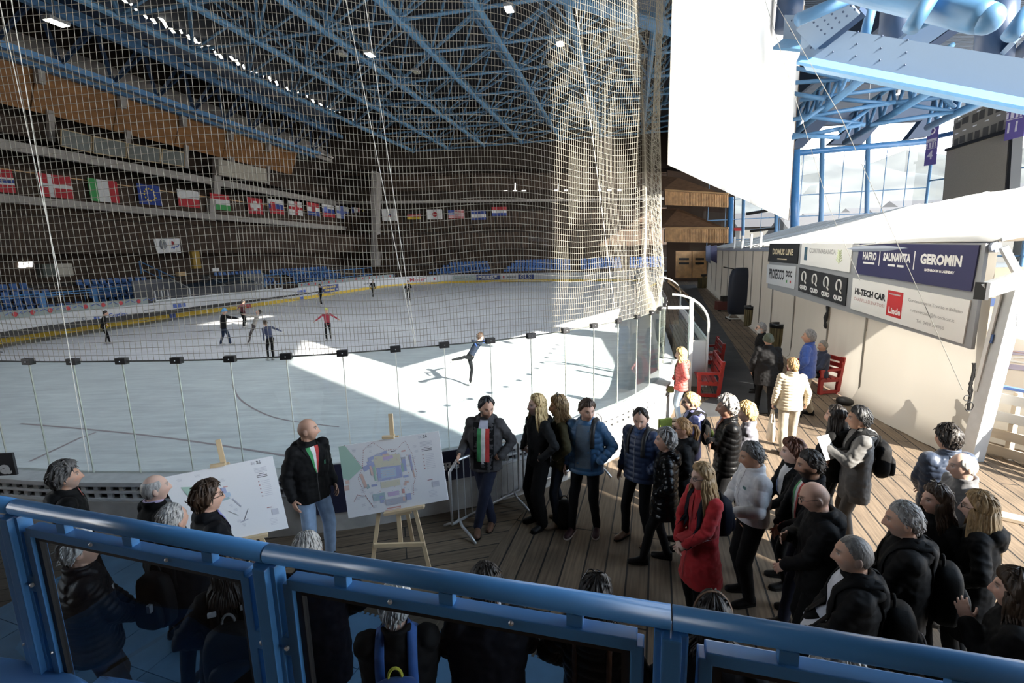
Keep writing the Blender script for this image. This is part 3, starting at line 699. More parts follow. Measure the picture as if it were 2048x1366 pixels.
# blue front railing of the left stand
t0 = tline(-60, 0); t1 = tline(310, 0)
rl = empty('stand_railing', label='blue steel railing with flat posts in front of the left stand seats', cat='railing')
MB().tube([lp(t0, 0, 2.12), lp(t1, 0, 2.12)], .05, 8).build('handrail', BLUE, rl); MB().bar(lp(t0, 0, 1.98), lp(t1, 0, 1.98), .05, .06).build('top_rail', BLUE, rl); MB().bar(lp(t0, 0, 1.2), lp(t1, 0, 1.2), .05, .06).build('bottom_rail', BLUE, rl)
t = t0; k = 0
while t < t1:
    MB().bar(lp(t, -.02, .5), lp(t, -.02, 2.12), .05, .32, up=LD).build('post', BLUE, rl)
    t += 3.1
for j in range(int((t1-t0)/.62)):
    MB().bar(lp(t0+.62*j, 0, 1.2), lp(t0+.62*j, 0, 1.98), .018, .018).build('baluster', BLUE, rl)
rl2 = empty('stand_railing', label='long blue railing in front of the middle and far seat blocks of the left stand', cat='railing')
t0, t1 = tline(345, 0), LL-1
MB().tube([lp(t0, 0, 2.25), lp(t1, 0, 2.25)], .05, 8).build('handrail', BLUE, rl2); MB().bar(lp(t0, 0, 1.3), lp(t1, 0, 1.3), .05, .08).build('bottom_rail', BLUE, rl2)
for j in range(14): MB().bar(lp(t0+(t1-t0)*j/13, 0, .5), lp(t0+(t1-t0)*j/13, 0, 2.25), .12, .12).build('post', BLUE, rl2)
# sloping stair rail
a, b = lp(tline(290, 3), 3.4, 3.9), lp(tline(345, 1), .6, 2.4)
sr = empty('stair_railing', label='blue sloping stair railing at the end of the nearer seat block', cat='railing')
MB().tube([a, b], .05).build('handrail', BLUE, sr); MB().tube([a-Vector((0, 0, .6)), b-Vector((0, 0, .6))], .04).build('lower_rail', BLUE, sr)
for u in (0, .5, 1): p = a.lerp(b, u); MB().bar(p, p-Vector((0, 0, 1.0)), .08, .08).build('post', BLUE, sr)
# timekeepers' and team boxes behind the far boards
bx_ = empty('team_box', label='grey framed team box with glass front behind the far boards, beside the centre line', cat='team box')
ga, gb = hit(318, 600, farX)[0], hit(572, 590, farX)[0]; ga.z = gb.z = 0; gd = (gb-ga).normalized(); gn = Vector((gd.y, -gd.x, 0)); gn = -gn if gn.dot(ga) < 0 else gn
gl = (gb-ga).length; P_ = lambda u, o_, z: ga + gd*(u*gl) + gn*o_ + Vector((0, 0, z))
MB().slab([P_(0, .3, .1), P_(1, .3, .1), P_(1, .3, 1.25), P_(0, .3, 1.25)], gn*.06).build('front_panel', mat('box_pale_panel', (.40, .43, .42), .5), bx_)
MB().slab([P_(0, 2.2, .1), P_(1, 2.2, .1), P_(1, 2.2, 2.6), P_(0, 2.2, 2.6)], gn*.06).build('back_panel', mat('box_dark_panel', (.06, .065, .08), .5), bx_)
MB().slab([P_(.22, .3, 1.95), P_(.75, .3, 1.95), P_(.75, 1.9, 2.6), P_(.22, 1.9, 2.6)], (0, 0, .04)).build('canopy', glassmat('canopy_glass', (.6, .63, .65), .8), bx_)
for u in (0, .04, .08, .22, .45, .75, .8, .84, .88, .93, 1): MB().bar(P_(u, .3, 1.2), P_(u, .3, 1.95), .07, .07).build('upright', ALU, bx_)
for u in (.22, .485, .75): MB().bar(P_(u, .3, 1.95), P_(u, 1.9, 2.6), .06, .06).build('canopy_rib', GREY, bx_)
MB().bar(P_(0, .3, 1.27), P_(1, .3, 1.27), .09, .07).build('counter', ALU, bx_)
# padded advert strip behind the boards by the nearer seats
for k, (x0, x1) in enumerate(((-30, 295), (600, 790))):
    pts = [hit(x, 600, farX)[0] for x in np.linspace(x0, x1, 14)]; pts = [Vector((p.x, p.y, 0)) for p in pts]; mb = MB()
    mb.loft([[(p + p.normalized()*o_).to_tuple()[:2] + (z,) for o_, z in ((.25, 1.1), (.25, 1.55), (.35, 1.55), (.35, 1.1))] for p in pts])
    st = tag(mb.build('advert_strip', mat('strip_grey_green', (.30, .35, .34), .6)), ('grey advert strip with red dots above the far boards in front of the nearer seats', 'grey advert strip with red dots above the far boards by the far seats')[k], 'advert strip')
    mb = MB(); mb.k = 0
    nn = 9 if k == 0 else 14
    for j in range(nn):
        u = (j+.5)/nn*13; p = pts[int(u)].lerp(pts[min(int(u)+1, 13)], u-int(u)); p = p*(1+(.22/p.length)); p.z = 1.36
        d = (pts[min(int(u)+1, 13)]-pts[int(u)]).normalized(); mb.ball(p, (.13, .03, .13), 8, M=Matrix.Rotation(math.atan2(d.y, d.x), 3, 'Z'))
        q0 = p + d*.3; mb.tube([q0, q0+d*.3+Vector((0, 0, .12)), q0+d*.55+Vector((0, 0, -.05)), q0+d*.8+Vector((0, 0, .1))], .02, 4, k=1)
    mb.build('print', [ADR, ADT], st, fix=False)
# odds and ends seen among the seats
for i, (px, py, off, sz, m, lb, ct) in enumerate(((125, 540, 4.8, (1.0, .6, .9), mat('cream_cover', (.50, .47, .40), .8), 'pile of cream covers beyond the seats of the left stand', 'cover pile'), (92, 541, 4.8, (.8, .6, .9), mat('dark_green_cover', (.10, .115, .10), .8), 'dark covered bundle beside the cream pile on the left stand', 'bundle'),
        (362, 548, .8, (.8, .3, .35), mat('sandy_box', (.55, .38, .20), .7), 'tan box on the desk behind the left stand railing', 'box'), (431, 540, .8, (.8, .1, .35), ADW, 'white notice hung on the blue railing', 'notice'), (390, 520, 4.8, (.9, .4, 1.6), mat('mustard_panel', (.35, .22, .03), .7), 'mustard panel standing at the back of the left stand', 'panel'))):
    p = lhit(px, py, off); o = MB().box(p, sz, rz=math.atan2(LD.y, LD.x)).build(ct.replace(' ', '_'), m, bevel=.08); tag(o, lb, ct)
# ================================================================== roof over the rink and the curling hall
AX = Vector((.235, .972, 0)).normalized(); AY = Vector((AX.y, -AX.x, 0))      # along the rink, across it to the right
O0 = Vector((0, 0, 0))
def rp(u, v, z): p = AX*u + AY*v; return Vector((p.x, p.y, z))
ROOFM = mat('dark_roof_deck', (.035, .042, .055), .7, var=.2, scale=.6)
ZR = 20.5
# roof deck (left, middle); its near edge is open on the right where the sun comes in
def deckslab(pts, z, name, m=ROOFM, th=.3):
    o = MB().slab([(p.x, p.y, z) for p in pts], (0, 0, th)).build(name, m); tag(o, kind='structure'); return o
deckslab([Vector((-52, -6, 0)), Vector((13.6, -6, 0)), Vector((16.5, 3, 0)), rp(104, 12, 0), rp(104, -48, 0), Vector((-52, 40, 0))], 25.5, 'ceiling_main')
TRI = 0
def pipe(a, b, r, m, nm, par): return MB().tube([a, b], r, 8).build(nm, m, par)
# long trusses: bottom chord, top chord, webs (each truss one thing)
vs_ = [-34.5, -28.5, -22.5, -16.5, -10.5, -4.5, 1.5, 7.5]
names_ = ['seventh', 'sixth', 'fifth', 'fourth', 'third', 'second', 'first']
U0, U1, DU = 6.0, 78.0, 6.0
nu = int((U1-U0)/DU)
for k, v in enumerate(vs_):
    t = empty('roof_truss', label='long pale blue tubular roof truss running the length of the rink over the ice', cat='roof truss', group='long roof trusses over the ice')
    pipe(rp(U0, v, ZR), rp(U1, v, ZR), .26, TUBEB, 'bottom_chord', t); pipe(rp(U0, v+3, ZR+3.6), rp(U1, v+3, ZR+3.6), .2, TUBEB, 'top_chord', t)
    w1 = MB()
    for i in range(nu):
        w1.tube([rp(U0+DU*i, v, ZR), rp(U0+DU*(i+.5), v+3, ZR+3.6)], .11, 6); w1.tube([rp(U0+DU*(i+.5), v+3, ZR+3.6), rp(U0+DU*(i+1), v, ZR)], .11, 6)
    w1.build('web', TUBEB, t)
    if k < len(vs_)-1:
        w2 = MB(); v2 = vs_[k+1]
        for i in range(nu+1): w2.tube([rp(U0+DU*i, v, ZR), rp(U0+DU*i, v2, ZR)], .13, 6)
        for i in range(nu): w2.tube([rp(U0+DU*i, v2, ZR), rp(U0+DU*(i+1), v, ZR)], .10, 6); w2.tube([rp(U0+DU*(i+.5), v+3, ZR+3.6), rp(U0+DU*(i+1), v2, ZR)], .10, 6)
        w2.build('cross_web', TUBEB, t)
# curved eave truss along the left stand
t = empty('eave_truss', label='deep blue lattice truss along the roof edge of the left stand', cat='roof truss')
E0 = (8.3, 18.9); E1 = (7.0, 22.6); E2 = (4.6, 21.0)
for nm, (o_, z_) in (('lower_chord', E0), ('upper_chord', E1), ('inner_chord', E2)): MB().bar(lp(-6, o_, z_), lp(LL+2, o_, z_), .45, .45).build(nm, mat('eave_blue', (.13, .30, .55), .5), t)
MB().bar(lp(-6, 9.2, 18.5), lp(LL+2, 9.2, 18.5), .5, .3).build('gutter', PALEB, t)
wb_ = MB(); i = 0; tt = -6
while tt < LL:
    a, b = lp(tt, *E0), lp(tt+2.1, *E1); c = lp(tt+4.2, *E0); wb_.bar(a, b, .26, .26); wb_.bar(b, c, .26, .26); wb_.bar(b, lp(tt+2.1, *E2), .18, .18); wb_.bar(lp(tt, *E2), a, .16, .16)
    tt += 4.2
wb_.build('web', NAVY, t)
# jagged daylight slots between roof and eave: loose glowing plates stand in for the light
SLOT = WINL
for k in range(40):
    u = k/39; px = 250 + 545*u + random.uniform(-5, 5); py = 4 + 277*u**.93 + random.uniform(-5, 5)
    c = onpl(px, py, lp(0, 6.6, 0), lp(10, 6.6, 0)); wv = random.uniform(.35, .9)*(1 if u < .7 else 1.4); h = random.uniform(.25, .55)
    q = [c+LD*-wv*.5+Vector((0, 0, h*.2)), c+LD*wv*.1+Vector((0, 0, -h*.6)), c+LD*wv*.55+Vector((0, 0, -h*.2)), c+LD*wv*.1+Vector((0, 0, h*.6))]
    tag(MB().slab(q, LN*.05).build('window_%d' % (k+20), SLOT), kind='structure')
run(7.3, 22.7, 7.8, 25.4, 'wall_clerestory', NAVY, thick=.1, right=False)
# hanging lamps in the roof
LAMPM = bpy.data.materials.new('lamp_lens'); LAMPM.use_nodes = True; b_ = LAMPM.node_tree.nodes['Principled BSDF']; b_.inputs['Base Color'].default_value = (.6, .6, .5, 1); b_.inputs['Emission Color'].default_value = (1, .97, .85, 1); b_.inputs['Emission Strength'].default_value = 6
LAMPO = mat('lamp_lens_off', (.62, .60, .45), .4)
def added_beam(p, t, watts):
    """added area light that brightens the ice, thrown straight down from a floodlight lens"""
    d = bpy.data.lights.new('floodlight_beam', 'AREA'); d.shape = 'RECTANGLE'; d.size = 1.0; d.size_y = .6; d.energy = watts; d.color = (.93, .97, 1.0); d.spread = R(110)
    o = bpy.data.objects.new('floodlight_beam', d); COL.objects.link(o); o.location = p - Vector((0, 0, .06)); o.parent = t
FL = [(onz(px, py, z), sz, on, lb) for (px, py, z, sz, on, lb) in ((113, 46, 20.0, 1.3, 1, 'lit strip lamp glowing under the eave truss at the left'), (1018, 19, 20.0, 1.0, 1, 'floodlight among the roof trusses nearest the box girder'), (1120, 88, 20.0, 1.0, 1, 'floodlight hanging above the sunlit net'), (1101, 130, 20.0, .9, 0, 'floodlight above the upper edge of the sunlit net'),
        (740, 110, 20.0, 1.0, 1, 'floodlight by the second hanging cord'), (684, 110, 20.0, .9, 0, 'floodlight left of the twin cords'), (832, 145, 20.0, .9, 0, 'small floodlight in the middle of the roof trusses'), (1796, 188, 14.2, .5, 1, 'small lit floodlight under the curling hall trusses'), (1735, 226, 14.2, .5, 0, 'small unlit floodlight below the curling hall trusses'))]
FL += [(Vector(q), 1.0, 1, 'floodlight of the roof row above the near ice') for q in ((-8, 15, 20), (-15, 21, 20), (-3, 23, 20), (-11, 29, 20))]  # unseen row, added to brighten the near ice
for i, (p, sz, on, lb) in enumerate(FL):
    t = empty('floodlight', label=lb, cat='lamp', group='floodlights above the near ice' if i > 8 else None); rz = math.atan2(AX.y, AX.x)
    MB().box(p+Vector((0, 0, .12)), (sz, sz*.6, .22), rz=rz).build('housing', GREY, t, bevel=.03); MB().box(p, (sz*.9, sz*.5, .05), rz=rz).build('lens', LAMPM if on else LAMPO, t); MB().bar(p+Vector((0, 0, .2)), Vector((p.x, p.y, 25.5 if p.z > 16 else 18.5)), .05, .05).build('hanger', GREY, t)
    if on and p.z > 16 and i: added_beam(p, t, 170)

# ---------------------------------------------------------------- edge box girder above the curtain
GB = mat('girder_sky_blue', (.10, .235, .40), .5, var=.05); GB2 = mat('girder_pale_face', (.14, .20, .285), .5)
def girder(a, b, label, h=1.3, d=1.5):
    t = empty('box_girder', label=label, cat='girder'); a, b = Vector(a), Vector(b); x = (b-a).normalized(); n = Vector((x.y, -x.x, 0)).normalized()
    MB().slab([a, b, b+Vector((0, 0, h)), a+Vector((0, 0, h))], n*.1).build('web_plate', GB2, t)
    MB().slab([a, b, b-n*d, a-n*d], (0, 0, .1)).build('bottom_flange', GB, t)
    MB().slab([a+n*.5+Vector((0, 0, -.25)), b+n*.5+Vector((0, 0, -.25)), b+Vector((0, 0, .1)), a+Vector((0, 0, .1))], (0, 0, .08)).build('lower_lip', GB, t)
    hm = MB(); L_ = (b-a).length; k = 0
    for i in range(int(L_/.6)):
        if (i//5) % 3: continue
        for j in range(3): hm.ball(a + x*(.3+.6*i) + Vector((0, 0, .35+.3*j)) + n*.1, .028, 6)
    if hm.v: hm.build('bolt_rows', NAVY, t)
    return t
ga = aty(925, -75, 20); gb = aty(1330, 40, 16.5)
girder(ga, gb, 'pale blue box girder with rows of bolts showing through the top of the net', 1.5)
gc = aty(1640, 100, 15.0); gd_ = aty(2120, 222, 12.5)
gc.z = max(gc.z, 9.5)
girder(aty(1600, 120, 15.5), aty(2140, 226, 12.0), 'sky blue box girder crossing above the tent at the top right, sun streaked', .95, 1.1)
girder(aty(1570, 86, 17), aty(1650, 92, 15.7), 'short bolted girder end sticking out beside the white curtain', .8, .6)
# big pipe and dark posts at the very top right
t = empty('ventilation_pipe', label='wide pale blue pipe with a rounded end at the top right corner', cat='pipe')
a, b = aty(1680, -30, 12), aty(1975, 38, 9.5)
MB().tube([a, a.lerp(b, .95), b], [.27, .27, .25], 20).build('pipe_body', PALEB, t, smooth=True); MB().ball(b, .25, 16).build('pipe_end', PALEB, t, smooth=True)
for (x0, y0, x1, y1, Y, r, m, lb) in ((1790, 110, 1800, -20, 17, .5, NAVY, 'dark blue post behind the wide pipe'), (1985, 125, 2000, -20, 15, .45, NAVY, 'dark blue post beside the pipe end'), (1575, 60, 1583, -20, 18, .4, NAVY, 'dark blue post at the top edge of the white curtain'),
        (1820, 60, 1870, -20, 10, .14, PALEB, 'pale strut slanting up over the wide pipe'), (2018, 75, 2060, 20, 10, .14, PALEB, 'pale strut slanting up in the top right corner'), (1838, 52, 1965, -8, 11, .08, PALEB, 'thin pale brace crossing the wide pipe'), (1730, 70, 1745, 10, 16, .14, PALEB, 'pale strut above the sun streaked girder'),
        (1595, 40, 1760, -30, 14, .16, PALEB, 'pale strut at the top beside the curtain corner')):
    tag(MB().tube([aty(x0, y0, Y), aty(x1, y1, Y)], r, 10).build('roof_strut', m, smooth=True), lb, 'strut')
for (x0, y0, x1, y1, w_, lb) in ((1612, 78, 1700, 5, .8, 'flat bolted plate brace above the curtain corner'), (1815, 90, 1890, 35, .7, 'flat bolted plate brace behind the wide pipe'), (2008, 105, 2050, 60, .7, 'flat bolted plate brace at the right edge of the roof')):
    a, b = aty(x0, y0, 15), aty(x1, y1, 14); t = empty('plate_brace', label=lb, cat='brace'); MB().bar(a, b, w_, .12, up=(0, 1, .2)).build('plate', GB2, t)
    hm = MB(); d = (b-a).normalized(); s_ = d.cross(Vector((0, 1, .2))).normalized()
    for i in range(5):
        for j in range(4): hm.ball(a + d*(.35+.2*i) + s_*(-.22+.15*j) - Vector((0, .07, 0)), .04, 6)
    hm.build('bolts', NAVY, t); MB().bar(a+Vector((.5, .2, -.1)), b+Vector((.5, .2, -.1)), .25, .3, up=(0, 1, .2)).build('dark_side_rib', NAVY, t)  # dark blue rib set beside the plate
# corrugated roof sheet over the curling hall
def corr():
    m = bpy.data.materials.new('corrugated_roof_sheet'); m.use_nodes = True; nt = m.node_tree; b = nt.nodes['Principled BSDF']; L = nt.links.new; N = nt.nodes.new
    t = N('ShaderNodeTexCoord'); wv = N('ShaderNodeTexWave'); wv.wave_type = 'BANDS'; wv.bands_direction = 'Y'; wv.inputs['Scale'].default_value = 1.3; L(t.outputs['Object'], wv.inputs['Vector'])
    r = N('ShaderNodeValToRGB'); r.color_ramp.elements[0].color = (.05, .08, .13, 1); r.color_ramp.elements[1].color = (.15, .21, .30, 1); L(wv.outputs[0], r.inputs[0]); L(r.outputs[0], b.inputs['Base Color']); b.inputs['Roughness'].default_value = .5
    bp = N('ShaderNodeBump'); bp.inputs['Distance'].default_value = .1; L(wv.outputs[0], bp.inputs['Height']); L(bp.outputs[0], b.inputs['Normal']); return m
o = MB().slab([(11.5, 7, 18.5), (60, 7, 18.5), (60, 62, 18.5), (rp(66, 8, 0).x, rp(66, 8, 0).y, 18.5)], (0, 0, .2)).build('ceiling_curling_hall', corr()); tag(o, kind='structure')  # near edge carried forward out of view to shade the girders
# curling hall space frame
tr = []
def hallpt(x, y, Y): return aty(x, y, Y)
HT = [((1575, 278), (1735, 150), 30, 22), ((1690, 285), (1900, 160), 31, 22), ((1855, 255), (2020, 175), 28, 21)]
for k, ((x0, y0), (x1, y1), Ya, Yb) in enumerate(HT):
    t = empty('hall_truss', label=('curling hall tube truss nearest the white curtain', 'curling hall tube truss in the middle, running up behind the girder', 'curling hall tube truss nearest the scoreboard')[k], cat='roof truss')
    a, b = hallpt(x0, y0, Ya), hallpt(x1, y1, Yb); MB().tube([a, b], .17, 10).build('lower_chord', PALEB, t, smooth=True)
    a2, b2 = a+Vector((1.2, 1.5, 1.9)), b+Vector((1.2, 1.5, 1.9)); MB().tube([a2, b2], .11, 8).build('upper_chord', TUBEB, t, smooth=True)
    w_ = MB()
    for i in range(7):
        u0, u1 = i/7, (i+.5)/7; w_.tube([a.lerp(b, u0), a2.lerp(b2, u1)], .09, 6); w_.tube([a2.lerp(b2, u1), a.lerp(b, (i+1)/7)], .09, 6)
    w_.build('web', PALEB, t, smooth=True)
for k, (x0, y0, x1, y1) in enumerate(((1578, 133, 1700, 160), (1580, 166, 1780, 152), (1740, 158, 1860, 170), (1700, 160, 2000, 181), (1582, 186, 1650, 198), (1660, 196, 1780, 208), (1600, 200, 1850, 168), (1790, 206, 1910, 224), (1580, 240, 1790, 204), (1600, 230, 1730, 250), (1740, 250, 1915, 222), (1780, 206, 2000, 182), (1582, 276, 1720, 250), (1585, 270, 1680, 275), (1850, 165, 1910, 215), (1720, 160, 1610, 240), (1760, 200, 1680, 262))):
    tag(MB().tube([aty(x0, y0, 26), aty(x1, y1, 25)], .10, 8).build('brace_tube', PALEB, smooth=True), 'pale blue brace tube linking the trusses of the curling hall roof', 'brace', 'brace tubes of the curling hall roof')
for k, (pts, lb) in enumerate((([(1660, 288), (1725, 288), (1800, 205), (1745, 215)], 'dark blue gusset arm between the hall windows, beside the curtain'), ([(1815, 278), (1860, 272), (1870, 236), (1845, 240)], 'dark blue gusset arm at the corner of the glazed front'), ([(1576, 300), (1606, 295), (1680, 218), (1640, 226)], 'dark blue arch rib at the edge of the white curtain'))):
    q = [aty(x, y, 33) for x, y in pts]; tag(MB().slab(q, (0, .5, 0)).build('gusset_plate', NAVY), lb, 'gusset')
q = [aty(x, y, 34) for x, y in ((1640, 222), (1870, 198), (1870, 240), (1640, 250))]; tag(MB().slab(q, (0, .5, 0)).build('hall_edge_beam', mat('hall_beam_blue', (.03, .06, .12), .5)), 'dark blue edge beam over the glazed front of the curling hall', 'beam')

# ---------------------------------------------------------------- glazed front of the curling hall
GL0, GL1 = (19.9, 55.0), (39.2, 47.4); GR1 = (43.9, 28.1)
def glaz(px, py): return onpl(px, py, GL0, GL1)
def glazR(px, py): return onpl(px, py, GL1, GR1)
MULL = mat('glazing_bar_blue', (.14, .30, .52), .45)
for i, (px, wd, y0) in enumerate(((1462, .5, 395), (1487, .3, 398), (1552, .35, 425), (1592, .75, 268), (1645, .38, 262), (1737, .36, 240))):
    a = glaz(px, 510); b = glaz(px, y0)
    tag(MB().tube([Vector((a.x, a.y, 0)), Vector((b.x, b.y, max(b.z, 9)))], wd/2*1.1, 12).build('facade_column', BLUE if i in (0, 3) else MULL, smooth=True), ('blue round column beside the timber balconies', 'thin blue column by the red sign', 'blue column seen under the curtain edge', 'thick blue round column of the glazed front beside the curtain', 'slim blue column of the glazed front, next after the thick one', 'slim blue column in the middle of the glazed front')[i], 'column')
g = glaz(1585, 300)
t = empty('facade_glazing', label='tall glazed front of the curling hall with blue bars, bright town outside', cat='glazing')
a, b = Vector((*GL0, 0)), Vector((*GL1, 0)); ztop = glaz(1700, 298).z
MB().tube([Vector((a.x, a.y, ztop)), Vector((b.x, b.y, ztop+.1))], .28, 12).build('top_rail', BLUE, t, smooth=True)
for z in (2.5, 4.6, 6.7, 8.8): MB().bar(Vector((a.x, a.y, z)), Vector((b.x, b.y, z)), .08, .09).build('transom', MULL, t)
for i in range(1, 12): p = a.lerp(b, i/12); MB().bar(p, p+Vector((0, 0, ztop)), .05, .05).build('mullion', MULL, t)
MB().slab([a, b, b+Vector((0, 0, ztop+3)), a+Vector((0, 0, ztop+3))], (0, .02, 0)).build('glass_sheet', glassmat('facade_glass', (.96, .97, .97), .5), t)
t = empty('facade_glazing', label='glazed side of the curling hall beside the scoreboard, with close blue bars', cat='glazing')
a, b = Vector((*GL1, 0)), Vector((*GR1, 0)); zt2 = ztop+.4
MB().tube([Vector((a.x, a.y, zt2)), Vector((b.x, b.y, zt2))], .2, 10).build('top_rail', BLUE, t, smooth=True)
for z in (2.5, 4.8, 7.1, 9.4): MB().bar(Vector((a.x, a.y, z)), Vector((b.x, b.y, z)), .10, .12).build('transom', MULL, t)
for i in range(0, 11): p = a.lerp(b, i/10); MB().tube([p, p+Vector((0, 0, zt2))], .13, 8).build('mullion', MULL, t, smooth=True)
MB().slab([a, b, b+Vector((0, 0, zt2)), a+Vector((0, 0, zt2))], (.02, 0, 0)).build('glass_sheet', glassmat('facade_glass'), t)
# dark pipes outside the lower windows and red sign
for (x0, y0, x1, y1, lb) in ((1492, 428, 1540, 420, 'dark pipe outside the upper windows under the curtain'), (1500, 462, 1552, 456, 'dark pipe outside the lower windows under the curtain')):
    tag(MB().tube([glaz(x0, y0), glaz(x1, y1)], .16, 8).build('pipe', BLACK), lb, 'pipe')
q = [glaz(x, y) + Vector((0, -.3, 0)) for x, y in ((1466, 462), (1480, 462), (1480, 456), (1466, 456))]; tag(MB().slab(q, (0, .1, 0)).build('exit_sign', mat('red_sign', (.55, .03, .03), .5)), 'small red sign between the blue columns by the timber balconies', 'sign')
# scoreboard, screen and club banners
def side_q(pts, dd=0.0):
    P0, P1 = (GL1[0]-1.2, GL1[1]-4), (GR1[0]-4.5, GR1[1]); return [onpl(x, y, P0, P1) for x, y in pts], (Vector((P1[1]-P0[1], P0[0]-P1[0], 0)).normalized()*-1)
q, n = side_q(((1884, 409), (2010, 395), (2022, 262), (1893, 301))); n = -n if n.dot(q[0]) > 0 else n
t = empty('video_screen', label='large grey LED video screen under the scoreboard at the right', cat='screen')
SCRM = mat('led_screen_grey', (.22, .20, .17), .7, var=.1, scale=30); MB().slab(q, -n*.4).build('screen_face', SCRM, t)
q2, _ = side_q(((1893, 303), (2022, 263), (2023, 256), (1893, 298))); MB().slab(q2, n*.2).build('top_bar', BLACK, t)
q2, _ = side_q(((2008, 396), (2018, 394), (2026, 262), (2018, 264))); MB().slab(q2, -n*.9).build('side_case', BLACK, t)
t = empty('scoreboard', label='grey scoreboard with dark number windows hanging above the video screen', cat='scoreboard')
q, n = side_q(((1903, 299), (2010, 268), (2019, 190), (1908, 238))); n = -n if n.dot(q[0]) > 0 else n
MB().slab(q, -n*.5).build('board', mat('scoreboard_grey', (.25, .23, .20), .6), t)
def sq(u, v): return q[0].lerp(q[1], u).lerp(q[3].lerp(q[2], u), v)
d_ = MB(); l_ = MB()
for (u, v, w_, h_) in ((.05, .62, .10, .2), (.18, .7, .12, .2), (.38, .62, .1, .26), (.5, .64, .1, .26), (.66, .66, .09, .24), (.8, .66, .1, .26), (.05, .1, .08, .2), (.16, .12, .1, .22), (.32, .12, .09, .22), (.45, .12, .09, .22), (.6, .12, .1, .24), (.74, .12, .1, .24), (.87, .14, .09, .24)):
    d_.slab([sq(u, v)+n*.02, sq(u+w_, v)+n*.02, sq(u+w_, v+h_)+n*.02, sq(u, v+h_)+n*.02], n*.02)
for (u, v) in ((.1, .88), (.45, .9), (.7, .92), (.05, .45), (.2, .48), (.4, .5), (.62, .52), (.82, .55), (.3, .06), (.5, .05)): l_.slab([sq(u, v)+n*.02, sq(u+.07, v)+n*.02, sq(u+.07, v+.035)+n*.02, sq(u, v+.035)+n*.02], n*.02)
d_.build('number_windows', mat('dark_display', (.07, .066, .06), .4), t, fix=False); l_.build('captions', ADW, t, fix=False)
PURP = mat('banner_purple', (.13, .10, .33), .8); PAPW = mat('banner_print', (.66, .62, .72), .8)
for k, (pts, num, lb) in enumerate((([(1860, 332), (1884, 328), (1891, 248), (1868, 254)], '4', 'purple hanging banner with a white number 4 beside the scoreboard'), ([(2022, 282), (2062, 272), (2066, 176), (2034, 186)], '11', 'purple hanging banner with a white number 11 cut by the frame edge'))):
    q, n = side_q(pts); n = -n if n.dot(q[0]) > 0 else n; q = [p_+n*.6 for p_ in q]; t = empty('hanging_banner', label=lb, cat='banner')
    MB().slab(q, -n*.04).build('cloth', PURP, t); [MB().tube([q[i_], Vector((q[i_].x, q[i_].y, 18.5))], .03, 5).build('hanger', GREY, t) for i_ in (2, 3)]; X = (q[1]-q[0]); X.z = 0; Wd = X.length; X.normalize(); Hh = q[3].z-q[0].z; c = (q[0]+q[2])/2; mb = MB()
    put_text(mb, num, Hh*.30, c, X, (0, 0, 1), n, 0, -Hh*.26, .02, Wd*.5, off=.03)
    [mb.quad(*[c + X*(Wd*u_) + Vector((0, 0, Hh*v_)) + n*.03 for u_, v_ in ((u0, v0), (u1, v0), (u1, v1), (u0, v1))]) for u0, v0, u1, v1 in ((-.42, .11, .42, .17), (-.40, -.06, -.28, .07), (-.18, -.06, .0, .07), (.08, -.06, .22, .07), (.30, -.06, .40, .07), (-.45, -.09, .45, -.075), (-.45, .085, .45, .10))]
    mb.tube([c + X*(math.cos(a)*Wd*.2) + Vector((0, 0, Hh*.36+math.sin(a)*Wd*.2)) + n*.05 for a in np.linspace(0, 2*PI, 14)[:-1]], .06, 4, closed=True)
    mb.build('print', PAPW, t, fix=False)
# timber balconies at the far right end of the rink
WB = mat('sunny_timber', (.60, .35, .16), .6, var=.25, scale=2); Y1 = 54  # sunlight put into the colour, timber raised above its own tone
def ty(x, y, Y=Y1): return aty(x, y, Y)
for k, (y0, y1, y2, y3) in enumerate(((410, 382, 390, 415), (484, 458, 458, 486))):
    t = empty('timber_balcony', label=('upper timber balcony front with upright slats past the net edge', 'lower timber balcony front with upright slats past the net edge')[k], cat='balcony')
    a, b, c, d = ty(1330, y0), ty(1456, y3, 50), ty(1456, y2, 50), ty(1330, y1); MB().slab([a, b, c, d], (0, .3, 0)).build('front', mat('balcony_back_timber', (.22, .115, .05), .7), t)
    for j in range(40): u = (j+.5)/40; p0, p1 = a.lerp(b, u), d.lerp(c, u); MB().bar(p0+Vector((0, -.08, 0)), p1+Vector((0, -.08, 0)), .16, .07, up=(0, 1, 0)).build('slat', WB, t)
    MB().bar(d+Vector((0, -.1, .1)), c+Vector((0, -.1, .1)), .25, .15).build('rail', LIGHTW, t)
    tiers = MB().slab([d+Vector((0, 1, .2)), c+Vector((0, 1, .2)), c+Vector((-3, 6, 2.6)), d+Vector((0, 6, 2.6))], (0, .3, 0)).build('tier_steps', mat('tier_timber', (.18, .10, .055), .8, var=.3, scale=3, stretch=(.3, 1, 6)), t)
o = MB().slab([ty(1335, 585, 58), ty(1470, 585, 56), ty(1470, 360, 56), ty(1335, 340, 58)], (0, .3, 0)).build('wall_end', mat('end_wall_brown', (.06, .035, .022), .9)); tag(o, kind='structure')
t = empty('timber_gate', label='pale timber double gate with slots at the end of the walkway', cat='gate')
for j in range(2):
    x0, x1 = (1352, 1383) if j == 0 else (1385, 1413); MB().slab([aty(x0, 556, 47), aty(x1, 556, 47), aty(x1, 502, 47), aty(x0, 502, 47)], (0, .15, 0)).build('leaf', WB, t)
    for yy in (516, 525): MB().slab([aty(x0+6, yy+4, 46.9), aty(x1-5, yy+4, 46.9), aty(x1-5, yy, 46.9), aty(x0+6, yy, 46.9)], (0, .05, 0)).build('slot', BLACK, t)

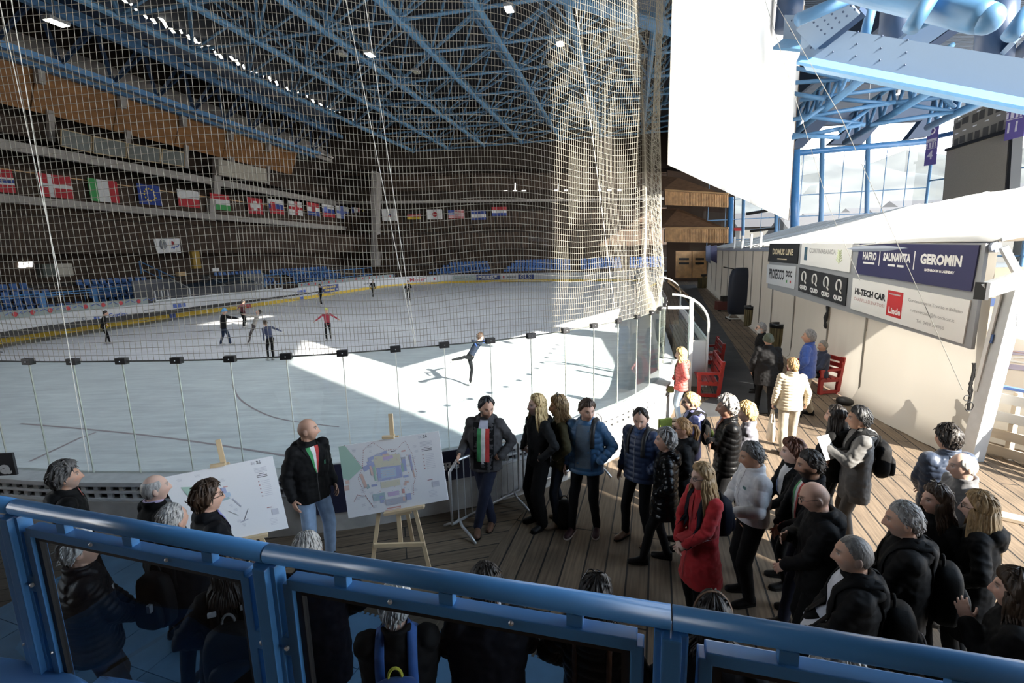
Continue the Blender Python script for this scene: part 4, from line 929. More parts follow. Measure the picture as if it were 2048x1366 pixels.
# ---------------------------------------------------------------- hanging white curtain beside the net
CURT = mat('white_curtain', (.86, .85, .82), .9, trans=.25)
ca, cb_ = Vector((2.82, 9.05, 0)), Vector((15.0, 27.0, 0)); mb = MB(); NU, NV = 60, 14; cn = Vector(((cb_-ca).y, -(cb_-ca).x, 0)).normalized()
def cpt(u, v):
    p = ca.lerp(cb_, u); z0 = 5.22 - .10*u ; z1 = 15.6
    p = p + cn*(.015*math.sin(u*38)+.01*math.sin(u*17+2))*math.sin(u*PI); return Vector((p.x, p.y, z0+(z1-z0)*v))
mb.loft([[cpt(i/NU, j/NV) for j in range(NV+1)] + [cpt(i/NU, j/NV)+cn*.02 for j in range(NV, -1, -1)] for i in range(NU+1)])
curt = mb.build('hanging_curtain', CURT, smooth=True); tag(curt, 'huge white curtain hanging from the roof between the net and the glazed hall', 'curtain')
MB().tube([cpt(0, 1), cpt(1, 1)], .06, 8).build('hanging_rail', GREY, curt)
MB().tube([cpt(1, 0)+cn*.03, cpt(1, 1)+cn*.03], .02, 6).build('edge_rope', mat('dark_edge_rope', (.18, .13, .09), .8), curt)
for (x0, y0, x1, y1, x2, y2, lb, Y0_, Y2_) in ((1548, 0, 1680, 230, 1925, 780, 'long thin steel cable slanting across the sign boards to the tent post', 12, 8.1), (1530, 0, 1660, 420, 1720, 560, 'thin steel cable hanging from the curtain corner toward the Cortinabanca sign', 14, 9.5)):
    a, m_, b = aty(x0, y0, Y0_), aty(x1, y1, (Y0_+Y2_)/2), aty(x2, y2, Y2_)
    tag(MB().tube([a, a.lerp(m_, .5), m_, m_.lerp(b, .5), b], .0055, 5).build('steel_cable', mat('cable_grey', (.20, .195, .18), .6)), lb, 'cable')

# ---------------------------------------------------------------- town and hillside outside
tag(MB().quad((10, 62, -.3), (200, 62, -.3), (200, 260, -.3), (-60, 260, -.3)).build('ground_outside', mat('outside_ground', (.075, .068, .057), .9, var=.2, scale=.08)), kind='structure')
mb = MB(); G = 24
for j in range(9):
    for i in range(G+1):
        x = -40 + 330*i/G; h = j/8; mb.v.append((x, 142+j*18, h*50 + 5*math.sin(i*1.3+j)*h))
mb.f = [(j*(G+1)+i, j*(G+1)+i+1, (j+1)*(G+1)+i+1, (j+1)*(G+1)+i) for j in range(8) for i in range(G)]; mb.m = [0]*len(mb.f)
tag(mb.build('hill_outside', mat('hillside', (.047, .041, .030), .9, var=.5, scale=.06, detail=8), smooth=True), kind='structure')
HW = mat('house_wall', (.085, .078, .068), .8); HR = mat('house_roof', (.03, .022, .017), .8); HWIN = mat('house_window', (.02, .02, .022), .3)
for i, (px, Y, w_, d_h, h_) in enumerate(((1612, 84, 8, 7, 6), (1664, 110, 12, 8, 8), (1706, 84, 7, 7, 5), (1748, 126, 14, 9, 10), (1788, 88, 8, 7, 7), (1838, 132, 16, 9, 12), (1925, 100, 12, 9, 9), (2080, 100, 14, 10, 12), (1500, 104, 8, 8, 8))):
    p = aty(px, 470, Y); p.z = 0; dirs = ('grey roofed pale house outside the glazed front', )
    t = empty('town_house', (p.x, p.y, -.3), label=('pale house with a brown roof outside, seen next to the thick blue column', 'wide pale house outside between the two slim columns', 'low pale house outside just before the middle slim column', 'big pale house outside right behind the middle slim column', 'pale house outside near the corner of the glazed front', 'tall pale house outside behind the corner bars', 'pale house outside behind the scoreboard', 'pale house outside beyond the number 11 banner', 'pale house outside seen under the white curtain')[i], cat='house')
    MB().box((0, 0, h_/2), (w_, d_h, h_)).build('wall', HW, t)
    r = MB(); r.loft([[(x, -d_h/2-.8, h_), (x, 0, h_+3.0), (x, d_h/2+.8, h_)] for x in (-w_/2-.8, w_/2+.8)]); r.build('roof', HR, t)
    for a in range(int(w_//3)):
        for b in range(max(1, int(h_//3))): MB().box((-w_/2+1.6+3*a, -d_h/2, 1.6+3*b), (1.1, .1, 1.3)).build('window', HWIN, t)
# unseen wall added behind the photographer, its end and slope shaped to cut the sunlight
q = [(-52, -6, 0), (13.6, -6, 0), (13.6, -6, 17.0), (19.5, -6, 23.9), (19.5, -6, 25.5), (-52, -6, 25.5)]
tag(MB().slab(q, (0, -.4, 0)).build('wall_behind', mat('sun_mask_timber', (.16, .11, .07), .8)), kind='structure')

MB_ = [Vector((15.5, -1.5, 0)), rp(104, 12, 0)]
tag(MB().slab([MB_[0]+Vector((0, 0, 16.5)), MB_[1]+Vector((0, 0, 16.5)), MB_[1]+Vector((0, 0, 25.5)), MB_[0]+Vector((0, 0, 25.5))], AY*.25).build('wall_added_sun_stop', mat('sun_stop_blue', (.05, .08, .13), .6)), kind='structure')  # added along the roof edge to keep stray sun off the far ice
tag(MB().slab([(-52, -6, 6.4), (13.2, -6, 6.4), (7.6, 0, 6.4), (6.2, 1.6, 6.4), (-52, 1.6, 6.4)], (0, 0, .35)).build('ceiling_added_shade', DARKW), kind='structure')  # unseen slab added overhead to darken the foreground
tag(MB().slab([(-30, .2, 0), (2.6, .2, 0), (2.6, .2, 1.54), (-30, .2, 1.54)], (0, -.2, 0)).build('wall_added_under_stand', DARKW), kind='structure')  # unseen wall, added with the slab overhead to darken the people below
# ================================================================== tent along the walkway
CANV = mat('tent_canvas', (.50, .47, .415), .75, trans=.22)
CANVR = mat('tent_roof_canvas', (.66, .65, .62), .7, trans=.06)
W0, W1, W2 = Vector((8.1, 8.2, 0)), Vector((8.42, 12.4, 0)), Vector((10.1, 18.6, 0)); W3 = Vector((19.4, 48.5, 0))
wl = [W0, W1, W2, W2.lerp(W3, .33), W2.lerp(W3, .66), W3]
TD = Vector((.29, .957, 0)); TN = Vector((.957, -.29, 0))
EAVE = 3.75
tent = empty('event_tent', label='long white canvas tent with a pitched roof along the right side of the walkway', cat='tent')
bays = [0, .22, .5, .75, 1.0]
stops = [W0, W0.lerp(W1, .75), W1.lerp(W2, .12), W1.lerp(W2, .62), W2.lerp(W3, .02)] + [W2.lerp(W3, f) for f in (.10, .18, .27, .37, .48, .6, .73, .86, 1)]
def wallpanel(a, b, seed, skirt=0.0):
    mb = MB(); n = 10; d = (b-a); nn = Vector((d.y, -d.x, 0)).normalized()
    rows = []
    for (z, o_) in ((0.02, -.18-skirt), (.10, -.06-skirt*.5), (.4, -.02), (1.2, .0), (2.2, .015), (EAVE, 0)):
        rows.append([a + d*(i/n) + nn*(o_ + .02*math.sin(i*2.3+seed+z)*(1 if 0 < i < n else 0)) + Vector((0, 0, z)) for i in range(n+1)])
    mb.loft(rows, closed=False, caps=False); return mb
wallmb = []
for i in range(len(stops)-1):
    wallpanel(stops[i]+(stops[i+1]-stops[i])*.012, stops[i+1], i*1.7, .22 if i == 0 else 0).build('wall_panel', CANV, tent, smooth=True)
    p = stops[i+1]; MB().tube([p+Vector((-.03, 0, 0)), p+Vector((-.03, 0, EAVE))], .022, 6).build('seam_pole', mat('seam_grey', (.30, .28, .25), .7), tent)
# roof: from the eave up to the ridge and down again
RW, RZ = 7.6, 5.55
def roofpt(p, u, ph):
    z = EAVE + (RZ-EAVE)*(1-abs(1-u)) - .10*math.sin(min(u, 2-u)*PI) + .03*math.sin(ph*3.1+u*4)
    q = p + TN*(RW*u); return Vector((q.x, q.y, z))
ri = []
pts = []
for i in range(len(stops)-1):
    for k in range(4): pts.append((stops[i].lerp(stops[i+1], k/4), i+k/4))
pts.append((stops[-1], len(stops)-1))
rows = [[roofpt(p + TN*-.12, u, ph) for u in np.linspace(0, 2, 21)] for p, ph in pts]
mb = MB(); mb.loft([r + [q+Vector((0, 0, -.02)) for q in reversed(r)] for r in rows]); mb.build('roof_canvas', CANVR, tent, smooth=True)
for i in range(0, len(pts), 4):
    MB().tube([roofpt(pts[i][0], u, pts[i][1])+Vector((0, 0, .02)) for u in np.linspace(0, 2, 15)], .035, 6).build('roof_rib', ALU, tent)
MB().tube([p+Vector((0, 0, EAVE-.1))+TN*-.05 for p in stops], .09, 8).build('eave_rail', mat('eave_rail_grey', (.30, .34, .42), .5), tent)
for i in (5, 6, 7, 8): MB().bar(stops[i]+Vector((-.15, 0, EAVE-.1)), stops[i]+Vector((-.15, 0, EAVE+.62)), .08, .08).build('eave_post', WHITE, tent)
# end frame: post and cross beam
pb = W0 + Vector((0, -.12, 0)); pt_ = aty(1997, 560, 8.05)
post = MB(); post.bar((7.99, 8.05, 0), (8.30, 8.05, 3.05), .22, .24, up=(0, 1, 0)); post.build('end_post', ALU, tent, bevel=.012)
hl = MB()
for j in range(10): hl.ball((8.27+.012*j*.2, 7.925, 2.55-.02*j), .008, 6)
hl.build('post_holes', BLACK, tent)
bm_a, bm_b = aty(1966, 582, 7.9), aty(2110, 536, 7.6); MB().bar(bm_a, bm_b, .18, .24).build('end_beam', ALU, tent, bevel=.012)
MB().box(bm_a+Vector((-.02, 0, 0)), (.06, .2, .28)).build('beam_end_cap', BLACK, tent)
MB().bar((8.05, 8.1, EAVE-.1), (8.42, 7.95, 2.9), .1, .1).build('corner_bracket', GREY, tent)
MB().bar((8.0, 8.16, 1.2), (8.13, 8.12, 2.9), .07, .03).build('tension_strap', WHITE, tent); MB().bar((8.07, 8.10, 2.05), (8.085, 8.10, 2.2), .06, .02).build('strap_label', mat('strap_blue', (.08, .15, .35), .7), tent)
# cables tied to the post
tc_ = MB(); rnd = random.Random(3)
base_p = aty(1940, 760, 8.0)
for k in range(5):
    pts_ = [base_p + Vector((rnd.uniform(-.03, .03), -.03, .30 - .12*j)) + Vector((rnd.uniform(-.02, .02), 0, 0)) for j in range(8)]
    tc_.tube(pts_, .012, 5)
tc_.tube([base_p + Vector((math.cos(a)*.07, -.05, -.45+math.sin(a)*.08)) for a in np.linspace(0, 2*PI, 14)[:-1]], .008, 4, closed=True)
tc_.tube([base_p + Vector((-.06+math.cos(a)*.05, -.05, -.3+math.sin(a)*.05)) for a in np.linspace(0, 2*PI, 14)[:-1]], .007, 4, closed=True)
tag(tc_.build('cable_bundle', BLACK), 'black cable bundle with loose loops tied to the tent end post', 'cable')
tag(MB().ball(stops[1]+Vector((-.42, -.1, .07)), (.17, .22, .10), 12).build('ballast_bag', BLACK, smooth=True), 'small black ballast bag at the foot of the tent wall seam', 'bag')
tag(MB().tube([stops[2]+Vector((-.09, 0, 2.2+.02*math.sin(j*2))) - Vector((0, .03*math.sin(j), .1*j)) for j in range(8)], [.02, .05, .03, .05, .06, .03, .05, .02], 6).build('strap_bundle', BLACK, smooth=True), 'black strap bundle hanging on the tent wall above the bins', 'strap')

# ------------------------------------------------------------------ sign boards on the tent
SG = mat('sign_frame_grey', (.30, .31, .32), .5); SNAV = mat('sign_navy', (.035, .035, .10), .45); SWHI = mat('sign_white', (.76, .75, .72), .5); SBLK = mat('sign_black', (.018, .019, .022), .5); SSIL = mat('sign_silver', (.55, .56, .57), .5)
SRED = mat('sign_red', (.55, .03, .035), .5); SGOLD = mat('sign_gold', (.62, .52, .34), .5); SGRN = mat('sign_green', (.10, .35, .12), .5); SDK = mat('sign_dark_print', (.05, .06, .07), .5); STEAL = mat('sign_teal', (.06, .13, .19), .5); SYEL = mat('sign_yellow', (.68, .58, .12), .5); SLG = mat('sign_light_print', (.40, .39, .38), .5); SPALE = mat('sign_palm', (.62, .68, .42), .6); SPINK = mat('sign_pale_red_print', (.62, .42, .40), .5)
s_r, s_l = Vector((7.93, 8.28, 0)), aty(1538, 530, 17.0); s_l.z = 0
SX = (s_r-s_l).normalized(); SN = Vector((SX.y, -SX.x, 0)); SN = -SN if SN.x > 0 else SN
SL = (s_r-s_l).length
def sp(x, z, o_=0.0): return s_l + SX*x + SN*o_ + Vector((0, 0, z))
def sxz(px, py):
    """sign-board coordinates (along, height) under a line of sight"""
    p = onpl(px, py, s_l, s_r); return (p-s_l).dot(SX), p.z
zt_l, zb_l = sxz(1541, 487)[1], sxz(1537, 576)[1]; zt_r, zb_r = sxz(1982, 486)[1], sxz(1938, 698)[1]
zt = (zt_l+zt_r)/2; zb = (zb_l+zb_r)/2
fr_ = MB().slab([sp(0, zb_l), sp(SL, zb_r), sp(SL, zt_r), sp(0, zt_l)], SN*-.06).build('sign_frame', SG)
tag(fr_, 'long grey metal frame on the tent front that carries two rows of sponsor boards', 'sign frame')
def board(tl, tr_, br, bl, base, label):
    t = empty('sponsor_board', label=label, cat='sign')
    A = [sxz(*q_) for q_ in (bl, br, tr_, tl)]
    MB().slab([sp(x, z, .002) for x, z in A], SN*.025).build('board_face', base, t)
    x0 = (A[0][0]+A[3][0])/2; x1 = (A[1][0]+A[2][0])/2; zc0 = (A[0][1]+A[3][1])/2; zc1 = (A[1][1]+A[2][1])/2; h0 = A[3][1]-A[0][1]; h1 = A[2][1]-A[1][1]
    def at(u, v): return sp(x0+(x1-x0)*u, zc0+(zc1-zc0)*u + (h0+(h1-h0)*u)*(v-.5), .027)
    return t, at, x1-x0, (h0+h1)/2
def printing(t, at, W, H, items, name='lettering'):
    ms = list(dict.fromkeys(i[-1] for i in items)); mb = MB()
    for it in items:
        if it[0] == 'T':
            _, tx, u, v, wd, sz, bold, m = it
            X = (at(min(1, u+.01), v)-at(u, v)).normalized(); put_text(mb, tx, sz*H, at(u, v), X, (0, 0, 1), SN, 0, 0, bold*H*1.15, wd*W, k=ms.index(m), off=.003)
        elif it[0] == 'R':
            _, u0, v0, u1, v1, m = it; mb.quad(at(u0, v0)+SN*.002, at(u1, v0)+SN*.002, at(u1, v1)+SN*.002, at(u0, v1)+SN*.002, ms.index(m))
        elif it[0] == 'C':   # stroke through points
            _, pts_, r, m = it; mb.tube([at(u, v)+SN*.003 for u, v in pts_], r, 5, k=ms.index(m))
    mb.build(name, ms, t, fix=False)
t, at, W, H = board((1541, 487), (1600, 487), (1596, 528), (1537, 523), SBLK, 'black board reading Domus Line in pale gold, top left of the sponsor boards')
printing(t, at, W, H, [('T', 'DOMUS LINE', .5, .55, .70, .42, .012, SGOLD), ('R', .34, .16, .66, .22, SGOLD)])
t, at, W, H = board((1536, 529), (1594, 533), (1590, 578), (1534, 566), SSIL, 'silver board reading Prosecco DOC below the Domus Line board')
printing(t, at, W, H, [('T', 'PROSECCO', .37, .52, .54, .66, .02, SBLK), ('T', 'DOC', .80, .62, .20, .36, .02, SBLK), ('R', .72, .22, .76, .34, SGRN), ('R', .84, .22, .88, .34, SRED)])
t, at, W, H = board((1606, 486), (1708, 487), (1701, 545), (1602, 528), SWHI, 'white board reading Cortinabanca with a pale plant emblem')
printing(t, at, W, H, [('T', 'CORTINABANCA', .46, .66, .54, .26, .006, SLG), ('R', .08, .22, .145, .82, STEAL), ('R', .11, .48, .145, .70, SYEL)] +
         [('C', [(.80, .25), (.80, .75)], .012, SPALE)] + [('C', [(.80, .3+.08*k), (.80+.05*s_*(1-.1*k), .40+.09*k)], .014, SPALE) for k in range(5) for s_ in (-1, 1)])
t, at, W, H = board((1600, 535), (1697, 556), (1692, 612), (1598, 581), SBLK, 'black board with four white looped emblems each reading Quid')
it = []
for k in range(4):
    u = .13+.245*k
    it += [('C', [(u+.045*math.sin(a)*1.0, .66+.21*math.cos(a)) for a in np.linspace(-2.6, 2.2, 16)], .022, SWHI), ('C', [(u+.02, .50), (u+.055, .40)], .022, SWHI), ('T', 'QUID', u, .20, .17, .22, .012, SWHI)]
printing(t, at, W, H, it)
t, at, W, H = board((1722, 487), (1962, 490), (1945, 583), (1713, 547), SNAV, 'wide navy board reading Hafro, Saunavita, Geromin')
printing(t, at, W, H, [('T', 'HAFRO', .135, .60, .150, .30, .012, SWHI), ('T', 'SAUNAVITA', .405, .61, .255, .30, .012, SWHI), ('T', 'GEROMIN', .765, .62, .30, .34, .014, SWHI), ('R', .238, .34, .246, .78, SWHI), ('R', .560, .34, .568, .82, SWHI),
    ('R', .07, .36, .195, .42, SWHI), ('R', .33, .36, .40, .42, SWHI), ('R', .42, .36, .48, .42, SWHI), ('T', 'BATHROOM & LAUNDRY', .765, .36, .22, .08, .005, SWHI)])
t, at, W, H = board((1708, 556), (1944, 601), (1928, 688), (1703, 617), SWHI, 'wide white board reading Hi-Tech Car with a red square')
tt_ = [('T', 'HI-TECH CAR', .20, .60, .33, .25, .012, SBLK), ('T', 'CARRELLI ELEVATORI', .20, .36, .33, .14, .002, SPINK), ('R', .385, .14, .525, .86, SRED), ('T', 'Linde', .46, .30, .11, .24, .008, SWHI), ('R', .395, .745, .50, .785, SWHI),
       ('T', 'Concessionaria Treviso e Belluno', .77, .71, .40, .115, .001, SLG), ('T', 'commerciale@hi-techcar.it', .76, .46, .33, .115, .001, SLG), ('T', 'Tel. 0438 394950', .76, .22, .21, .115, .001, SLG)]
printing(t, at, W, H, tt_)
# two small dark boards far down the tent front
for k, (x0, x1, m, lb) in enumerate(((1412, 1421, mat('far_board_blue', (.12, .14, .22), .6), 'far grey-blue board at the end of the tent eave'), (1422, 1434, SNAV, 'far navy board at the end of the tent eave'))):
    Yb = (36, 33)[k]; q = [aty(x, y, Yb) for x, y in ((x0, 520), (x1, 527), (x1, 490), (x0, 492))]; tag(MB().slab(q, (0, .08, 0)).build('hanging_board', m), lb, 'sign')

# ------------------------------------------------------------------ curling sheet, low board and plank fence past the tent end
tag(MB().quad((8.9, 2.0, .012), (30, 2.0, .012), (30, 34, .012), (10.9, 17, .012)).build('floor_curling_ice', mat('curling_ice', (.62, .54, .44), .35, var=.06, scale=.6)), kind='structure')
rc = onz(2052, 722)
mb = MB()
for r0, r1, m in ((.95, 1.83, 0), (.3, .61, 1)):
    rings = [[(rc.x+r*math.cos(a), rc.y+r*math.sin(a), .018) for a in np.linspace(0, 2*PI, 40)] for r in (r0, r1)]; mb.loft(rings, m, closed=False, caps=False)
tag(mb.build('floor_curling_ring', [mat('ring_purple', (.27, .24, .38), .4), SWHI], fix=False), kind='structure')
a, b = onz(1985, 700), onz(2080, 712); d = (b-a).normalized()
tag(MB().slab([a-d*1.5+Vector((0, 0, .02)), b+d*3+Vector((0, 0, .02)), b+d*3+Vector((0, .28, .02)), a-d*1.5+Vector((0, .28, .02))], (0, 0, .004)).build('floor_curling_hog_line', mat('hog_line_red', (.45, .24, .18), .5)), kind='structure')
a = aty(1995, 655, 24); t = empty('hall_divider', label='pale divider boards with a blue stripe beyond the curling sheet', cat='divider')
MB().slab([Vector((18, 22, .0)), Vector((42, 19, .0)), Vector((42, 19, 2.6)), Vector((18, 22, 2.6))], (0, .1, 0)).build('boards', mat('divider_beige', (.55, .49, .40), .6), t); MB().slab([Vector((18, 21.95, .9)), Vector((42, 18.95, .9)), Vector((42, 18.95, 1.25)), Vector((18, 21.95, 1.25))], (0, -.04, 0)).build('stripe', mat('divider_blue', (.06, .12, .32), .6), t)
t = empty('plank_fence', label='low fence of broad pale planks running past the foot of the tent post', cat='fence')
f0, f1 = Vector((8.42, 8.3, 0)), Vector((9.6, 5.2, 0)); fd = (f1-f0).normalized(); fnn = Vector((-fd.y, fd.x, 0))
PLK = mat('pale_plank', (.62, .52, .40), .7, var=.1, scale=3, stretch=(.4, .4, 3)); WPLK = mat('white_plank', (.72, .70, .66), .6)
for z, m in ((.12, PLK), (.42, PLK), (.74, WPLK), (1.06, WPLK)):
    MB().bar(f0+Vector((0, 0, z)), f1+fd*1.5+Vector((0, 0, z)), .035, .17).build('plank', m, t, bevel=.004)
for u in (.1, .45, .8, 1.15): p = f0.lerp(f1, u)+fnn*.05; MB().bar(p, p+Vector((0, 0, 1.2)), .08, .08).build('fence_post', PLK, t)
t = empty('curling_side_board', label='low white side board with a blue top edge behind the plank fence', cat='side board')
g0, g1 = f0+fnn*.55+Vector((0, .5, 0)), f1+fnn*.9+fd*2
MB().slab([g0, g1, g1+Vector((0, 0, 1.05)), g0+Vector((0, 0, 1.05))], fnn*.05).build('board', WPLK, t); MB().bar(g0+Vector((0, 0, 1.09)), g1+Vector((0, 0, 1.09)), .10, .05).build('top_edge', mat('edge_blue', (.10, .20, .55), .5), t)
tag(MB().bar(onz(1848, 1000)+Vector((0, 0, .03)), onz(2090, 1055)+Vector((0, 0, .03)), .2, .05).build('loose_plank', PLK, bevel=.004), 'loose pale plank lying on the deck in front of the tent post', 'plank')

# ------------------------------------------------------------------ benches, bins, trolley, player box
REDW = mat('red_bench_paint', (.38, .025, .02), .45, var=.15, scale=6)
def bench(p, rz, label, L_=1.5):
    t = empty('park_bench', p, rz, label, 'bench')
    for x in (-L_/2+.08, L_/2-.08):
        MB().bar((x, -.22, 0), (x, -.22, .64), .09, .09).build('leg', REDW, t, bevel=.008); MB().bar((x, .24, 0), (x, .33, .95), .09, .09).build('leg', REDW, t, bevel=.008)
        MB().bar((x, -.28, .62), (x, .30, .64), .10, .06).build('armrest', REDW, t, bevel=.008); MB().bar((x, -.22, .36), (x, .26, .36), .07, .08).build('cross_rail', REDW, t); MB().bar((x, -.22, .06), (x, .26, .06), .07, .08).build('foot_rail', REDW, t)
    for j in range(4): MB().bar((-L_/2, -.20+.12*j, .42), (L_/2, -.20+.12*j, .42), .10, .035).build('seat_slat', REDW, t, bevel=.006)
    for j in range(3): MB().bar((-L_/2, .25+.03*j, .58+.15*j), (L_/2, .25+.03*j, .58+.15*j), .03, .11).build('back_slat', REDW, t, bevel=.006)
    return t
pb_ = onz(1395, 790)
bench((5.15, 12.75, 0), R(-105), 'red timber bench next to the glass by the woman in the red jacket', 1.6)
bench((6.15, 15.0, 0), R(-105), 'red timber bench further along the glass inside the curved screen', 1.5)
wpt = onz(1650, 782); bench((8.0, 12.7, 0), R(-85), 'red timber bench against the tent wall with a person sitting on it', 1.4)
BINW = mat('bin_slat_wood', (.15, .115, .05), .7, var=.2, scale=4, stretch=(3, 3, .4)); BAG = mat('bin_bag', (.015, .015, .016), .3)
def bin_(p, label, r=.32, h=.95):
    t = empty('slatted_bin', p, 0, label, 'litter bin')
    for j in range(20):
        a = 2*PI*j/20; MB().box((r*math.cos(a), r*math.sin(a), h/2+.02), (.02, .085, h), rz=a).build('slat', BINW, t)
    MB().lathe((0, 0, 0), [(r*.9, .03), (r*.93, h*.95)], 20).build('liner', BAG, t)
    mb = MB(); mb.lathe((0, 0, 0), [(r*1.0, h*.86), (r*1.12, h*.88), (r*1.13, h*1.0), (r*1.08, h*1.04), (r*.85, h*1.03), (r*.8, h*.9)], 20); mb.build('bag_rim', BAG, t, smooth=True)
bin_(onz(1557, 699), 'slatted timber litter bin with a black bag rim beside the bearded man')
bin_(onz(1503, 652), 'slatted timber litter bin with a black bag rim next to the covered trolley', .34)
bin_(onz(1404, 576), 'distant slatted litter bin at the far end of the walkway', .4, 1.3)
t = empty('covered_trolley', onz(1478, 640), R(-10), 'tall folded frame under a dark blue cover on a white trolley by the tent wall', 'covered trolley')
mb = MB(); rings = []
for z, wx, wy in ((.32, .50, .30), (.5, .58, .36), (1.4, .60, .36), (2.3, .56, .34), (2.62, .44, .28), (2.72, .25, .18)):
    rings.append([(wx*(abs(math.cos(a))**.5)*(1 if math.cos(a) >= 0 else -1), wy*(abs(math.sin(a))**.5)*(1 if math.sin(a) >= 0 else -1)+.03*math.sin(z*5), z) for a in np.linspace(0, 2*PI, 25)[:-1]])
mb.loft(rings).build('cover', mat('dark_blue_cover', (.012, .016, .03), .6), t, smooth=True)
for x in (-.55, .55): MB().bar((x, -.4, .12), (x, .4, .12), .05, .05).build('frame_rail', WHITE, t); MB().bar((x, 0, .12), (x*.4, 0, .6), .05, .05).build('frame_leg', WHITE, t)
MB().bar((-.6, -.4, .12), (.6, -.4, .12), .05, .05).build('frame_rail', WHITE, t)
for x in (-.55, .55):
    for y in (-.38, .38): MB().lathe((x, y, .07), [(.06, -.02), (.06, .02)], 12, M=Matrix.Rotation(PI/2, 3, 'X')).build('wheel', BLACK, t)
MB().bar((-.35, 0, 2.65), (-.95, -.2, 2.78), .05, .05).build('handle_pole', BLACK, t)
t = empty('folded_table', onz(1447, 622), 0, 'dark folded cart with red parts behind the covered trolley', 'cart')
MB().box((0, 0, .35), (.9, .5, .5)).build('deck', mat('dark_red_cart', (.12, .03, .025), .6), t); MB().box((.1, 0, .75), (.5, .4, .3)).build('load', BLACK, t)
for x in (-.35, .35): MB().lathe((x, -.22, .1), [(.1, -.02), (.1, .02)], 12, M=Matrix.Rotation(PI/2, 3, 'X')).build('wheel', BLACK, t)
# player box with curved clear shield and white frame, past the near glass
t = empty('player_box', label='player box with a curved clear shield in a white frame next to the near glass', cat='player box')
b0 = Vector((4.35, 13.2, 0)); SDv = Vector((.25, .968, 0)); SNv = Vector((.968, -.25, 0))
def bp_(u, o_, z): p = b0 + SDv*u + SNv*o_; return Vector((p.x, p.y, z))
WF = mat('box_frame_white', (.70, .70, .68), .5)
arc = [(0, 2.55)] + [(.95*math.sin(a), 1.75+.8*math.cos(a)) for a in np.linspace(.15, PI/2, 10)] + [(.95, 0.02)]
for u in (0.0, 9.0):
    MB().tube([bp_(u, o_, z) for o_, z in arc], .03, 8).build('end_arch', WF, t)
for k, u in enumerate((0.0,)):
    poly = [bp_(u, o_, z) for o_, z in arc]; MB().slab([bp_(u, .55, 1.35), bp_(u, .93, 1.35)] + [bp_(u, o_, z) for o_, z in arc[-2:-7:-1]] + [bp_(u, .55, 2.40)], SDv*.01).build('end_glass', GLASS, t)
    MB().slab([bp_(u, .5, .02), bp_(u, .95, .02), bp_(u, .95, 1.3), bp_(u, .5, 1.3)], SDv*.04).build('end_panel', WF, t)
    MB().bar(bp_(u, .5, 0), bp_(u, .5, 2.45), .09, .09).build('end_upright', WF, t); MB().bar(bp_(u, -.1, 2.2), bp_(u, .5, 2.2), .07, .07).build('end_crossbar', WF, t)
MB().loft([[bp_(u, o_, z) for o_, z in arc[1:-1]] for u in (0, 9.0)], closed=False, caps=False).build('curved_shield', glassmat('player_shield', (.82, .86, .87), 1.0), t, smooth=True)
MB().slab([bp_(0, .95, .02), bp_(9, .95, .02), bp_(9, .95, 1.3), bp_(0, .95, 1.3)], SNv*-.04).build('rear_panel', mat('box_rear_panel', (.5, .5, .5), .6), t)
MB().tube([bp_(0, .95, 1.32), bp_(9, .95, 1.32)], .03, 6).build('rear_rail', WF, t)
for k in range(4): MB().bar(bp_(.3, .50+.11*k, .48+(.0 if k < 2 else .0)), bp_(8.6, .50+.11*k, .48), .09, .03).build('bench_slat', mat('box_bench_grey', (.18, .18, .18), .6), t)
for k in range(3): MB().bar(bp_(.3, .86, .7+.16*k), bp_(8.6, .86, .7+.16*k), .03, .1).build('bench_back_slat', mat('box_bench_grey', (.18, .18, .18), .6), t)
t = empty('rink_gate', label='white framed clear gate leaf standing open beside the woman in the red jacket', cat='gate')
g0, g1 = Vector((4.62, 12.45, 0)), Vector((4.05, 12.15, 0))
MB().slab([g0+Vector((0, 0, .95)), g1+Vector((0, 0, .95)), g1+Vector((0, 0, 2.0)), g0+Vector((0, 0, 2.0))], (.004, .012, 0)).build('pane', GLASS, t); MB().bar(g0, g0+Vector((0, 0, 2.05)), .07, .09).build('hinge_post', WF, t); MB().bar(g0+Vector((0, 0, .93)), g1+Vector((0, 0, .93)), .06, .09).build('rail', WF, t); MB().slab([g0+Vector((0, 0, .1)), g1+Vector((0, 0, .1)), g1+Vector((0, 0, .9)), g0+Vector((0, 0, .9))], (.01, .03, 0)).build('lower_panel', WF, t)

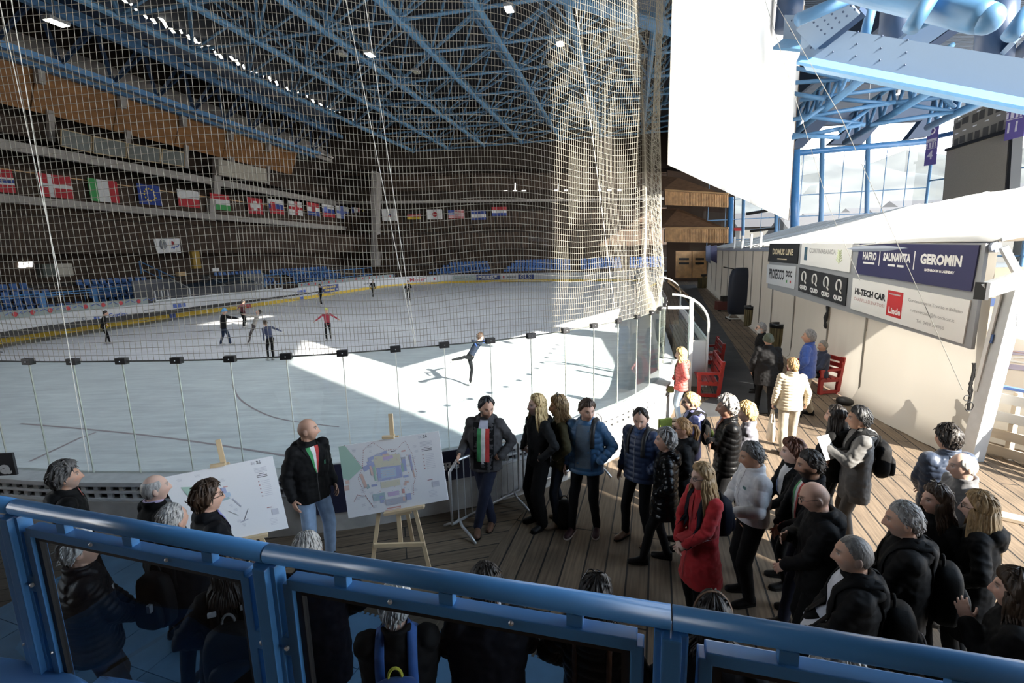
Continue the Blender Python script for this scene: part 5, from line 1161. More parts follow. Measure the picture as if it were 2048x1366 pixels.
# ------------------------------------------------------------------ easels with site plans
PINE = mat('pine', (.66, .50, .30), .6, var=.12, scale=4, stretch=(1, 1, .2))
PAPER = mat('paper_board', (.90, .90, .90), .6)
PLAN = {k: mat('plan_'+k, c, .6) for k, c in dict(green=(.46, .66, .54), blue=(.46, .50, .72), lblue=(.56, .68, .80), red=(.74, .42, .38), orange=(.80, .58, .50), grey=(.56, .56, .62), purple=(.68, .54, .74), cream=(.78, .74, .58), teal=(.46, .60, .62), ink=(.14, .13, .14), pale=(.66, .66, .70), maroon=(.42, .16, .16)).items()}
def plan_print(at, W, N, sparse=False):
    ks = list(PLAN); mb = MB(); rnd = random.Random(11)
    def poly(k, pts_): mb.add([at(u, v)+N*.002 for u, v in pts_], [tuple(range(len(pts_)))], ks.index(k))
    def rect(k, u, v, w_, h, a=0.0):
        c_, s_ = math.cos(a), math.sin(a); poly(k, [(u+x*c_-y*s_*.66, v+(x*s_*1.5+y*c_)) for x, y in ((-w_/2, -h/2), (w_/2, -h/2), (w_/2, h/2), (-w_/2, h/2))])
    def dots(pts_, k='maroon', n=60, r=.0028):
        P = [Vector((p[0]*1.5, p[1], 0)) for p in pts_]; L_ = [0]
        for i in range(len(P)-1): L_.append(L_[-1]+(P[i+1]-P[i]).length)
        for j in range(n):
            s_ = L_[-1]*j/n; i = max(k_ for k_ in range(len(P)) if L_[k_] <= s_); i = min(i, len(P)-2); q_ = P[i].lerp(P[i+1], (s_-L_[i])/(L_[i+1]-L_[i])); u, v = q_.x/1.5, q_.y
            rect(k, u, v, .006, .009, .4)
    def tx(s_, u, v, sz, k='ink', wd=None):
        X = (at(u+.01, v)-at(u, v)).normalized(); Y = (at(u, v+.01)-at(u, v)).normalized(); put_text(mb, s_, sz, at(u, v), X, Y, N, 0, 0, .0004, wd*W if wd else None, k=ks.index(k), off=.003)
    for j in range(34):  # small captions as short grey rules
        u, v = rnd.uniform(.12, .78), rnd.uniform(.08, .95)
        if sparse and u > .55: continue
        for q in range(3): rect('pale', u, v-.012*q, rnd.uniform(.02, .05), .004)
    if sparse:
        poly('green', [(.13, .83), (.25, .80), (.31, .64), (.17, .55)])
        for k_, u, v, w_, h, a in (('blue', .38, .76, .14, .05, .25), ('blue', .42, .68, .15, .08, -.05), ('lblue', .47, .61, .10, .06, 0), ('grey', .40, .60, .03, .08, .1), ('red', .50, .72, .04, .015, 0), ('teal', .46, .56, .08, .03, .1), ('orange', .35, .66, .02, .07, .2), ('grey', .55, .48, .10, .02, -1.0), ('ink', .60, .30, .12, .006, .9), ('ink', .48, .35, .1, .006, -.6), ('grey', .56, .22, .09, .015, .2)): rect(k_, u, v, w_, h, a)
    else:
        poly('green', [(0, 1), (.065, 1), (.205, .66), (.06, .52), (0, .56)])
        dots([(.06, 1.0), (.21, .67), (.15, .52), (.19, .30), (.27, .06)], n=40); dots([(.21, .67), (.24, .90), (.34, .98), (.45, .85), (.57, .84), (.66, .94), (.71, .75), (.73, .45), (.68, .30), (.67, .14)], n=70); dots([(.08, .22), (.12, .30), (.2, .26), (.26, .10)], n=24)
        for k_, u, v, w_, h, a in (('blue', .37, .79, .20, .045, .22), ('blue', .27, .66, .12, .07, .3), ('blue', .28, .72, .05, .03, .2), ('cream', .46, .70, .26, .16, -.05), ('purple', .47, .74, .10, .05, .1), ('orange', .45, .78, .06, .04, 0), ('blue', .465, .53, .24, .19, .0), ('lblue', .455, .53, .15, .13, 0), ('pale', .455, .56, .12, .012, 0), ('pale', .455, .53, .12, .012, 0), ('pale', .455, .50, .12, .012, 0), ('green', .32, .55, .02, .20, 0), ('green', .60, .57, .02, .12, 0),
            ('cream', .46, .375, .19, .085, 0), ('blue', .62, .60, .035, .17, 0), ('blue', .69, .62, .018, .22, .05), ('orange', .70, .48, .012, .16, .05), ('orange', .29, .60, .02, .14, .1), ('orange', .20, .48, .03, .20, .25), ('teal', .235, .39, .03, .06, .25), ('orange', .025, .42, .05, .07, 0), ('orange', .04, .50, .04, .05, 0), ('blue', .30, .39, .06, .03, 0), ('teal', .33, .22, .12, .10, 0), ('blue', .355, .18, .04, .10, 0), ('purple', .475, .23, .11, .06, 0), ('red', .575, .24, .025, .06, 0), ('orange', .62, .36, .04, .03, 0), ('orange', .60, .33, .03, .03, 0), ('grey', .49, .12, .20, .09, 0), ('blue', .62, .15, .05, .09, 0), ('orange', .57, .13, .02, .06, 0), ('red', .46, .035, .14, .018, 0), ('orange', .45, .012, .16, .012, 0), ('grey', .62, .70, .04, .03, 0), ('red', .63, .80, .04, .02, 0), ('ink', .53, .82, .05, .014, 0), ('red', .68, .68, .012, .05, 0), ('blue', .62, .44, .05, .03, 0)): rect(k_, u, v, w_, h, a)
        for i in range(60): rect(rnd.choice(('red', 'blue', 'orange', 'grey', 'teal')), rnd.uniform(.28, .66), rnd.uniform(.1, .82), .008, .008)
    # title block down the right side
    tx('26', .86, .955, .050, 'ink'); tx('26', .81, .955, .045, 'pale')
    for j in range(4): rect('pale', .86, .88-.018*j, .12, .007)
    for j in range(3): rect('ink', .86, .80-.022*j, .10 if j else .05, .008)
    for j in range(9):
        rect('pale', .88, .70-.025*j, .085, .005)
        if j % 2 == 0: rect('maroon', .815, .70-.025*j, .01, .012)
    rect('pale', .90, .26, .07, .08); rect('grey', .90, .26, .06, .006); rect('grey', .90, .285, .05, .006)
    rect('maroon', .85, .33, .05, .008)
    for j in range(5): rect('pale', .86, .17-.02*j, .08, .004)
    return mb, [PLAN[k] for k in ks]
def easel(label, blabel, tl, tr_, br, bl, YB, sparse, legs=True, ztray=None):
    """A-frame easel; tl.. are the photo corners of the sheet, the sheet leans back a little"""
    b0 = aty(*bl, YB[0]); b1 = aty(*br, YB[1]); X = b1-b0; n = Vector((X.y, -X.x, 0)).normalized()
    t1 = onpl(*tr_, (b1-n*.10), (b0-n*.10)); t0 = onpl(*tl, (b1-n*.10), (b0-n*.10))
    t = empty('plan_board', label=blabel, cat='plan board')
    N = (b1-b0).cross(t0-b0).normalized()
    N = -N if N.dot(CO-b0) < 0 else N
    def at(u, v): return b0.lerp(b1, u).lerp(t0.lerp(t1, u), v)
    W = X.length
    MB().slab([b0, b1, t1, t0], N*-.012).build('sheet', PAPER, t)
    mb, ms = plan_print(lambda u, v: at(u, v)+N*.001, W, N, sparse); mb.build('printed_plan', ms, t, fix=False)
    e = empty('easel', label=label, cat='easel'); c0 = at(.5, 0); Xn = X.normalized(); Xg = Vector((Xn.x, Xn.y, 0)).normalized(); Bk = -n
    zt_ = c0.z-.03
    apex = at(.52, 1.0)+N*-.05
    ctr = Vector((c0.x, c0.y, 0)) 
    top = Vector((apex.x, apex.y, apex.z+.0)) + Bk*.03
    for s_ in (-1, 1):
        foot = ctr + n*.10 + Xg*(.36*s_); MB().bar(foot, top+Xg*(.05*s_)+Bk*.02, .045, .028, up=n).build('leg', PINE, e, bevel=.003)
    MB().bar(ctr + Bk*.62, top+Bk*.05, .045, .028, up=n).build('rear_leg', PINE, e, bevel=.003)
    MB().bar(ctr+Bk*.0+Vector((0, 0, .38)), top+Vector((0, 0, .28))-N*.0, .05, .03, up=n).build('mast', PINE, e, bevel=.003)
    MB().bar(ctr+n*.075+Xg*-.30+Vector((0, 0, .40)), ctr+n*.075+Xg*.30+Vector((0, 0, .40)), .03, .05).build('cross_rail', PINE, e, bevel=.003)
    MB().bar(at(.36, 0)-Vector((0, 0, .02))+N*.01, at(.76, 0)-Vector((0, 0, .02))+N*.01, .07, .035).build('tray', PINE, e, bevel=.003)
    MB().bar(at(.47, 0)-Vector((0, 0, .06))-N*.02, at(.62, 0)-Vector((0, 0, .06))-N*.02, .03, .06).build('tray_block', PINE, e, bevel=.003)
    MB().box(at(.5, 1)+Vector((0, 0, .02)), (.14, .05, .03), rz=math.atan2(Xg.y, Xg.x)).build('clamp', PINE, e, bevel=.003)
easel('pine easel under the large plan board in the middle of the deck', 'white plan board with coloured site map and dotted boundary on the middle easel', (677, 893), (877, 862), (897, 999), (697, 1037), (5.35, 5.35), False)
easel('pine easel mostly hidden behind the seated heads at the left', 'white plan board with green corner and small blue map on the left easel', (318, 957), (545, 912), (577, 1056), (395, 1092), (4.75, 5.1), True)

# ------------------------------------------------------------------ crowd barriers and dark banners before the boards
def barrier(a, b, label, h=1.08):
    t = empty('crowd_barrier', label=label, cat='barrier'); a = Vector((a[0], a[1], 0)); b = Vector((b[0], b[1], 0)); d = (b-a).normalized(); n = Vector((d.y, -d.x, 0)); Z = Vector((0, 0, 1))
    fr_ = [a+Z*.22, a+Z*(h-.12), a+d*.12+Z*h, b-d*.12+Z*h, b+Z*(h-.12), b+Z*.22]
    MB().tube(fr_, .021, 8, closed=True).build('outer_frame', STEEL, t, smooth=True)
    L_ = (b-a).length; N_ = int(L_/.115)
    for j in range(1, N_): MB().tube([a+d*(L_*j/N_)+Z*.22, a+d*(L_*j/N_)+Z*h], .008, 5).build('bar', STEEL, t)
    for u in (.12, L_-.12):
        for s_ in (-1, 1): MB().tube([a+d*u+Z*.24, a+d*u+Z*.16+n*(.06*s_), a+d*u+n*(.22*s_)+Z*.09, a+d*u+n*(.33*s_)+Z*.02], .02, 7).build('foot', STEEL, t, smooth=True)
    return t
barrier((-.86, 6.0), (.05, 6.92), 'galvanised crowd barrier the man with the sash leans on, next to the large plan board', 1.08)
barrier((.12, 6.98), (1.5, 8.0), 'galvanised crowd barrier behind the women by the glass', 1.08)
def wrap_banner(i0, i1, z0, z1, m, words_, label, wm=SWHI, size=.2):
    t = empty('barrier_banner', label=label, cat='banner'); i1 = max(i1, i0+3); pts_ = [near[i] + perp(near, i)*.34 for i in range(i0, i1)]
    MB().loft([[p+Vector((0, 0, z0)), p+Vector((0, 0, z1)), p*1.002+perp(near, i0)*-.01+Vector((0, 0, z1)), p+perp(near, i0)*-.01+Vector((0, 0, z0))] for p in pts_]).build('cloth', m, t)
    mb = MB()
    for (tx, f) in words_:
        i = int(f*(len(pts_)-2)); a, b = pts_[i], pts_[i+1]; X = (b-a).normalized(); N_ = Vector((X.y, -X.x, 0)); put_text(mb, tx, size, (a+b)/2+Vector((0, 0, (z0+z1)/2)), X, (0, 0, 1), N_, 0, 0, .004, off=.02)
    mb.build('lettering', wm, t, fix=False)
def nidx(px, py=960):
    p, _, i = hit(px, py, near); return int(i)
DB = mat('banner_dark_navy', (.014, .014, .035), .6)
wrap_banner(nidx(655), nidx(705), .30, 1.0, DB, [('|', .6)], 'dark navy banner on the boards between the bald man and the middle plan')
wrap_banner(nidx(880), nidx(960), .52, .97, DB, [('TH', .08), ('ERG', .62)], 'dark banner with pale letters behind the man leaning on the barrier', size=.16)
t = empty('black_sign', label='black sign board with rounded white letters on the ledge at the left edge', cat='sign')
a, b = onpl(-60, 955, (-8, 6.3), (0, 6.3)), onpl(33, 950, (-8, 6.3), (0, 6.3)); h_ = aty(28, 906, a.y).z-aty(30, 950, a.y).z
MB().slab([a, b, b+Vector((0, 0, h_)), a+Vector((0, 0, h_))], (0, .03, 0)).build('board', SBLK, t)
mb = MB(); put_text(mb, 'ooa', .24, b+Vector((-.30, 0, h_*.33)), (1, 0, 0), (0, 0, 1), (0, -1, 0), 0, 0, .012, .5); put_text(mb, 'r', .18, b+Vector((-.42, 0, h_*.74)), (1, 0, 0), (0, 0, 1), (0, -1, 0), 0, 0, .012); mb.build('lettering', SWHI, t, fix=False)

# ------------------------------------------------------------------ the stand the photographer is on: slab, rail, seat tops
RZ_ = 2.80
rA, rB, rC = onz(30, 1013, RZ_), onz(535, 1106, RZ_), onz(1343, 1234, RZ_)
rd = (rC-rA).normalized(); rn = Vector((-rd.y, rd.x, 0))
BAY = (rC-rA).length/2
t = empty('guard_rail', label='thick blue tubular guard rail with glazed panels across the front of the stand', cat='railing')
pts_ = [rA-rd*BAY*2, rA, rB, rC, rC+rd*BAY, rC+rd*BAY*2]
for a, b in zip(pts_[:-1], pts_[1:]):
    a2, b2 = a+(b-a)*.002, b-(b-a)*.002
    MB().tube([a2, b2], .031, 20).build('handrail', BLUE, t, smooth=True)
RUBB = mat('black_gasket', (.01, .01, .011), .5)
RGL = glassmat('rail_glass', (.66, .70, .73), .55)
PZ = 1.72
for i, a in enumerate(pts_[:-1]):
    b = pts_[i+1]; d = (b-a).normalized(); L_ = (b-a).length
    pm = MB(); pm.bar((a.x, a.y, PZ), (a.x, a.y, RZ_-.03), .085, .05, up=rn); pm.build('post', BLUE, t, bevel=.006)
    pm = MB(); pm.bar(Vector((a.x, a.y, PZ))-rn*.03, Vector((a.x, a.y, RZ_-.03))-rn*.03, .05, .035, up=rn); pm.build('post_web', BLUE, t, bevel=.006)
    z1, z0 = RZ_-.085, PZ+.1; x0, x1 = .085, L_-.085; F = 0.036
    def fp_(x, z, o_=0): q = a + d*x + rn*o_; return Vector((q.x, q.y, z))
    MB().bar(fp_(x0, z1), fp_(x1, z1), .05, F).build('panel_top_rail', BLUE, t, bevel=.004); MB().bar(fp_(x0, z0), fp_(x1, z0), .05, F).build('panel_bottom_rail', BLUE, t, bevel=.004)
    for x in (x0, x1): MB().bar(fp_(x, z0), fp_(x, z1), F, .05, up=rn).build('panel_side_rail', BLUE, t, bevel=.004)
    g = MB(); o_ = .012
    for (p, q) in ((fp_(x0+.03, z1-.03), fp_(x1-.03, z1-.03)), (fp_(x0+.03, z0+.03), fp_(x1-.03, z0+.03)), (fp_(x0+.03, z0+.03), fp_(x0+.03, z1-.03)), (fp_(x1-.03, z0+.03), fp_(x1-.03, z1-.03))): g.bar(p, q, .022, .022, up=rn)
    g.build('gasket', RUBB, t)
    MB().slab([fp_(x0+.02, z0+.02), fp_(x1-.02, z0+.02), fp_(x1-.02, z1-.02), fp_(x0+.02, z1-.02)], rn*.006).build('glass_pane', RGL, t)
    for f in (.22, .5, .80):
        MB().bar(fp_(L_*f, z1+.015), fp_(L_*f, RZ_-.03), .045, .03, up=rn).build('bracket', BLUE, t, bevel=.003)
    for f in (.36, .66): MB().ball(fp_(L_*f, z1+.005, -.026), .008, 8).build('bolt', STEEL, t)
    for (x, z) in ((.05, RZ_-.32), (L_-.05, RZ_-.32), (.05, PZ+.32), (L_-.05, PZ+.32)):
        MB().box(fp_(x, z, -.01), (.075, .03, .07), rz=math.atan2(d.y, d.x)).build('clip', BLUE, t, bevel=.005); MB().ball(fp_(x+.01, z, -.03), .009, 8).build('bolt', STEEL, t)
    for (x, z) in ((x0, z0+.35), (x1, z0+.35), (x0+.3, z0), (x1-.3, z0)): MB().ball(fp_(x, z, -.027), .006, 6).build('bolt', STEEL, t)
o = MB().slab([Vector((p.x, p.y, 1.55)) for p in (pts_[0]+rn*.08, pts_[-1]+rn*.08, pts_[-1]-rn*3.2, pts_[0]-rn*3.2)], (0, 0, .17)).build('floor_stand', mat('stand_floor_timber', (.16, .075, .035), .7, var=.2, scale=4)); tag(o, kind='structure')
SEATC = mat('near_seat_blue', (.10, .28, .62), .5)
def near_seat(px, py, z, label, sz=(.5, .42, .42)):
    c = onz(px, py, z); t = empty('tip_up_chair', (c.x, c.y, z-.45), math.atan2(rd.y, rd.x), label, 'seat')
    mb = MB(); rows = []
    for y, zz in ((.16, .36), (.20, .42), (.21, .45), (.19, .47), (.12, .46), (-.05, .43), (-.2, .44)): rows.append([(x*.26, y-.03*x*x, zz+.015*x*x) for x in np.linspace(-1, 1, 9)])
    low = [[(x, y-.02, z_-.02) for x, y, z_ in reversed(r)] for r in rows]; mb.loft([p+q for p, q in zip(rows, low)]); mb.build('seat_shell', SEATC, t, smooth=True)
    MB().bar((0, 0, .0), (0, 0, .42), .1, .1).build('pedestal', BLACK, t)
near_seat(-20, 1420, 2.05, 'blue plastic seat top at the bottom left corner behind the guard rail')
near_seat(215, 1470, 2.05, 'blue plastic seat top cut by the bottom edge beside the corner seat')
# ================================================================== people
def colmat(name, rough=.55):
    """surface whose colour is stored with the mesh (skin, brows, lips, stubble)"""
    if name in MATS: return MATS[name]
    m = bpy.data.materials.new(name); m.use_nodes = True; MATS[name] = m; nt = m.node_tree; b = nt.nodes['Principled BSDF']
    a = nt.nodes.new('ShaderNodeAttribute'); a.attribute_name = 'Col'; nt.links.new(a.outputs['Color'], b.inputs['Base Color'])
    b.inputs['Roughness'].default_value = rough; b.inputs['Subsurface Weight'].default_value = .06; b.inputs['Subsurface Radius'].default_value = (.02, .008, .004); return m
SKIN = colmat('skin')
def cloth(name, col, rough=.8, sheen=.15, var=.12, bump=.25, scale=14): k_ = .33 if max(col) < .04 else 1.0; return mat('cloth_'+name, tuple(c*k_ for c in col), rough, var=var, scale=scale, bump=bump, sheen=sheen if max(col) > .06 else 0.0, spec=.5 if max(col) > .06 else .2)
def hairm(name, col, var=.35): return mat('hair_'+name, col, .5, var=var, scale=60, bump=.4, stretch=(1, 1, .25))
HAIR = dict(brown=(.05, .028, .015), dark=(.016, .011, .008), black=(.008, .008, .009), grey=(.26, .25, .24), white=(.52, .51, .49), blond=(.52, .37, .17), dblond=(.30, .19, .085), auburn=(.13, .045, .022), saltpep=(.11, .105, .10), lgrey=(.38, .37, .35), honey=(.36, .20, .08))
SK = dict(fair=(.56, .34, .25), tan=(.44, .25, .165), warm=(.50, .29, .20), pale=(.62, .41, .32), olive=(.40, .23, .15))

def cap(mb, p, q, r1, r2, n=10):
    p, q = Vector(p), Vector(q); d = q-p
    if d.length < 1e-5: return mb.ball(p, r1, n)
    t = d.normalized(); pts = []; rs = []
    for a in (-80, -50, -20): pts.append(p + t*(math.sin(R(a))*r1)); rs.append(r1*math.cos(R(a)))
    pts.append(p); rs.append(r1); pts.append(q); rs.append(r2)
    for a in (20, 50, 80): pts.append(q + t*(math.sin(R(a))*r2)); rs.append(r2*math.cos(R(a)))
    return mb.tube(pts, rs, n)
_G = {}
def head_grid(nu=56, nv=40):
    if (nu, nv) in _G: return _G[(nu, nv)]
    th = np.linspace(.0001, PI-.0001, nv)[:, None]; ph = np.linspace(0, 2*PI, nu, endpoint=False)[None, :]
    d = np.stack([np.sin(th)*np.sin(ph), np.sin(th)*np.cos(ph), np.cos(th)*np.ones_like(ph)], -1).reshape(-1, 3)
    fs = []
    for i in range(nv-1):
        for j in range(nu): j2 = (j+1) % nu; fs.append((i*nu+j, (i+1)*nu+j, (i+1)*nu+j2, i*nu+j2))
    fs.append(tuple(range(nu))); fs.append(tuple((nv-1)*nu+j for j in range(nu-1, -1, -1)))
    _G[(nu, nv)] = (d, fs); return d, fs
def head_base(d, wide=1.0, jaw=1.0):
    x = .077*wide*d[:, 0]; y = .099*d[:, 1]; z = .122*d[:, 2]; low = np.clip(-d[:, 2], 0, 1); back = np.clip(-d[:, 1], 0, 1)
    x = x*(1-.30*jaw*low**1.6)*(1+.05*back*(1-low)); y = np.where(d[:, 1] < 0, y*(1-.38*low**1.1), y*(1-.06*low))
    return np.stack([x, y, z], 1)
def head_pts(wide=1.0, jaw=1.0, nose=1.0, fat=0.0):
    d, fs = head_grid(); P = head_base(d, wide, jaw); x, y, z = P[:, 0].copy(), P[:, 1].copy(), P[:, 2]; f = np.clip((d[:, 1]-.15)/.3, 0, 1); ax = np.abs(x)
    g = lambda u, s: np.exp(-(u/s)**2)
    rid = np.clip((.034-z)/.062, 0, 1)*1/(1+np.exp(-(z+.041)/.003))
    y += f*(.029*nose*g(x, .0105+.006*(z < -.02))*rid + .006*g(ax-.03, .022)*g(z-.036, .010) - .013*g(ax-.031, .016)*g(z-.014, .012) + .005*g(ax-.031, .010)*g(z-.014, .007) + .006*g(ax-.045, .018)*g(z+.018, .02)
            + .008*g(x, .024)*g(z+.061, .011) - .005*g(x, .021)*g(z+.061, .003) + .011*g(x, .022)*g(z+.100, .016) - .004*g(x, .02)*g(z+.080, .007))
    x += np.sign(x)*fat*.010*g(z+.06, .05)*f
    return np.stack([x, y, z], 1), fs
def ik(S, W, l1, l2, pole):
    S, W = Vector(S), Vector(W); d = W-S; L = min(d.length, (l1+l2)*.995); t = d.normalized(); W = S + t*L
    a = (l1*l1-l2*l2+L*L)/(2*L); h = math.sqrt(max(l1*l1-a*a, 0)); pole = Vector(pole); pl = pole - t*pole.dot(t)
    pl = pl.normalized() if pl.length > 1e-5 else Vector((0, 1, 0)); return S + t*a + pl*h, W
def add_hand(mb, W, d, n, right, curl=.5, spread=1.0, s=1.0, point=False):
    """palm, four fingers of their own length, thumb from the side of the palm"""
    d = d.normalized(); n = (n - d*n.dot(d)).normalized(); w = d.cross(n) if right else n.cross(d)
    M = Matrix((w, d, n)).transposed(); pc = W + d*.052*s
    mb.ball(pc, (.041*s, .055*s, .0165*s), 12, M=M); mb.ball(W + d*.02*s, (.030*s, .035*s, .021*s), 10, M=M); mb.ball(pc + w*.022*s - d*.02*s + n*.008*s, (.019*s, .028*s, .016*s), 8, M=M)
    for k, (o_, L) in enumerate(((.033, .068), (.0115, .078), (-.0105, .073), (-.032, .057))):
        base = W + d*(.093-.006*abs(k-1.2))*s + w*o_*s; dr = (d + w*(.16*spread*(1.3-k)*.45)).normalized(); c = curl*(.8+.12*k); c = .05 if (point and k == 0) else c
        p = base; segs = (L*.45*s, L*.30*s, L*.25*s); a = 0.0; r = (.0092 if k < 3 else .008)*s
        for i, l in enumerate(segs):
            a += c*(.55 if i == 0 else .8); dd = dr*math.cos(a) + n*math.sin(a); q = p + dd*l; cap(mb, p, q, r*(1-.08*i), r*(1-.08*(i+1)), 8); p = q
    b = W + d*.030*s + w*.030*s + n*.006*s; t1 = (d*.62 + w*.70 + n*.38).normalized(); p1 = b + t1*.040*s; t2 = (d*.85 + w*.28 + n*(.35+.4*curl)).normalized(); cap(mb, b, p1, .0125*s, .0105*s, 8); cap(mb, p1, p1 + t2*.032*s, .0105*s, .0085*s, 8)
_DG = lambda: bpy.context.evaluated_depsgraph_get()
def remesh(mb, voxel, smooth=2, fac=.5):
    """fuse overlapping closed shapes into one continuous surface"""
    me = bpy.data.meshes.new('tmp'); me.from_pydata(mb.v, [], mb.f); bm = bmesh.new(); bm.from_mesh(me); bmesh.ops.recalc_face_normals(bm, faces=bm.faces); bm.to_mesh(me); bm.free()
    o = bpy.data.objects.new('tmp', me); COL.objects.link(o); m = o.modifiers.new('r', 'REMESH'); m.mode = 'VOXEL'; m.voxel_size = voxel; m.use_smooth_shade = True
    if smooth: sm = o.modifiers.new('s', 'SMOOTH'); sm.iterations = smooth; sm.factor = fac
    r = bpy.data.meshes.new_from_object(o.evaluated_get(_DG())); bpy.data.objects.remove(o); bpy.data.meshes.remove(me); return r
def mesh_obj(name, me, m, parent=None):
    me.name = name; me.materials.clear()
    for q in (m if isinstance(m, (list, tuple)) else [m]): me.materials.append(q)
    me.polygons.foreach_set('use_smooth', [True]*len(me.polygons)); o = bpy.data.objects.new(name, me); COL.objects.link(o)
    if parent: o.parent = parent
    return o
def co_no(me):
    n = len(me.vertices); c = np.empty(n*3, np.float32); me.vertices.foreach_get('co', c); no = np.empty(n*3, np.float32); me.vertex_normals.foreach_get('vector', no); return c.reshape(-1, 3), no.reshape(-1, 3)

ARM = dict(down=((.262, .04, .905), (.3, -1, 0)), relaxed=((.285, .10, .93), (.5, -1, 0)), pocket=((.205, .115, 1.02), (1, -.7, 0)), front=((.045, .255, .99), (1, -.35, -.2)), crossed=((-.09, .205, 1.17), (.8, -.1, -1)), behind=((.07, -.215, 1.0), (1, -.3, 0)), face=((.08, .26, 1.50), (.7, .2, -1)), phone=((.07, .33, 1.28), (.6, -.2, -1)), hold=((.27, .03, .90), (.4, -1, 0)), out=((.70, .06, 1.36), (0, -1, -.3)), outlow=((.60, .06, 1.12), (0, -1, -.2)), fwd=((.16, .54, 1.34), (.4, 0, -1)), fwdlow=((.2, .42, 1.1), (.5, -.3, -1)), rail=((.46, .22, 1.03), (.5, -1, -.3)), chest=((.05, .24, 1.22), (.9, -.2, -.8)), belt=((.10, .235, 1.08), (1, -.4, -.5)), hip=((.20, .10, 1.04), (1, -.6, 0)), point=((.30, .40, 1.30), (.6, -.4, -1)))
class Person: pass
def person(label, at, h=1.75, face=180, look=(0, 0), lean=0, side=0, arms=('down', 'down'), feet=None, skin='warm', hair=('short', 'brown'), top=('jacket', (.03, .03, .03)), legs=((.02, .02, .025), 1.0), shoes=((.02, .018, .016), None), bulk=1.0, fine=True, head=1.0, collar=True, hood=False, beard=0.0, beardc=None, glasses=None, lens=None, hands=((.35, 1), (.35, 1)), z0=0.0, seat=False, fat=0.0, nose=1.0, twist=0, gloves=None, legcol2=None, female=False, group=None, vox=None, quilt=.072, fnorm=None, long=None, tname='jacket', tail=None):
    P = Person(); s = h/1.75; X, Y = at[0], at[1]; face = face - math.degrees(math.atan2(X, Y))
    W = Matrix.Translation((X, Y, z0)) @ Matrix.Rotation(R(face), 4, 'Z') @ Matrix.Scale(s, 4)
    Pv = Vector((0, 0, .96)); Rt = Matrix.Rotation(R(-twist), 3, 'Z') @ Matrix.Rotation(R(-lean), 3, 'X') @ Matrix.Rotation(R(side), 3, 'Y')
    if seat: Pv = Vector((0, 0, .50+.04))
    def T(p): return Pv + Rt @ (Vector(p) - Vector((0, 0, .96)))
    P.T, P.W, P.s = T, W, s
    sw = .165 if female else .178
    SH = [T((-sw, -.005, 1.43)), T((sw, -.005, 1.43))]; NK = T((0, -.012, 1.46)); NT = T((0, .0, 1.535))
    Rh = Rt @ Matrix.Rotation(R(look[0]), 3, 'Z') @ Matrix.Rotation(R(look[1]), 3, 'X')
    hs = 1.10*head; HC = NT + Rh @ Vector((0, .022, .098*hs)); P.HC, P.Rh, P.hs = HC, Rh, hs
    E_, Wr, dirs = [], [], []
    for i, a in enumerate(arms):
        sg = -1 if i == 0 else 1
        tgt, pole = ARM[a] if isinstance(a, str) else a
        tgt = T((tgt[0]*sg, tgt[1], tgt[2])); pole = Rt @ Vector((pole[0]*sg, pole[1], pole[2])); e, w_ = ik(SH[i], tgt, .29, .265, pole); E_.append(e); Wr.append(w_); dirs.append((w_-e).normalized())
    P.E, P.Wr = E_, Wr
    if feet is None: feet = ((-.11, .02, .085), (.11, -.02, .085))
    HP = [Pv + Vector((-.09, 0, -.04)), Pv + Vector((.09, 0, -.04))]; KN, AN = [], []
    for i, f in enumerate(feet):
        k_, a_ = ik(HP[i], Vector(f[:3]), .43, .425, (.05*(-1 if i == 0 else 1), 1, .1)); KN.append(k_); AN.append(a_)
    P.AN, P.KN = AN, KN
    # ---------------- body: one continuous surface
    mb = MB(); hp, hf = head_pts(1.0 if not female else .95, 1.0 if not female else 1.12, nose, fat)
    mb.add([HC + Rh @ (Vector(p)*hs) for p in hp], hf)
    for sg in (-1, 1): mb.ball(HC + Rh @ (Vector((sg*.078, -.012, -.004))*hs), (.011*hs, .022*hs, .033*hs), 10, M=Rh @ Matrix.Rotation(R(18*sg), 3, 'Z'))
    nr = .052 if female else .060
    cap(mb, T((0, -.012, 1.40)), HC + Rh @ Vector((0, -.018, -.06)), nr*1.06, nr, 12)
    b_ = .82*bulk
    mb.loft([[T((rx*b_*math.cos(a), cy_ + ry*b_*math.sin(a), z)) for a in np.linspace(0, 2*PI, 17)[:-1]] for z, rx, ry, cy_ in ((.86, .15, .11, 0), (1.0, .155, .105, 0), (1.2, .17, .11, 0), (1.36, .175, .10, 0), (1.44, .12, .08, -.005), (1.48, .06, .06, -.01))])
    for i in (0, 1):
        cap(mb, SH[i], E_[i], .046, .040); cap(mb, E_[i], Wr[i], .040, .026); cap(mb, HP[i], KN[i], .075, .048); cap(mb, KN[i], AN[i], .048, .030); cap(mb, AN[i], AN[i] + Vector((0, .11, -.055)), .028, .016)
        n_ = Rt @ Vector((1 if i == 0 else -1, 0, 0))
        if isinstance(arms[i], str) and arms[i] in ('front', 'chest', 'crossed', 'phone', 'face', 'belt'): n_ = Rt @ Vector((.25*(1 if i == 0 else -1), -1, 0))
        elif isinstance(arms[i], str) and arms[i] in ('out', 'outlow', 'fwd', 'fwdlow', 'rail'): n_ = Rt @ Vector((0, 0, -1))
        hd = dirs[i]
        if arms[i] == 'pocket': hd = (Rt @ Vector((.8 if i == 0 else -.8, -.45, -.35))).normalized(); n_ = Rt @ Vector((0, -1, .2))
        add_hand(mb, Wr[i] - dirs[i]*.012, hd, n_, i == 1, hands[i][0], hands[i][1])
    vx = vox or (.0062 if fine else .011)
    me = remesh(mb, vx, 1 if fine else 1, .35); c, no = co_no(me); n = len(c)
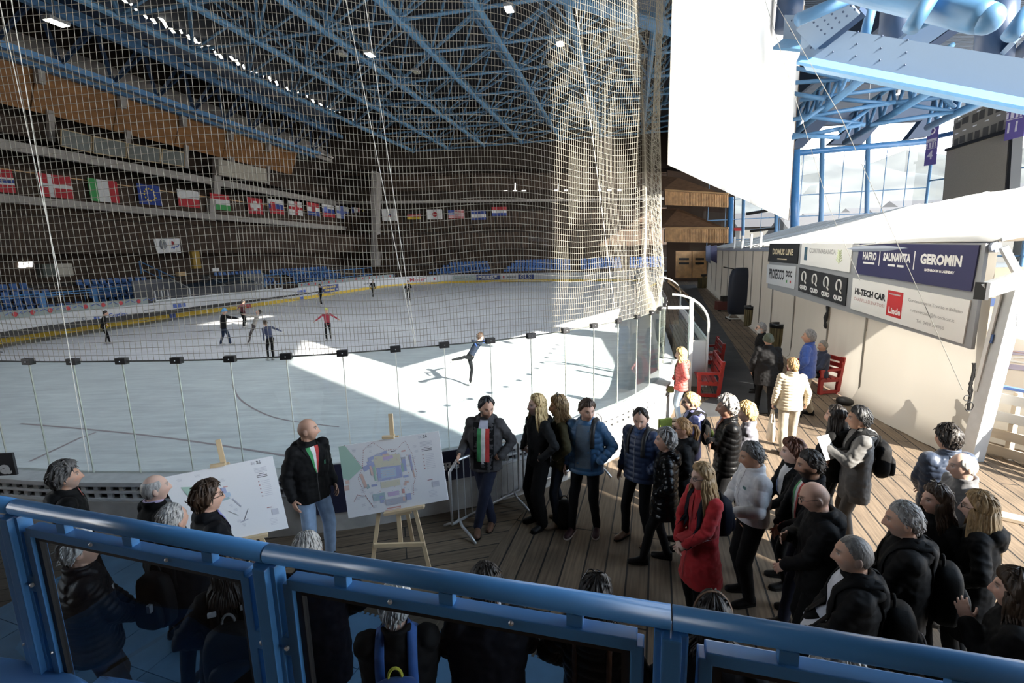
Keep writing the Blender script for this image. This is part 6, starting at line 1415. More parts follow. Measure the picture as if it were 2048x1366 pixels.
    Ri = np.array(Rh.transposed()); L = (c - np.array(HC)) @ Ri.T / hs; ax = np.abs(L[:, 0]); z = L[:, 2]; y = L[:, 1]
    base = np.array(SK[skin]); col = np.tile(base, (n, 1)); sst = lambda v, a, b: np.clip((v-a)/(b-a), 0, 1)
    front = sst(y, .03, .06); headm = (np.abs(z) < .15) & (np.linalg.norm(L, axis=1) < .17)
    def paint(m, k): nonlocal col; m = (m*headm)[:, None]; col = col*(1-m) + np.array(k)*m
    red = np.exp(-((ax-.045)/.02)**2-((z+.02)/.022)**2)*front*.25 + np.exp(-(L[:, 0]/.014)**2-((z+.025)/.014)**2)*front*.3; paint(red, base*np.array((1.05, .72, .68)))
    if beard > 0:
        bc = HAIR[beardc or hair[1]] if isinstance(beardc or hair[1], str) else beardc
        bm_ = sst(-z, .028, .045)*sst(y, -.01, .02)*(1-np.exp(-(ax/.019)**2-((z+.061)/.007)**2))*sst(.128+z, 0, .012); bm_ = np.clip(bm_ + np.exp(-((ax-.068)/.01)**2)*sst(.01-z, 0, .02)*sst(z, -.06, -.05), 0, 1); paint(bm_*beard, bc)
    paint(np.exp(-(L[:, 0]/.021)**4-((z+.061)/.0075)**2)*front*.75, base*np.array((.80, .46, .44)))
    hc = np.array(HAIR[hair[1]] if isinstance(hair[1], str) else hair[1])
    paint(np.exp(-((ax-.033)/.018)**4-((z-.038-.12*(ax-.03)*(ax < .03))/.0065)**2)*front*.95, hc*.45)
    paint(np.exp(-((ax-.031)/.0125)**4-((z-.014)/.006)**2)*front*.8, (.60, .58, .55)); paint(np.exp(-((ax-.031)/.0055)**2-((z-.014)/.006)**2)*front, (.03, .02, .015)); paint(np.exp(-((ax-.031)/.014)**4-((z-.0215)/.0035)**2)*front*.85, (.05, .03, .025))
    if hair[0] in ('none', 'buzz'):
        st = (1-sst(z, .045, .085))*sst(z, -.065, -.035)*sst(-y, -.035, .0)*(.75 if len(hair) > 2 else .45) + sst(z, .04, .08)*sst(-y, -.05, .02)*.12; paint(np.clip(st, 0, 1), hc*.8+base*.15)
    if gloves is not None:
        for i in (0, 1):
            dd = np.linalg.norm(c-np.array(Wr[i]+dirs[i]*.09), axis=1) < .135; col[dd] = gloves
    at_ = me.color_attributes.new('Col', 'FLOAT_COLOR', 'POINT'); at_.data.foreach_set('color', np.concatenate([col, np.ones((n, 1))], 1).astype(np.float32).ravel())
    body = mesh_obj('person', me, SKIN); body.matrix_world = W; tag(body, label, 'person', group); P.o = body
    # ---------------- hair
    hk, hcn = hair[0], hair[1]; hm = hairm(hcn if isinstance(hcn, str) else 'custom_%d' % (hash(hcn) % 999), HAIR[hcn] if isinstance(hcn, str) else hcn)
    hw = lambda p: HC + Rh @ (Vector(p)*hs)
    if hk != 'none':
        d, fs = head_grid(72, 46) if fine else head_grid(40, 26); bp = head_base(d, 1.0 if not female else .95); phi = np.abs(np.degrees(np.arctan2(d[:, 0], d[:, 1])))
        lines = dict(short=(.62, .66, .50, .12, -.14, -.55, -.62), buzz=(.66, .72, .52, .16, -.14, -.5, -.58), receding=(.76, .93, .60, .16, -.14, -.55, -.62), fringe=(2.2, 2.2, .6, .2, -.16, -.55, -.62), bald=(2.2, 2.2, .6, .2, -.16, -.5, -.58), long=(.64, .62, .36, .05, -.42, -.8, -.9), bob=(.50, .52, .30, -.05, -.45, -.75, -.85), pony=(.64, .64, .46, .1, -.16, -.5, -.6), bun=(.64, .64, .46, .1, -.16, -.5, -.6), beanie=(.30, .28, .2, .08, .0, -.12, -.2), thick=(.56, .58, .38, .06, -.30, -.7, -.75), helmet=(.35, .3, .2, .05, -.1, -.3, -.4))
        lv = np.interp(phi, [0, 35, 60, 80, 97, 135, 180], lines[hk]); Tk = dict(short=.017, buzz=.006, receding=.013, fringe=.010, bald=.003, long=.020, bob=.026, pony=.014, bun=.014, beanie=.022, thick=.030, helmet=.02)[hk]*(hair[2] if len(hair) > 2 else 1)
        if hk in ('fringe', 'bald'): top_ = 1-sst(d[:, 2], .50, .68); w_ = sst(d[:, 2]-lv, 0, .14); w_ = np.where(phi > 60, sst(d[:, 2]-np.interp(phi, [60, 95, 135, 180], [.35, -.22, -.55, -.62]), 0, .12)*top_, 0)
        else: w_ = sst(d[:, 2]-lv, 0, .05 if hk == 'beanie' else .34 if hk in ('short', 'receding', 'buzz') else .22)**.8
        rng = np.random.RandomState(abs(hash(label)) % 9999 if False else len(label)*7+int(h*100)); ang = np.arctan2(d[:, 0], d[:, 1])
        nz = sum(np.sin(ang*k+rng.rand()*6+d[:, 2]*q_) for k, q_ in ((9, 3), (17, 5), (29, 2), (41, 7)))*.14
        t_ = np.where(w_ > 0, Tk*w_*(1+(nz if hk not in ('beanie', 'bald', 'buzz', 'helmet') else 0)*(1.6 if hk == 'thick' else 1)), -.012) - .012*(w_ <= 0.02)
        t_ = t_ + .010*np.clip(d[:, 2], 0, 1)*w_*(hk in ('short', 'thick', 'bob', 'long', 'receding'))
        nrm = d/np.linalg.norm(d, axis=1, keepdims=True); hp_ = bp + nrm*t_[:, None]
        m_ = MB(); m_.add([hw(p) for p in hp_], fs)
        if fine and hk in ('short', 'thick', 'receding', 'pony', 'bun', 'bob', 'long'):   # loose locks that break up the outline
            cand = np.where((w_ > .25))[0]; cand = rng.choice(cand, min(len(cand), 210 if hk in ('short', 'thick', 'receding') else 110), replace=False)
            for q in cand:
                p = hp_[q] - nrm[q]*.004; dn = nrm[q]; fl = np.array((dn[0]*.5, -.65+.2*rng.randn(), -.75+.3*rng.randn())) if hk != 'thick' else np.array((rng.randn()*.6, -.3+.6*rng.randn(), -.5+.5*rng.randn())); fl = fl - dn*(fl @ dn)*.80; fl = fl/(np.linalg.norm(fl)+1e-6); ln_ = (.020+.018*rng.rand())*(1.25 if hk == 'thick' else 1)
                m_.tube([hw(p), hw(p + fl*ln_*.5 + dn*.0035*(.6+rng.rand())), hw(p + fl*ln_ + dn*.002*rng.rand())], [.0052, .0045, .0010], 4)
        if hk in ('long', 'bob'):
            Lg = (hair[3] if len(hair) > 3 else .30) if hk == 'long' else .13; NL = 54 if fine else 22
            for i in range(NL):
                for ring in (0, 1):
                    a = R(66 + (360-132)*i/(NL-1)) + rng.uniform(-.03, .03); dz = rng.uniform(-.05, .22)-.12*ring; dv = np.array((math.sin(a)*math.sqrt(1-dz*dz), math.cos(a)*math.sqrt(1-dz*dz), dz)); p0 = head_base(dv[None])[0] + dv*.013
                    p = hw(p0); pts_ = [p]; out = Rh @ Vector((dv[0], dv[1]*.7-.15, 0)); out.z = 0; ln = Lg*(1-.25*rng.rand())*(1 if abs(math.degrees(a)-180) < 85 else .9); K = 6
                    for k in range(1, K+1):
                        u = k/K; pts_.append(p + Vector((0, 0, -1))*(ln+.06)*u + out*(.03*math.sin(u*1.6)+.035*u*u if u*ln > .1 else .012*u) + Vector((rng.uniform(-.004, .004), rng.uniform(-.004, .004), 0)))
                    m_.tube(pts_, [.013, .016, .016, .015, .013, .010, .004], 5, flat=.6)
        if hk == 'pony':
            p = hw((0, -.098, .045)); m_.ball(p, .024, 8)
            for i in range(16):
                o_ = Vector((rng.uniform(-.02, .02), rng.uniform(-.02, .02), 0)); m_.tube([p + o_*.3, p + Rh @ Vector((0, -.05, .0)) + o_, p + Rh @ Vector((0, -.075, -.07)) + o_*1.3, p + Rh @ Vector((0, -.06, -.17)) + o_*1.2, p + Rh @ Vector((0, -.05, -.21)) + o_*.6], [.012, .014, .014, .010, .003], 5)
        if hk == 'bun':
            p = hw((0, -.105, -.03 if len(hair) < 4 else hair[3])); m_.ball(p, (.038, .032, .038), 12)
            for i in range(5): m_.tube([p + Rh @ Vector((.032*math.cos(a+i), .010*math.sin(3*a), .032*math.sin(a+i))) for a in np.linspace(0, 4.6, 10)], .009, 5)
        if hk == 'beanie': m_.tube([hw(head_base(np.array([[math.sin(a)*.97, math.cos(a)*.97, np.interp(abs(math.degrees(a)), [0, 72, 95, 135, 180], [.34, .14, .05, -.06, -.14])]]))[0]*1.22) for a in np.linspace(-PI, PI, 40)[:-1]], .012, 6, flat=1.6, closed=True)
        m_.build('hair' if hk not in ('beanie', 'helmet') else hk, hm, body, smooth=True, fix=False)
    # ---------------- trousers, shoes
    lc, flare = legs[0], legs[1] if len(legs) > 1 else 1.0
    cm = cloth('t_%02x%02x%02x' % tuple(int(v*255) for v in lc), lc)
    mb = MB(); mb.ball(Pv + Vector((0, 0, -.02)), (.165*b_/.82*.98, .118, .13), 16)
    for i in (0, 1):
        cap(mb, HP[i], KN[i], .090*flare**.5*(.94 if female else 1), .064*flare, 12); cap(mb, KN[i], AN[i] + Vector((0, 0, .0)), .064*flare, .050*flare, 12)
    me = remesh(mb, .012 if fine else .02, 3); c, no = co_no(me)
    wr = np.array([noise.noise(Vector((p[0]*13, p[1]*13, p[2]*9+X))) for p in c]) if fine else np.zeros(len(c)); c = c + no*(.007*wr)[:, None]; me.vertices.foreach_set('co', c.astype(np.float32).ravel()); mesh_obj('trousers', me, cm, body)
    sm = cloth('s_%02x%02x%02x' % tuple(int(v*255) for v in shoes[0]), shoes[0], .5); so_ = cloth('o_%02x%02x%02x' % tuple(int(v*255) for v in (shoes[1] or (.015, .014, .013))), shoes[1] or (.015, .014, .013), .6)
    for i in (0, 1):
        dirf = Vector((.14*(-1 if i == 0 else 1), 1, 0)); a_ = AN[i]; fl = feet[i][3] if len(feet[i]) > 3 else 0.0
        F = Matrix.Rotation(math.atan2(-dirf.x, dirf.y), 3, 'Z') @ Matrix.Rotation(R(fl), 3, 'X'); q = lambda x, yy, zz: a_ + F @ Vector((x, yy, zz))
        sec = ((-.068, .022, .075), (-.055, .034, .10), (-.01, .038, .105), (.045, .040, .082), (.09, .045, .058), (.14, .047, .048), (.178, .036, .040), (.198, .016, .03)); zb_ = -.083
        sh = MB().loft([[q(hwid*math.cos(t)*(1.0), yy, zb_ + .016 + ht*max(0, math.sin(t))) for t in np.linspace(-.0, PI, 9)] + [q(hwid*x_, yy, zb_+.014) for x_ in (-.5, .5)] for yy, hwid, ht in sec]).build('shoe', sm, body, smooth=True)
        MB().loft([[q(hwid*1.06*x_, yy, zz) for x_, zz in ((-1, zb_), (-1, zb_+.022), (1, zb_+.022), (1, zb_))] for yy, hwid, ht in sec]).build('sole', so_, sh)
    # ---------------- upper garment
    P.tops = []
    if top is not None:
        kind, tc_ = top[0], top[1]; tr = top[2] if len(top) > 2 else .75
        tm = cloth('j_%02x%02x%02x_%d' % (*[int(v*255) for v in tc_], int(tr*100)), tc_, tr, bump=.2)
        hem = {'jacket': .82, 'puffer': .83, 'coat': .52, 'shirt': .90, 'longpuffer': .70, 'blazer': .80}[kind] if long is None else long
        mb = MB(); bk = bulk*(1.06 if kind in ('puffer', 'longpuffer') else 1.0)*(.93 if female else 1.0)
        secs = [(hem, .190, .135), (.92, .186, .130), (1.06, .180 if not female else .168, .122), (1.20, .192, .126), (1.32, .200, .124), (1.40, .190, .110), (1.455, .135, .088), (1.495, .080, .075)]
        if kind == 'coat': secs = [(hem, .235, .185), (.75, .21, .16)] + secs[1:]
        if kind == 'longpuffer': secs = [(hem, .205, .150)] + secs[1:]
        secs = [q_ for i_, q_ in enumerate(secs) if i_ == 0 or q_[0] > hem+.03]
        def TT(x, y_, z_):
            if z_ < .96 and not seat: v = Rt @ Vector((0, 0, (z_-.96)*.25)) if lean else Vector(); return Pv + Vector((x, y_, 0)) + (Vector((0, 0, z_-.96)) if not lean else Vector((0, -math.sin(R(lean))*(.96-z_)*.35, z_-.96)))
            return T((x, y_, z_))
        mb.loft([[TT(rx*bk*math.cos(a), ry*bk*math.sin(a)-.004, zz) for a in np.linspace(0, 2*PI, 21)[:-1]] for zz, rx, ry in secs])
        a0 = .066*bk if kind != 'shirt' else .055; a1 = .056*bk if kind != 'shirt' else .046; a2 = .046*bk if kind != 'shirt' else .036
        for i in (0, 1):
            We = Wr[i] - dirs[i]*.028; mb.ball(SH[i] + Rt @ Vector((0, 0, -.012)), a0*1.12, 12); cap(mb, SH[i], E_[i], a0, a1, 12); cap(mb, E_[i], We, a1, a2, 12)
        if collar and kind != 'shirt':
            for zz, rr in ((1.475, .082), (1.505, .082), (1.530, .080)): mb.tube([T((rr*math.cos(a), -.012+rr*.95*math.sin(a), zz + (.012 if math.sin(a) < 0 else -.02*math.sin(a)))) for a in np.linspace(0, 2*PI, 21)[:-1]], .020, 6, closed=True)
        if hood:
            mb.tube([T((.135*math.cos(a), -.045-.075*abs(math.sin(a))**.8, 1.475 + .02*math.sin(a))) for a in np.linspace(-.25, -PI+.25, 13)], [.03, .045, .055, .06, .064, .066, .068, .066, .064, .06, .055, .045, .03], 8); mb.ball(T((0, -.135, 1.41)), (.11, .05, .095), 12)
        me = remesh(mb, (.0105 if kind in ('puffer', 'longpuffer') else .0125) if fine else .02, 3); c, no = co_no(me)
        if fine:
            A = np.array(c, np.float64); best = np.full(len(A), 9.0); tt = np.zeros(len(A))
            for i in (0, 1):
                off = 0.0
                for (p_, q_) in ((SH[i], E_[i]), (E_[i], Wr[i])):
                    p_, q_ = np.array(p_), np.array(q_); dv = q_-p_; L2 = dv @ dv; u = np.clip((A-p_) @ dv/L2, 0, 1); dist = np.linalg.norm(A-(p_+u[:, None]*dv), axis=1); mk = dist < np.minimum(best, .095*bk); tt = np.where(mk, off+u*math.sqrt(L2)+2.0, tt); best = np.where(mk, dist, best); off += math.sqrt(L2)
            Ti = np.array(Rt.transposed()); zl = ((A-np.array(Pv)) @ Ti.T)[:, 2]; par = np.where(tt > 0, tt, zl)
            wr = np.array([noise.noise(Vector((p[0]*9+X*3, p[1]*9, p[2]*11+Y))) for p in A])
            if kind in ('puffer', 'longpuffer'): disp = .013*(np.abs(np.sin(PI*par/quilt))**.55) - .012 + .005*wr
            else: disp = .012*wr + .006*np.array([noise.noise(Vector((p[0]*22, p[1]*22, p[2]*30+Y))) for p in A]) + np.where(tt > 0, .004*np.sin(par*70+wr*5)*np.abs(np.sin(par*9)), 0)
            c = c + no*disp[:, None]; me.vertices.foreach_set('co', c.astype(np.float32).ravel())
        P.j = mesh_obj(tname, me, tm, body); P.tops.append(P.j)
        P.bvh = BVHTree.FromPolygons([tuple(v) for v in c], [tuple(p.vertices) for p in me.polygons])
    # ---------------- glasses
    if glasses:
        gm = mat('glasses_frame', (.012, .011, .011), .3); lm = mat('dark_lens', (.008, .008, .01), .1) if lens != 'clear' else glassmat('spectacle_lens', (.9, .9, .9), 1.0)
        dz, dy, tilt = (.014, 0.0, 0.0) if glasses != 'up' else (.088, -.045, .9)
        def gp(x, y_, z_): v = Vector((x, y_, z_)); v = Matrix.Rotation(tilt, 3, 'X') @ v; return hw(v + Vector((0, dy, dz)))
        m_ = MB()
        for sg in (-1, 1):
            m_.tube([gp(sg*.033+.021*math.cos(a), .103-.006*abs(math.cos(a)), .016*math.sin(a)) for a in np.linspace(0, 2*PI, 17)[:-1]], .0028, 5, closed=True)
            if glasses != 'up': m_.tube([gp(sg*.054, .098, .004), gp(sg*.078, .06, .006), gp(sg*.083, -.01, .004), gp(sg*.081, -.03, -.012)], .0026, 5)
            else: m_.tube([gp(sg*.054, .098, .004), gp(sg*.085, .04, -.01), gp(sg*.088, -.02, -.02)], .0026, 5)
        m_.tube([gp(-.012, .108, .003), gp(.012, .108, .003)], .0026, 5); g_ = m_.build('glasses', gm, body, fix=False); m_ = MB()
        for sg in (-1, 1): m_.add([gp(sg*.033+.020*math.cos(a), .1015-.005*abs(math.cos(a)), .015*math.sin(a)) for a in np.linspace(0, 2*PI, 17)[:-1]], [tuple(range(16))])
        m_.build('lens', lm, g_, fix=False)
    return P

def cast(P, o, d):
    r = P.bvh.ray_cast(o, d, 1.5)
    return (r[0], r[1]) if r[0] is not None else (None, None)
def front(P, name, cols, ztop, zbot, wt, wb, cx=(0, 0), off=.006, back=False, shape=None, parent=None, n=14, mats=None):
    """a strip laid on the chest (or back): cols = [(colour, u0, u1)], widths at the top and bottom"""
    ks = []; mb = MB(); T = P.T; d = (T((0, 1, 1))-T((0, 0, 1)))*(1 if back else -1); o0 = -.7 if back else .7
    for k, (col_, u0, u1) in enumerate(cols):
        ks.append(cloth('p_%02x%02x%02x' % tuple(int(max(0, v)*255) for v in col_), col_, .75)); rows = []
        for i in range(n+1):
            v = i/n; z = ztop+(zbot-ztop)*v; w_ = wt+(wb-wt)*(v if shape is None else shape(v)); c_ = cx[0]+(cx[1]-cx[0])*v; row = []
            for j in range(4):
                x = c_ + w_*(u0+(u1-u0)*j/3-.5); h_, n_ = cast(P, T((x, o0, z)), d)
                row.append((h_ - d*off) if h_ is not None else None)
            if all(p is not None for p in row): rows.append(row)
        if len(rows) > 1: mb.loft(rows, k, closed=False, caps=False)
    if not mb.v: return None
    return mb.build(name, ks, parent or P.o, smooth=True, fix=False)
def strap_loop(P, x, mb, w=.045, a0=-75, a1=200, zc=1.26, x2=None, off=.008):
    """strap lying over one shoulder from the back to the front of the chest, in the plane x"""
    rows = []; T = P.T; N = 22
    for i in range(N+1):
        a = R(a0 + (a1-a0)*i/N); xx = x if x2 is None else x + (x2-x)*i/N
        c = T((xx, 0, zc)); o = T((xx, math.cos(a)*.8, zc+math.sin(a)*.8)); d = (c-o).normalized(); row = []
        for s_ in (-.5, 0, .5):
            sh = T((xx+w*s_, 0, zc))-c; h_, n_ = cast(P, o+sh, d); row.append(h_ - d*off if h_ is not None else None)
        if all(p is not None for p in row): rows.append(row)
    if len(rows) > 2: mb.loft([r + [p - (P.T((0, 0, zc))-p).normalized()*.006 for p in reversed(r)] for r in rows])
def backpack(P, label, col, w=.29, h=.43, d=.17, z=1.20, col2=None, strapc=None, logo=None, handle=(.02, .02, .02), zipc=None, hang=False):
    m1 = cloth('bag_%02x%02x%02x' % tuple(int(v*255) for v in col), col, .7); m2 = cloth('bag_%02x%02x%02x' % tuple(int(v*255) for v in (col2 or col)), col2 or col, .7); ms = cloth('bag_%02x%02x%02x' % tuple(int(v*255) for v in (strapc or col)), strapc or col, .7)
    T = P.T; h_, _ = cast(P, T((0, -.8, z)), T((0, 1, z))-T((0, 0, z))); yb = -.12 if h_ is None else None
    t = empty('backpack', M=P.W, label=label, cat='backpack')
    y0 = (h_ - T((0, 0, z))).dot(T((0, 1, z))-T((0, 0, z))) if h_ is not None else -.12; yc = y0 - d/2 - .004
    def blob(cx, cy_, cz, W_, D_, H_, e=4.0):
        mb = MB(); rings = []
        for v in np.linspace(-1, 1, 11):
            k = (1-abs(v)**e)**(1/e) if abs(v) < 1 else .45; k = max(k, .45); k2 = k*(1 - .10*max(0, v)); rings.append([T((cx + W_/2*k2*(abs(math.cos(a))**.55)*(1 if math.cos(a) > 0 else -1), cy_ + D_/2*k*(abs(math.sin(a))**.55)*(1 if math.sin(a) > 0 else -1), cz + H_/2*v)) for a in np.linspace(0, 2*PI, 25)[:-1]])
        return mb.loft(rings)
    b = blob(0, yc, z, w, d, h).build('pack_body', m1, t, smooth=True)
    fp_ = blob(0, yc-d/2-.012, z-h*.16, w*.80, .075, h*.52).build('front_pocket', m2, t, smooth=True)
    if zipc:
        MB().tube([T((w*.32*math.cos(a), yc-d/2-.055-.0*a, z-h*.05+h*.10*math.sin(a))) for a in np.linspace(0, PI, 14)], .006, 5).build('zip', cloth('zip', zipc), t); MB().tube([T((-w*.30, yc-d/2-.06, z-h*.05)), T((-w*.28, yc-d/2-.065, z-h*.22))], .006, 5).build('zip_pull', cloth('zip', zipc), t)
    for sg in (-1, 1):
        mb = MB(); strap_loop(P, sg*.095, mb, .055, 215, -50, zc=1.28)
        if mb.v: mb.build('shoulder_strap', ms, t, smooth=True)
    MB().tube([T((.04*math.cos(a), yc+d*.2, z+h/2-.01+.07*math.sin(a))) for a in np.linspace(0, PI, 10)], .009, 6).build('carry_handle', cloth('bag_handle_%d' % int(sum(handle)*100), handle), t)
    if logo: logo(t, lambda x, zz: T((x, yc-d/2-.055, z+zz)), (T((1, 0, 0))-T((0, 0, 0))), (T((0, 0, 1))-T((0, 0, 0))), (T((0, -1, 0))-T((0, 0, 0))))
    return t
def side_bag(P, label, col, x=.22, y=-.02, z=.98, w=.10, d=.30, h=.26, strap=True, name='shoulder_bag', sx_=-.12):
    m1 = cloth('bag_%02x%02x%02x' % tuple(int(v*255) for v in col), col, .6); T = P.T; t = empty(name, M=P.W, label=label, cat='bag'); mb = MB(); rings = []
    for v in np.linspace(-1, 1, 9):
        k = max(.6, (1-abs(v)**5)**.2 if abs(v) < 1 else .6); rings.append([T((x + w/2*k*(abs(math.cos(a))**.5)*(1 if math.cos(a) > 0 else -1), y + d/2*k*(abs(math.sin(a))**.5)*(1 if math.sin(a) > 0 else -1), z + h/2*v)) for a in np.linspace(0, 2*PI, 21)[:-1]])
    mb.loft(rings).build('bag_body', m1, t, smooth=True)
    if strap:
        mb = MB(); strap_loop(P, sx_, mb, .03, 215, -40, zc=1.25, x2=sx_*.2+x*.5)
        if mb.v: mb.build('bag_strap', m1, t, smooth=True)
    return t
def hp(px, py, h): p = onz(px, py, h); return (p.x, p.y)
def reach(px, py, h, face, hand):
    """a world point as an arm target for a person who stands at (px, py)"""
    x, y = hp(px, py, h); f = R(face - math.degrees(math.atan2(x, y))); v = Matrix.Rotation(-f, 3, 'Z') @ (Vector(hand)-Vector((x, y, 0)))/(h/1.75); return (abs(v.x), v.y, v.z)
BK = (.010, .010, .011); BK2 = (.016, .016, .018); NV = (.010, .014, .035); JEAN = (.20, .29, .42); DJ = (.018, .022, .040); WHT = (.62, .62, .62)
IT = lambda g=0: [((.46, .035, .03), 0, .34), ((.66, .66, .64), .33, .67), ((.04, .27, .09), .66, 1)]
def zipper(P, col=(.02, .02, .02), z0=1.47, z1=.86, w=.010, cx=0): return front(P, 'zip', [(col, 0, 1)], z0, z1, w, w, (cx, cx), .004)
def shirtv(P, col, z0=1.50, z1=1.22, w=.12, tie=None, name='shirt_front'): return front(P, name, [(col, 0, 1)], z0, z1, w, .01, off=.005)
def mark(P, x, z, w, h, col, name='logo'): return front(P, name, [(col, 0, 1)], z+h/2, z-h/2, w, w, (x, x), .004, n=2)
# ---- people standing at the barrier and boards
P = person('bald man in black jacket, tricolour sash and light jeans between the two plan boards', hp(610, 843, 1.84), 1.84, -152, (52, 2), arms=('down', 'relaxed'), skin='warm', hair=('none', 'dark'), top=('jacket', BK), legs=(JEAN, 1.22), shoes=((.03, .022, .016), None), bulk=1.17, hood=True, fat=1.0, vox=.0052, beard=.15, beardc='dark', hands=((.45, 1), (.45, 1)), feet=((-.13, .04, .085), (.13, -.02, .085)))
front(P, 'tricolour_sash', IT(), 1.47, 1.17, .155, .02, (0, .0), .006); zipper(P, (.05, .05, .05), 1.17, .84); mark(P, -.125, 1.25, .02, .05, (.05, .22, .12), 'jacket_badge')
for s_ in (-1, 1): front(P, 'collar_flap', [(BK2, 0, 1)], 1.50, 1.38, .05, .02, (s_*.105, s_*.07), .012)
P = person('dark haired man with goatee and tricolour sash in open grey jacket leaning on the barrier', hp(966, 797, 1.86), 1.86, 168, (32, -12), arms=('pocket', (reach(966, 797, 1.86, 168, (-.74, 6.14, 1.13)), (.3, -.6, -1))), skin='warm', hair=('receding', 'black', 1.3), top=('jacket', (.052, .050, .052)), legs=(DJ, 1.15), shoes=((.11, .045, .02), None), bulk=1.14, hood=True, beard=.8, beardc=(.03, .02, .015), vox=.0052, side=-2, feet=((.10, .17, .085), (-.06, -.02, .085)), hands=((.3, 1), (.6, .8)))
front(P, 'dark_lining', [((.012, .012, .014), 0, 1)], 1.46, .86, .27, .25, off=.004); front(P, 'tricolour_sash', IT(), 1.40, .97, .155, .16, off=.010); front(P, 'shirt_front', [((.45, .46, .55), 0, 1)], 1.50, 1.40, .10, .12, off=.012); mark(P, 0, .955, .04, .03, (.5, .5, .5), 'buckle')
P = person('blonde woman in a dark grey hooded jacket and wide black trousers by the barrier', hp(1075, 796, 1.84), 1.84, 122, (-8, 4), arms=('pocket', 'pocket'), skin='pale', hair=('long', 'blond', 1.0, .30), top=('jacket', (.030, .032, .034)), legs=((.010, .010, .011), 1.5), shoes=(BK, None), female=True, bulk=1.1, hood=True, long=.86)
zipper(P); front(P, 'pocket_flap', [((.045, .047, .05), 0, 1)], 1.30, 1.25, .08, .08, (.09, .09))
P2 = person('woman with shoulder length brown hair in an olive jacket, just behind the blonde woman', hp(1119, 799, 1.80), 1.80, 100, (0, 2), arms=('pocket', 'pocket'), skin='pale', hair=('bob', 'dblond'), top=('jacket', (.045, .038, .016)), legs=((.022, .03, .045), 1.0), shoes=((.30, .22, .15), (.12, .09, .06)), female=True, bulk=1.05, collar=True, feet=((-.12, .06, .085), (.12, -.06, .085)), glasses='up'); zipper(P2, (.02, .018, .01))
bk = MB(); p = P.o.matrix_world @ Vector((-.20, -.26, 0)); t = empty('floor_bag', (p.x, p.y, 0), 0, 'black bag standing on the deck behind the feet of the blonde woman', 'bag'); bk.loft([[(r*math.cos(a), r*.7*math.sin(a), z) for a in np.linspace(0, 2*PI, 15)[:-1]] for z, r in ((0.005, .15), (.1, .17), (.26, .15), (.36, .09), (.40, .05))]).build('bag_body', BLACK, t, smooth=True); MB().tube([(.05*math.cos(a), 0, .39+.06*math.sin(a)) for a in np.linspace(0, PI, 8)], .01, 5).build('handle', BLACK, t)
P = person('man in a bright blue puffer jacket open over a grey blue sweater, looking down', hp(1172, 803, 1.83), 1.83, 164, (38, -8), arms=('pocket', 'down'), skin='fair', hair=('short', 'brown', 1.1), top=('puffer', (.035, .115, .235), .5), legs=((.014, .015, .02), 1.0), shoes=((.05, .025, .03), (.55, .50, .48)), bulk=1.16, hood=True, beard=.35, beardc='brown', feet=((-.14, -.02, .085), (.15, .12, .085)), hands=((.3, 1), (.5, 1)))
front(P, 'sweater_front', [((.085, .125, .17), 0, 1)], 1.47, .93, .16, .20, off=.006, shape=lambda v: min(1, v*2.2)); front(P, 'zip_edge', [((.02, .06, .13), 0, 1)], 1.45, .90, .012, .012, (.09, .11), .008); front(P, 'zip_edge', [((.02, .06, .13), 0, 1)], 1.45, .90, .012, .012, (-.09, -.11), .008)
t = empty('backpack', M=P.W, label='dark backpack strap set worn over the bright blue puffer jacket', cat='backpack'); mb = MB(); strap_loop(P, -.115, mb, .05, 200, -25); mb.build('shoulder_strap', BLACK, t, smooth=True); MB().box(P.T((0, -.26, 1.2)), (.28, .14, .4)).build('pack_body', BLACK, t, bevel=.04)
P = person('man in a zipped navy puffer jacket and brown shoes with backpack straps', hp(1283, 818, 1.78), 1.78, 148, (22, -16), arms=('pocket', 'down'), skin='fair', hair=('receding', 'dark', 1.0), top=('puffer', (.013, .030, .085), .5), legs=((.011, .012, .016), 1.02), shoes=((.12, .05, .02), None), bulk=1.14, beard=.25, beardc='dark', feet=((-.14, .0, .085), (.15, .08, .085)))
zipper(P, (.22, .24, .28), 1.50, .86, .012); front(P, 'lapel', [((.02, .06, .16), 0, 1)], 1.52, 1.44, .09, .05, off=.008)
t = empty('backpack', M=P.W, label='black backpack worn by the man in the navy puffer jacket', cat='backpack'); 
for x in (-.11, .11): mb = MB(); strap_loop(P, x, mb, .05, 210, -30); mb.build('shoulder_strap', BLACK, t, smooth=True)
MB().box(P.T((0, -.24, 1.22)), (.28, .14, .40)).build('pack_body', BLACK, t, bevel=.04)
# ---- middle group
P = person('short grey haired woman in a long glossy black quilted coat, seen in profile', hp(1334, 866, 1.66), 1.66, 92, (4, 2), arms=('pocket', 'pocket'), skin='fair', hair=('thick', 'grey', .9), top=('longpuffer', (.010, .010, .011), .25), legs=(BK, 1.0), shoes=(BK2, None), female=True, bulk=1.28, hood=True, quilt=.095, feet=((-.10, .25, .085), (.10, -.05, .085)))
bb = MB(); p = P.o.matrix_world @ Vector((.0, -.42, 0)); t = empty('floor_bag', (p.x, p.y, 0), .3, 'dark blue bag on the deck behind the woman in the glossy black coat', 'bag'); bb.loft([[(r*math.cos(a), r*.6*math.sin(a), z) for a in np.linspace(0, 2*PI, 15)[:-1]] for z, r in ((0.005, .16), (.2, .17), (.34, .13), (.40, .06))]).build('bag_body', cloth('bagblue', (.02, .03, .06)), t, smooth=True); MB().tube([(.05*math.cos(a), 0, .39+.06*math.sin(a)) for a in np.linspace(0, PI, 8)], .01, 5).build('handle', BLACK, t)
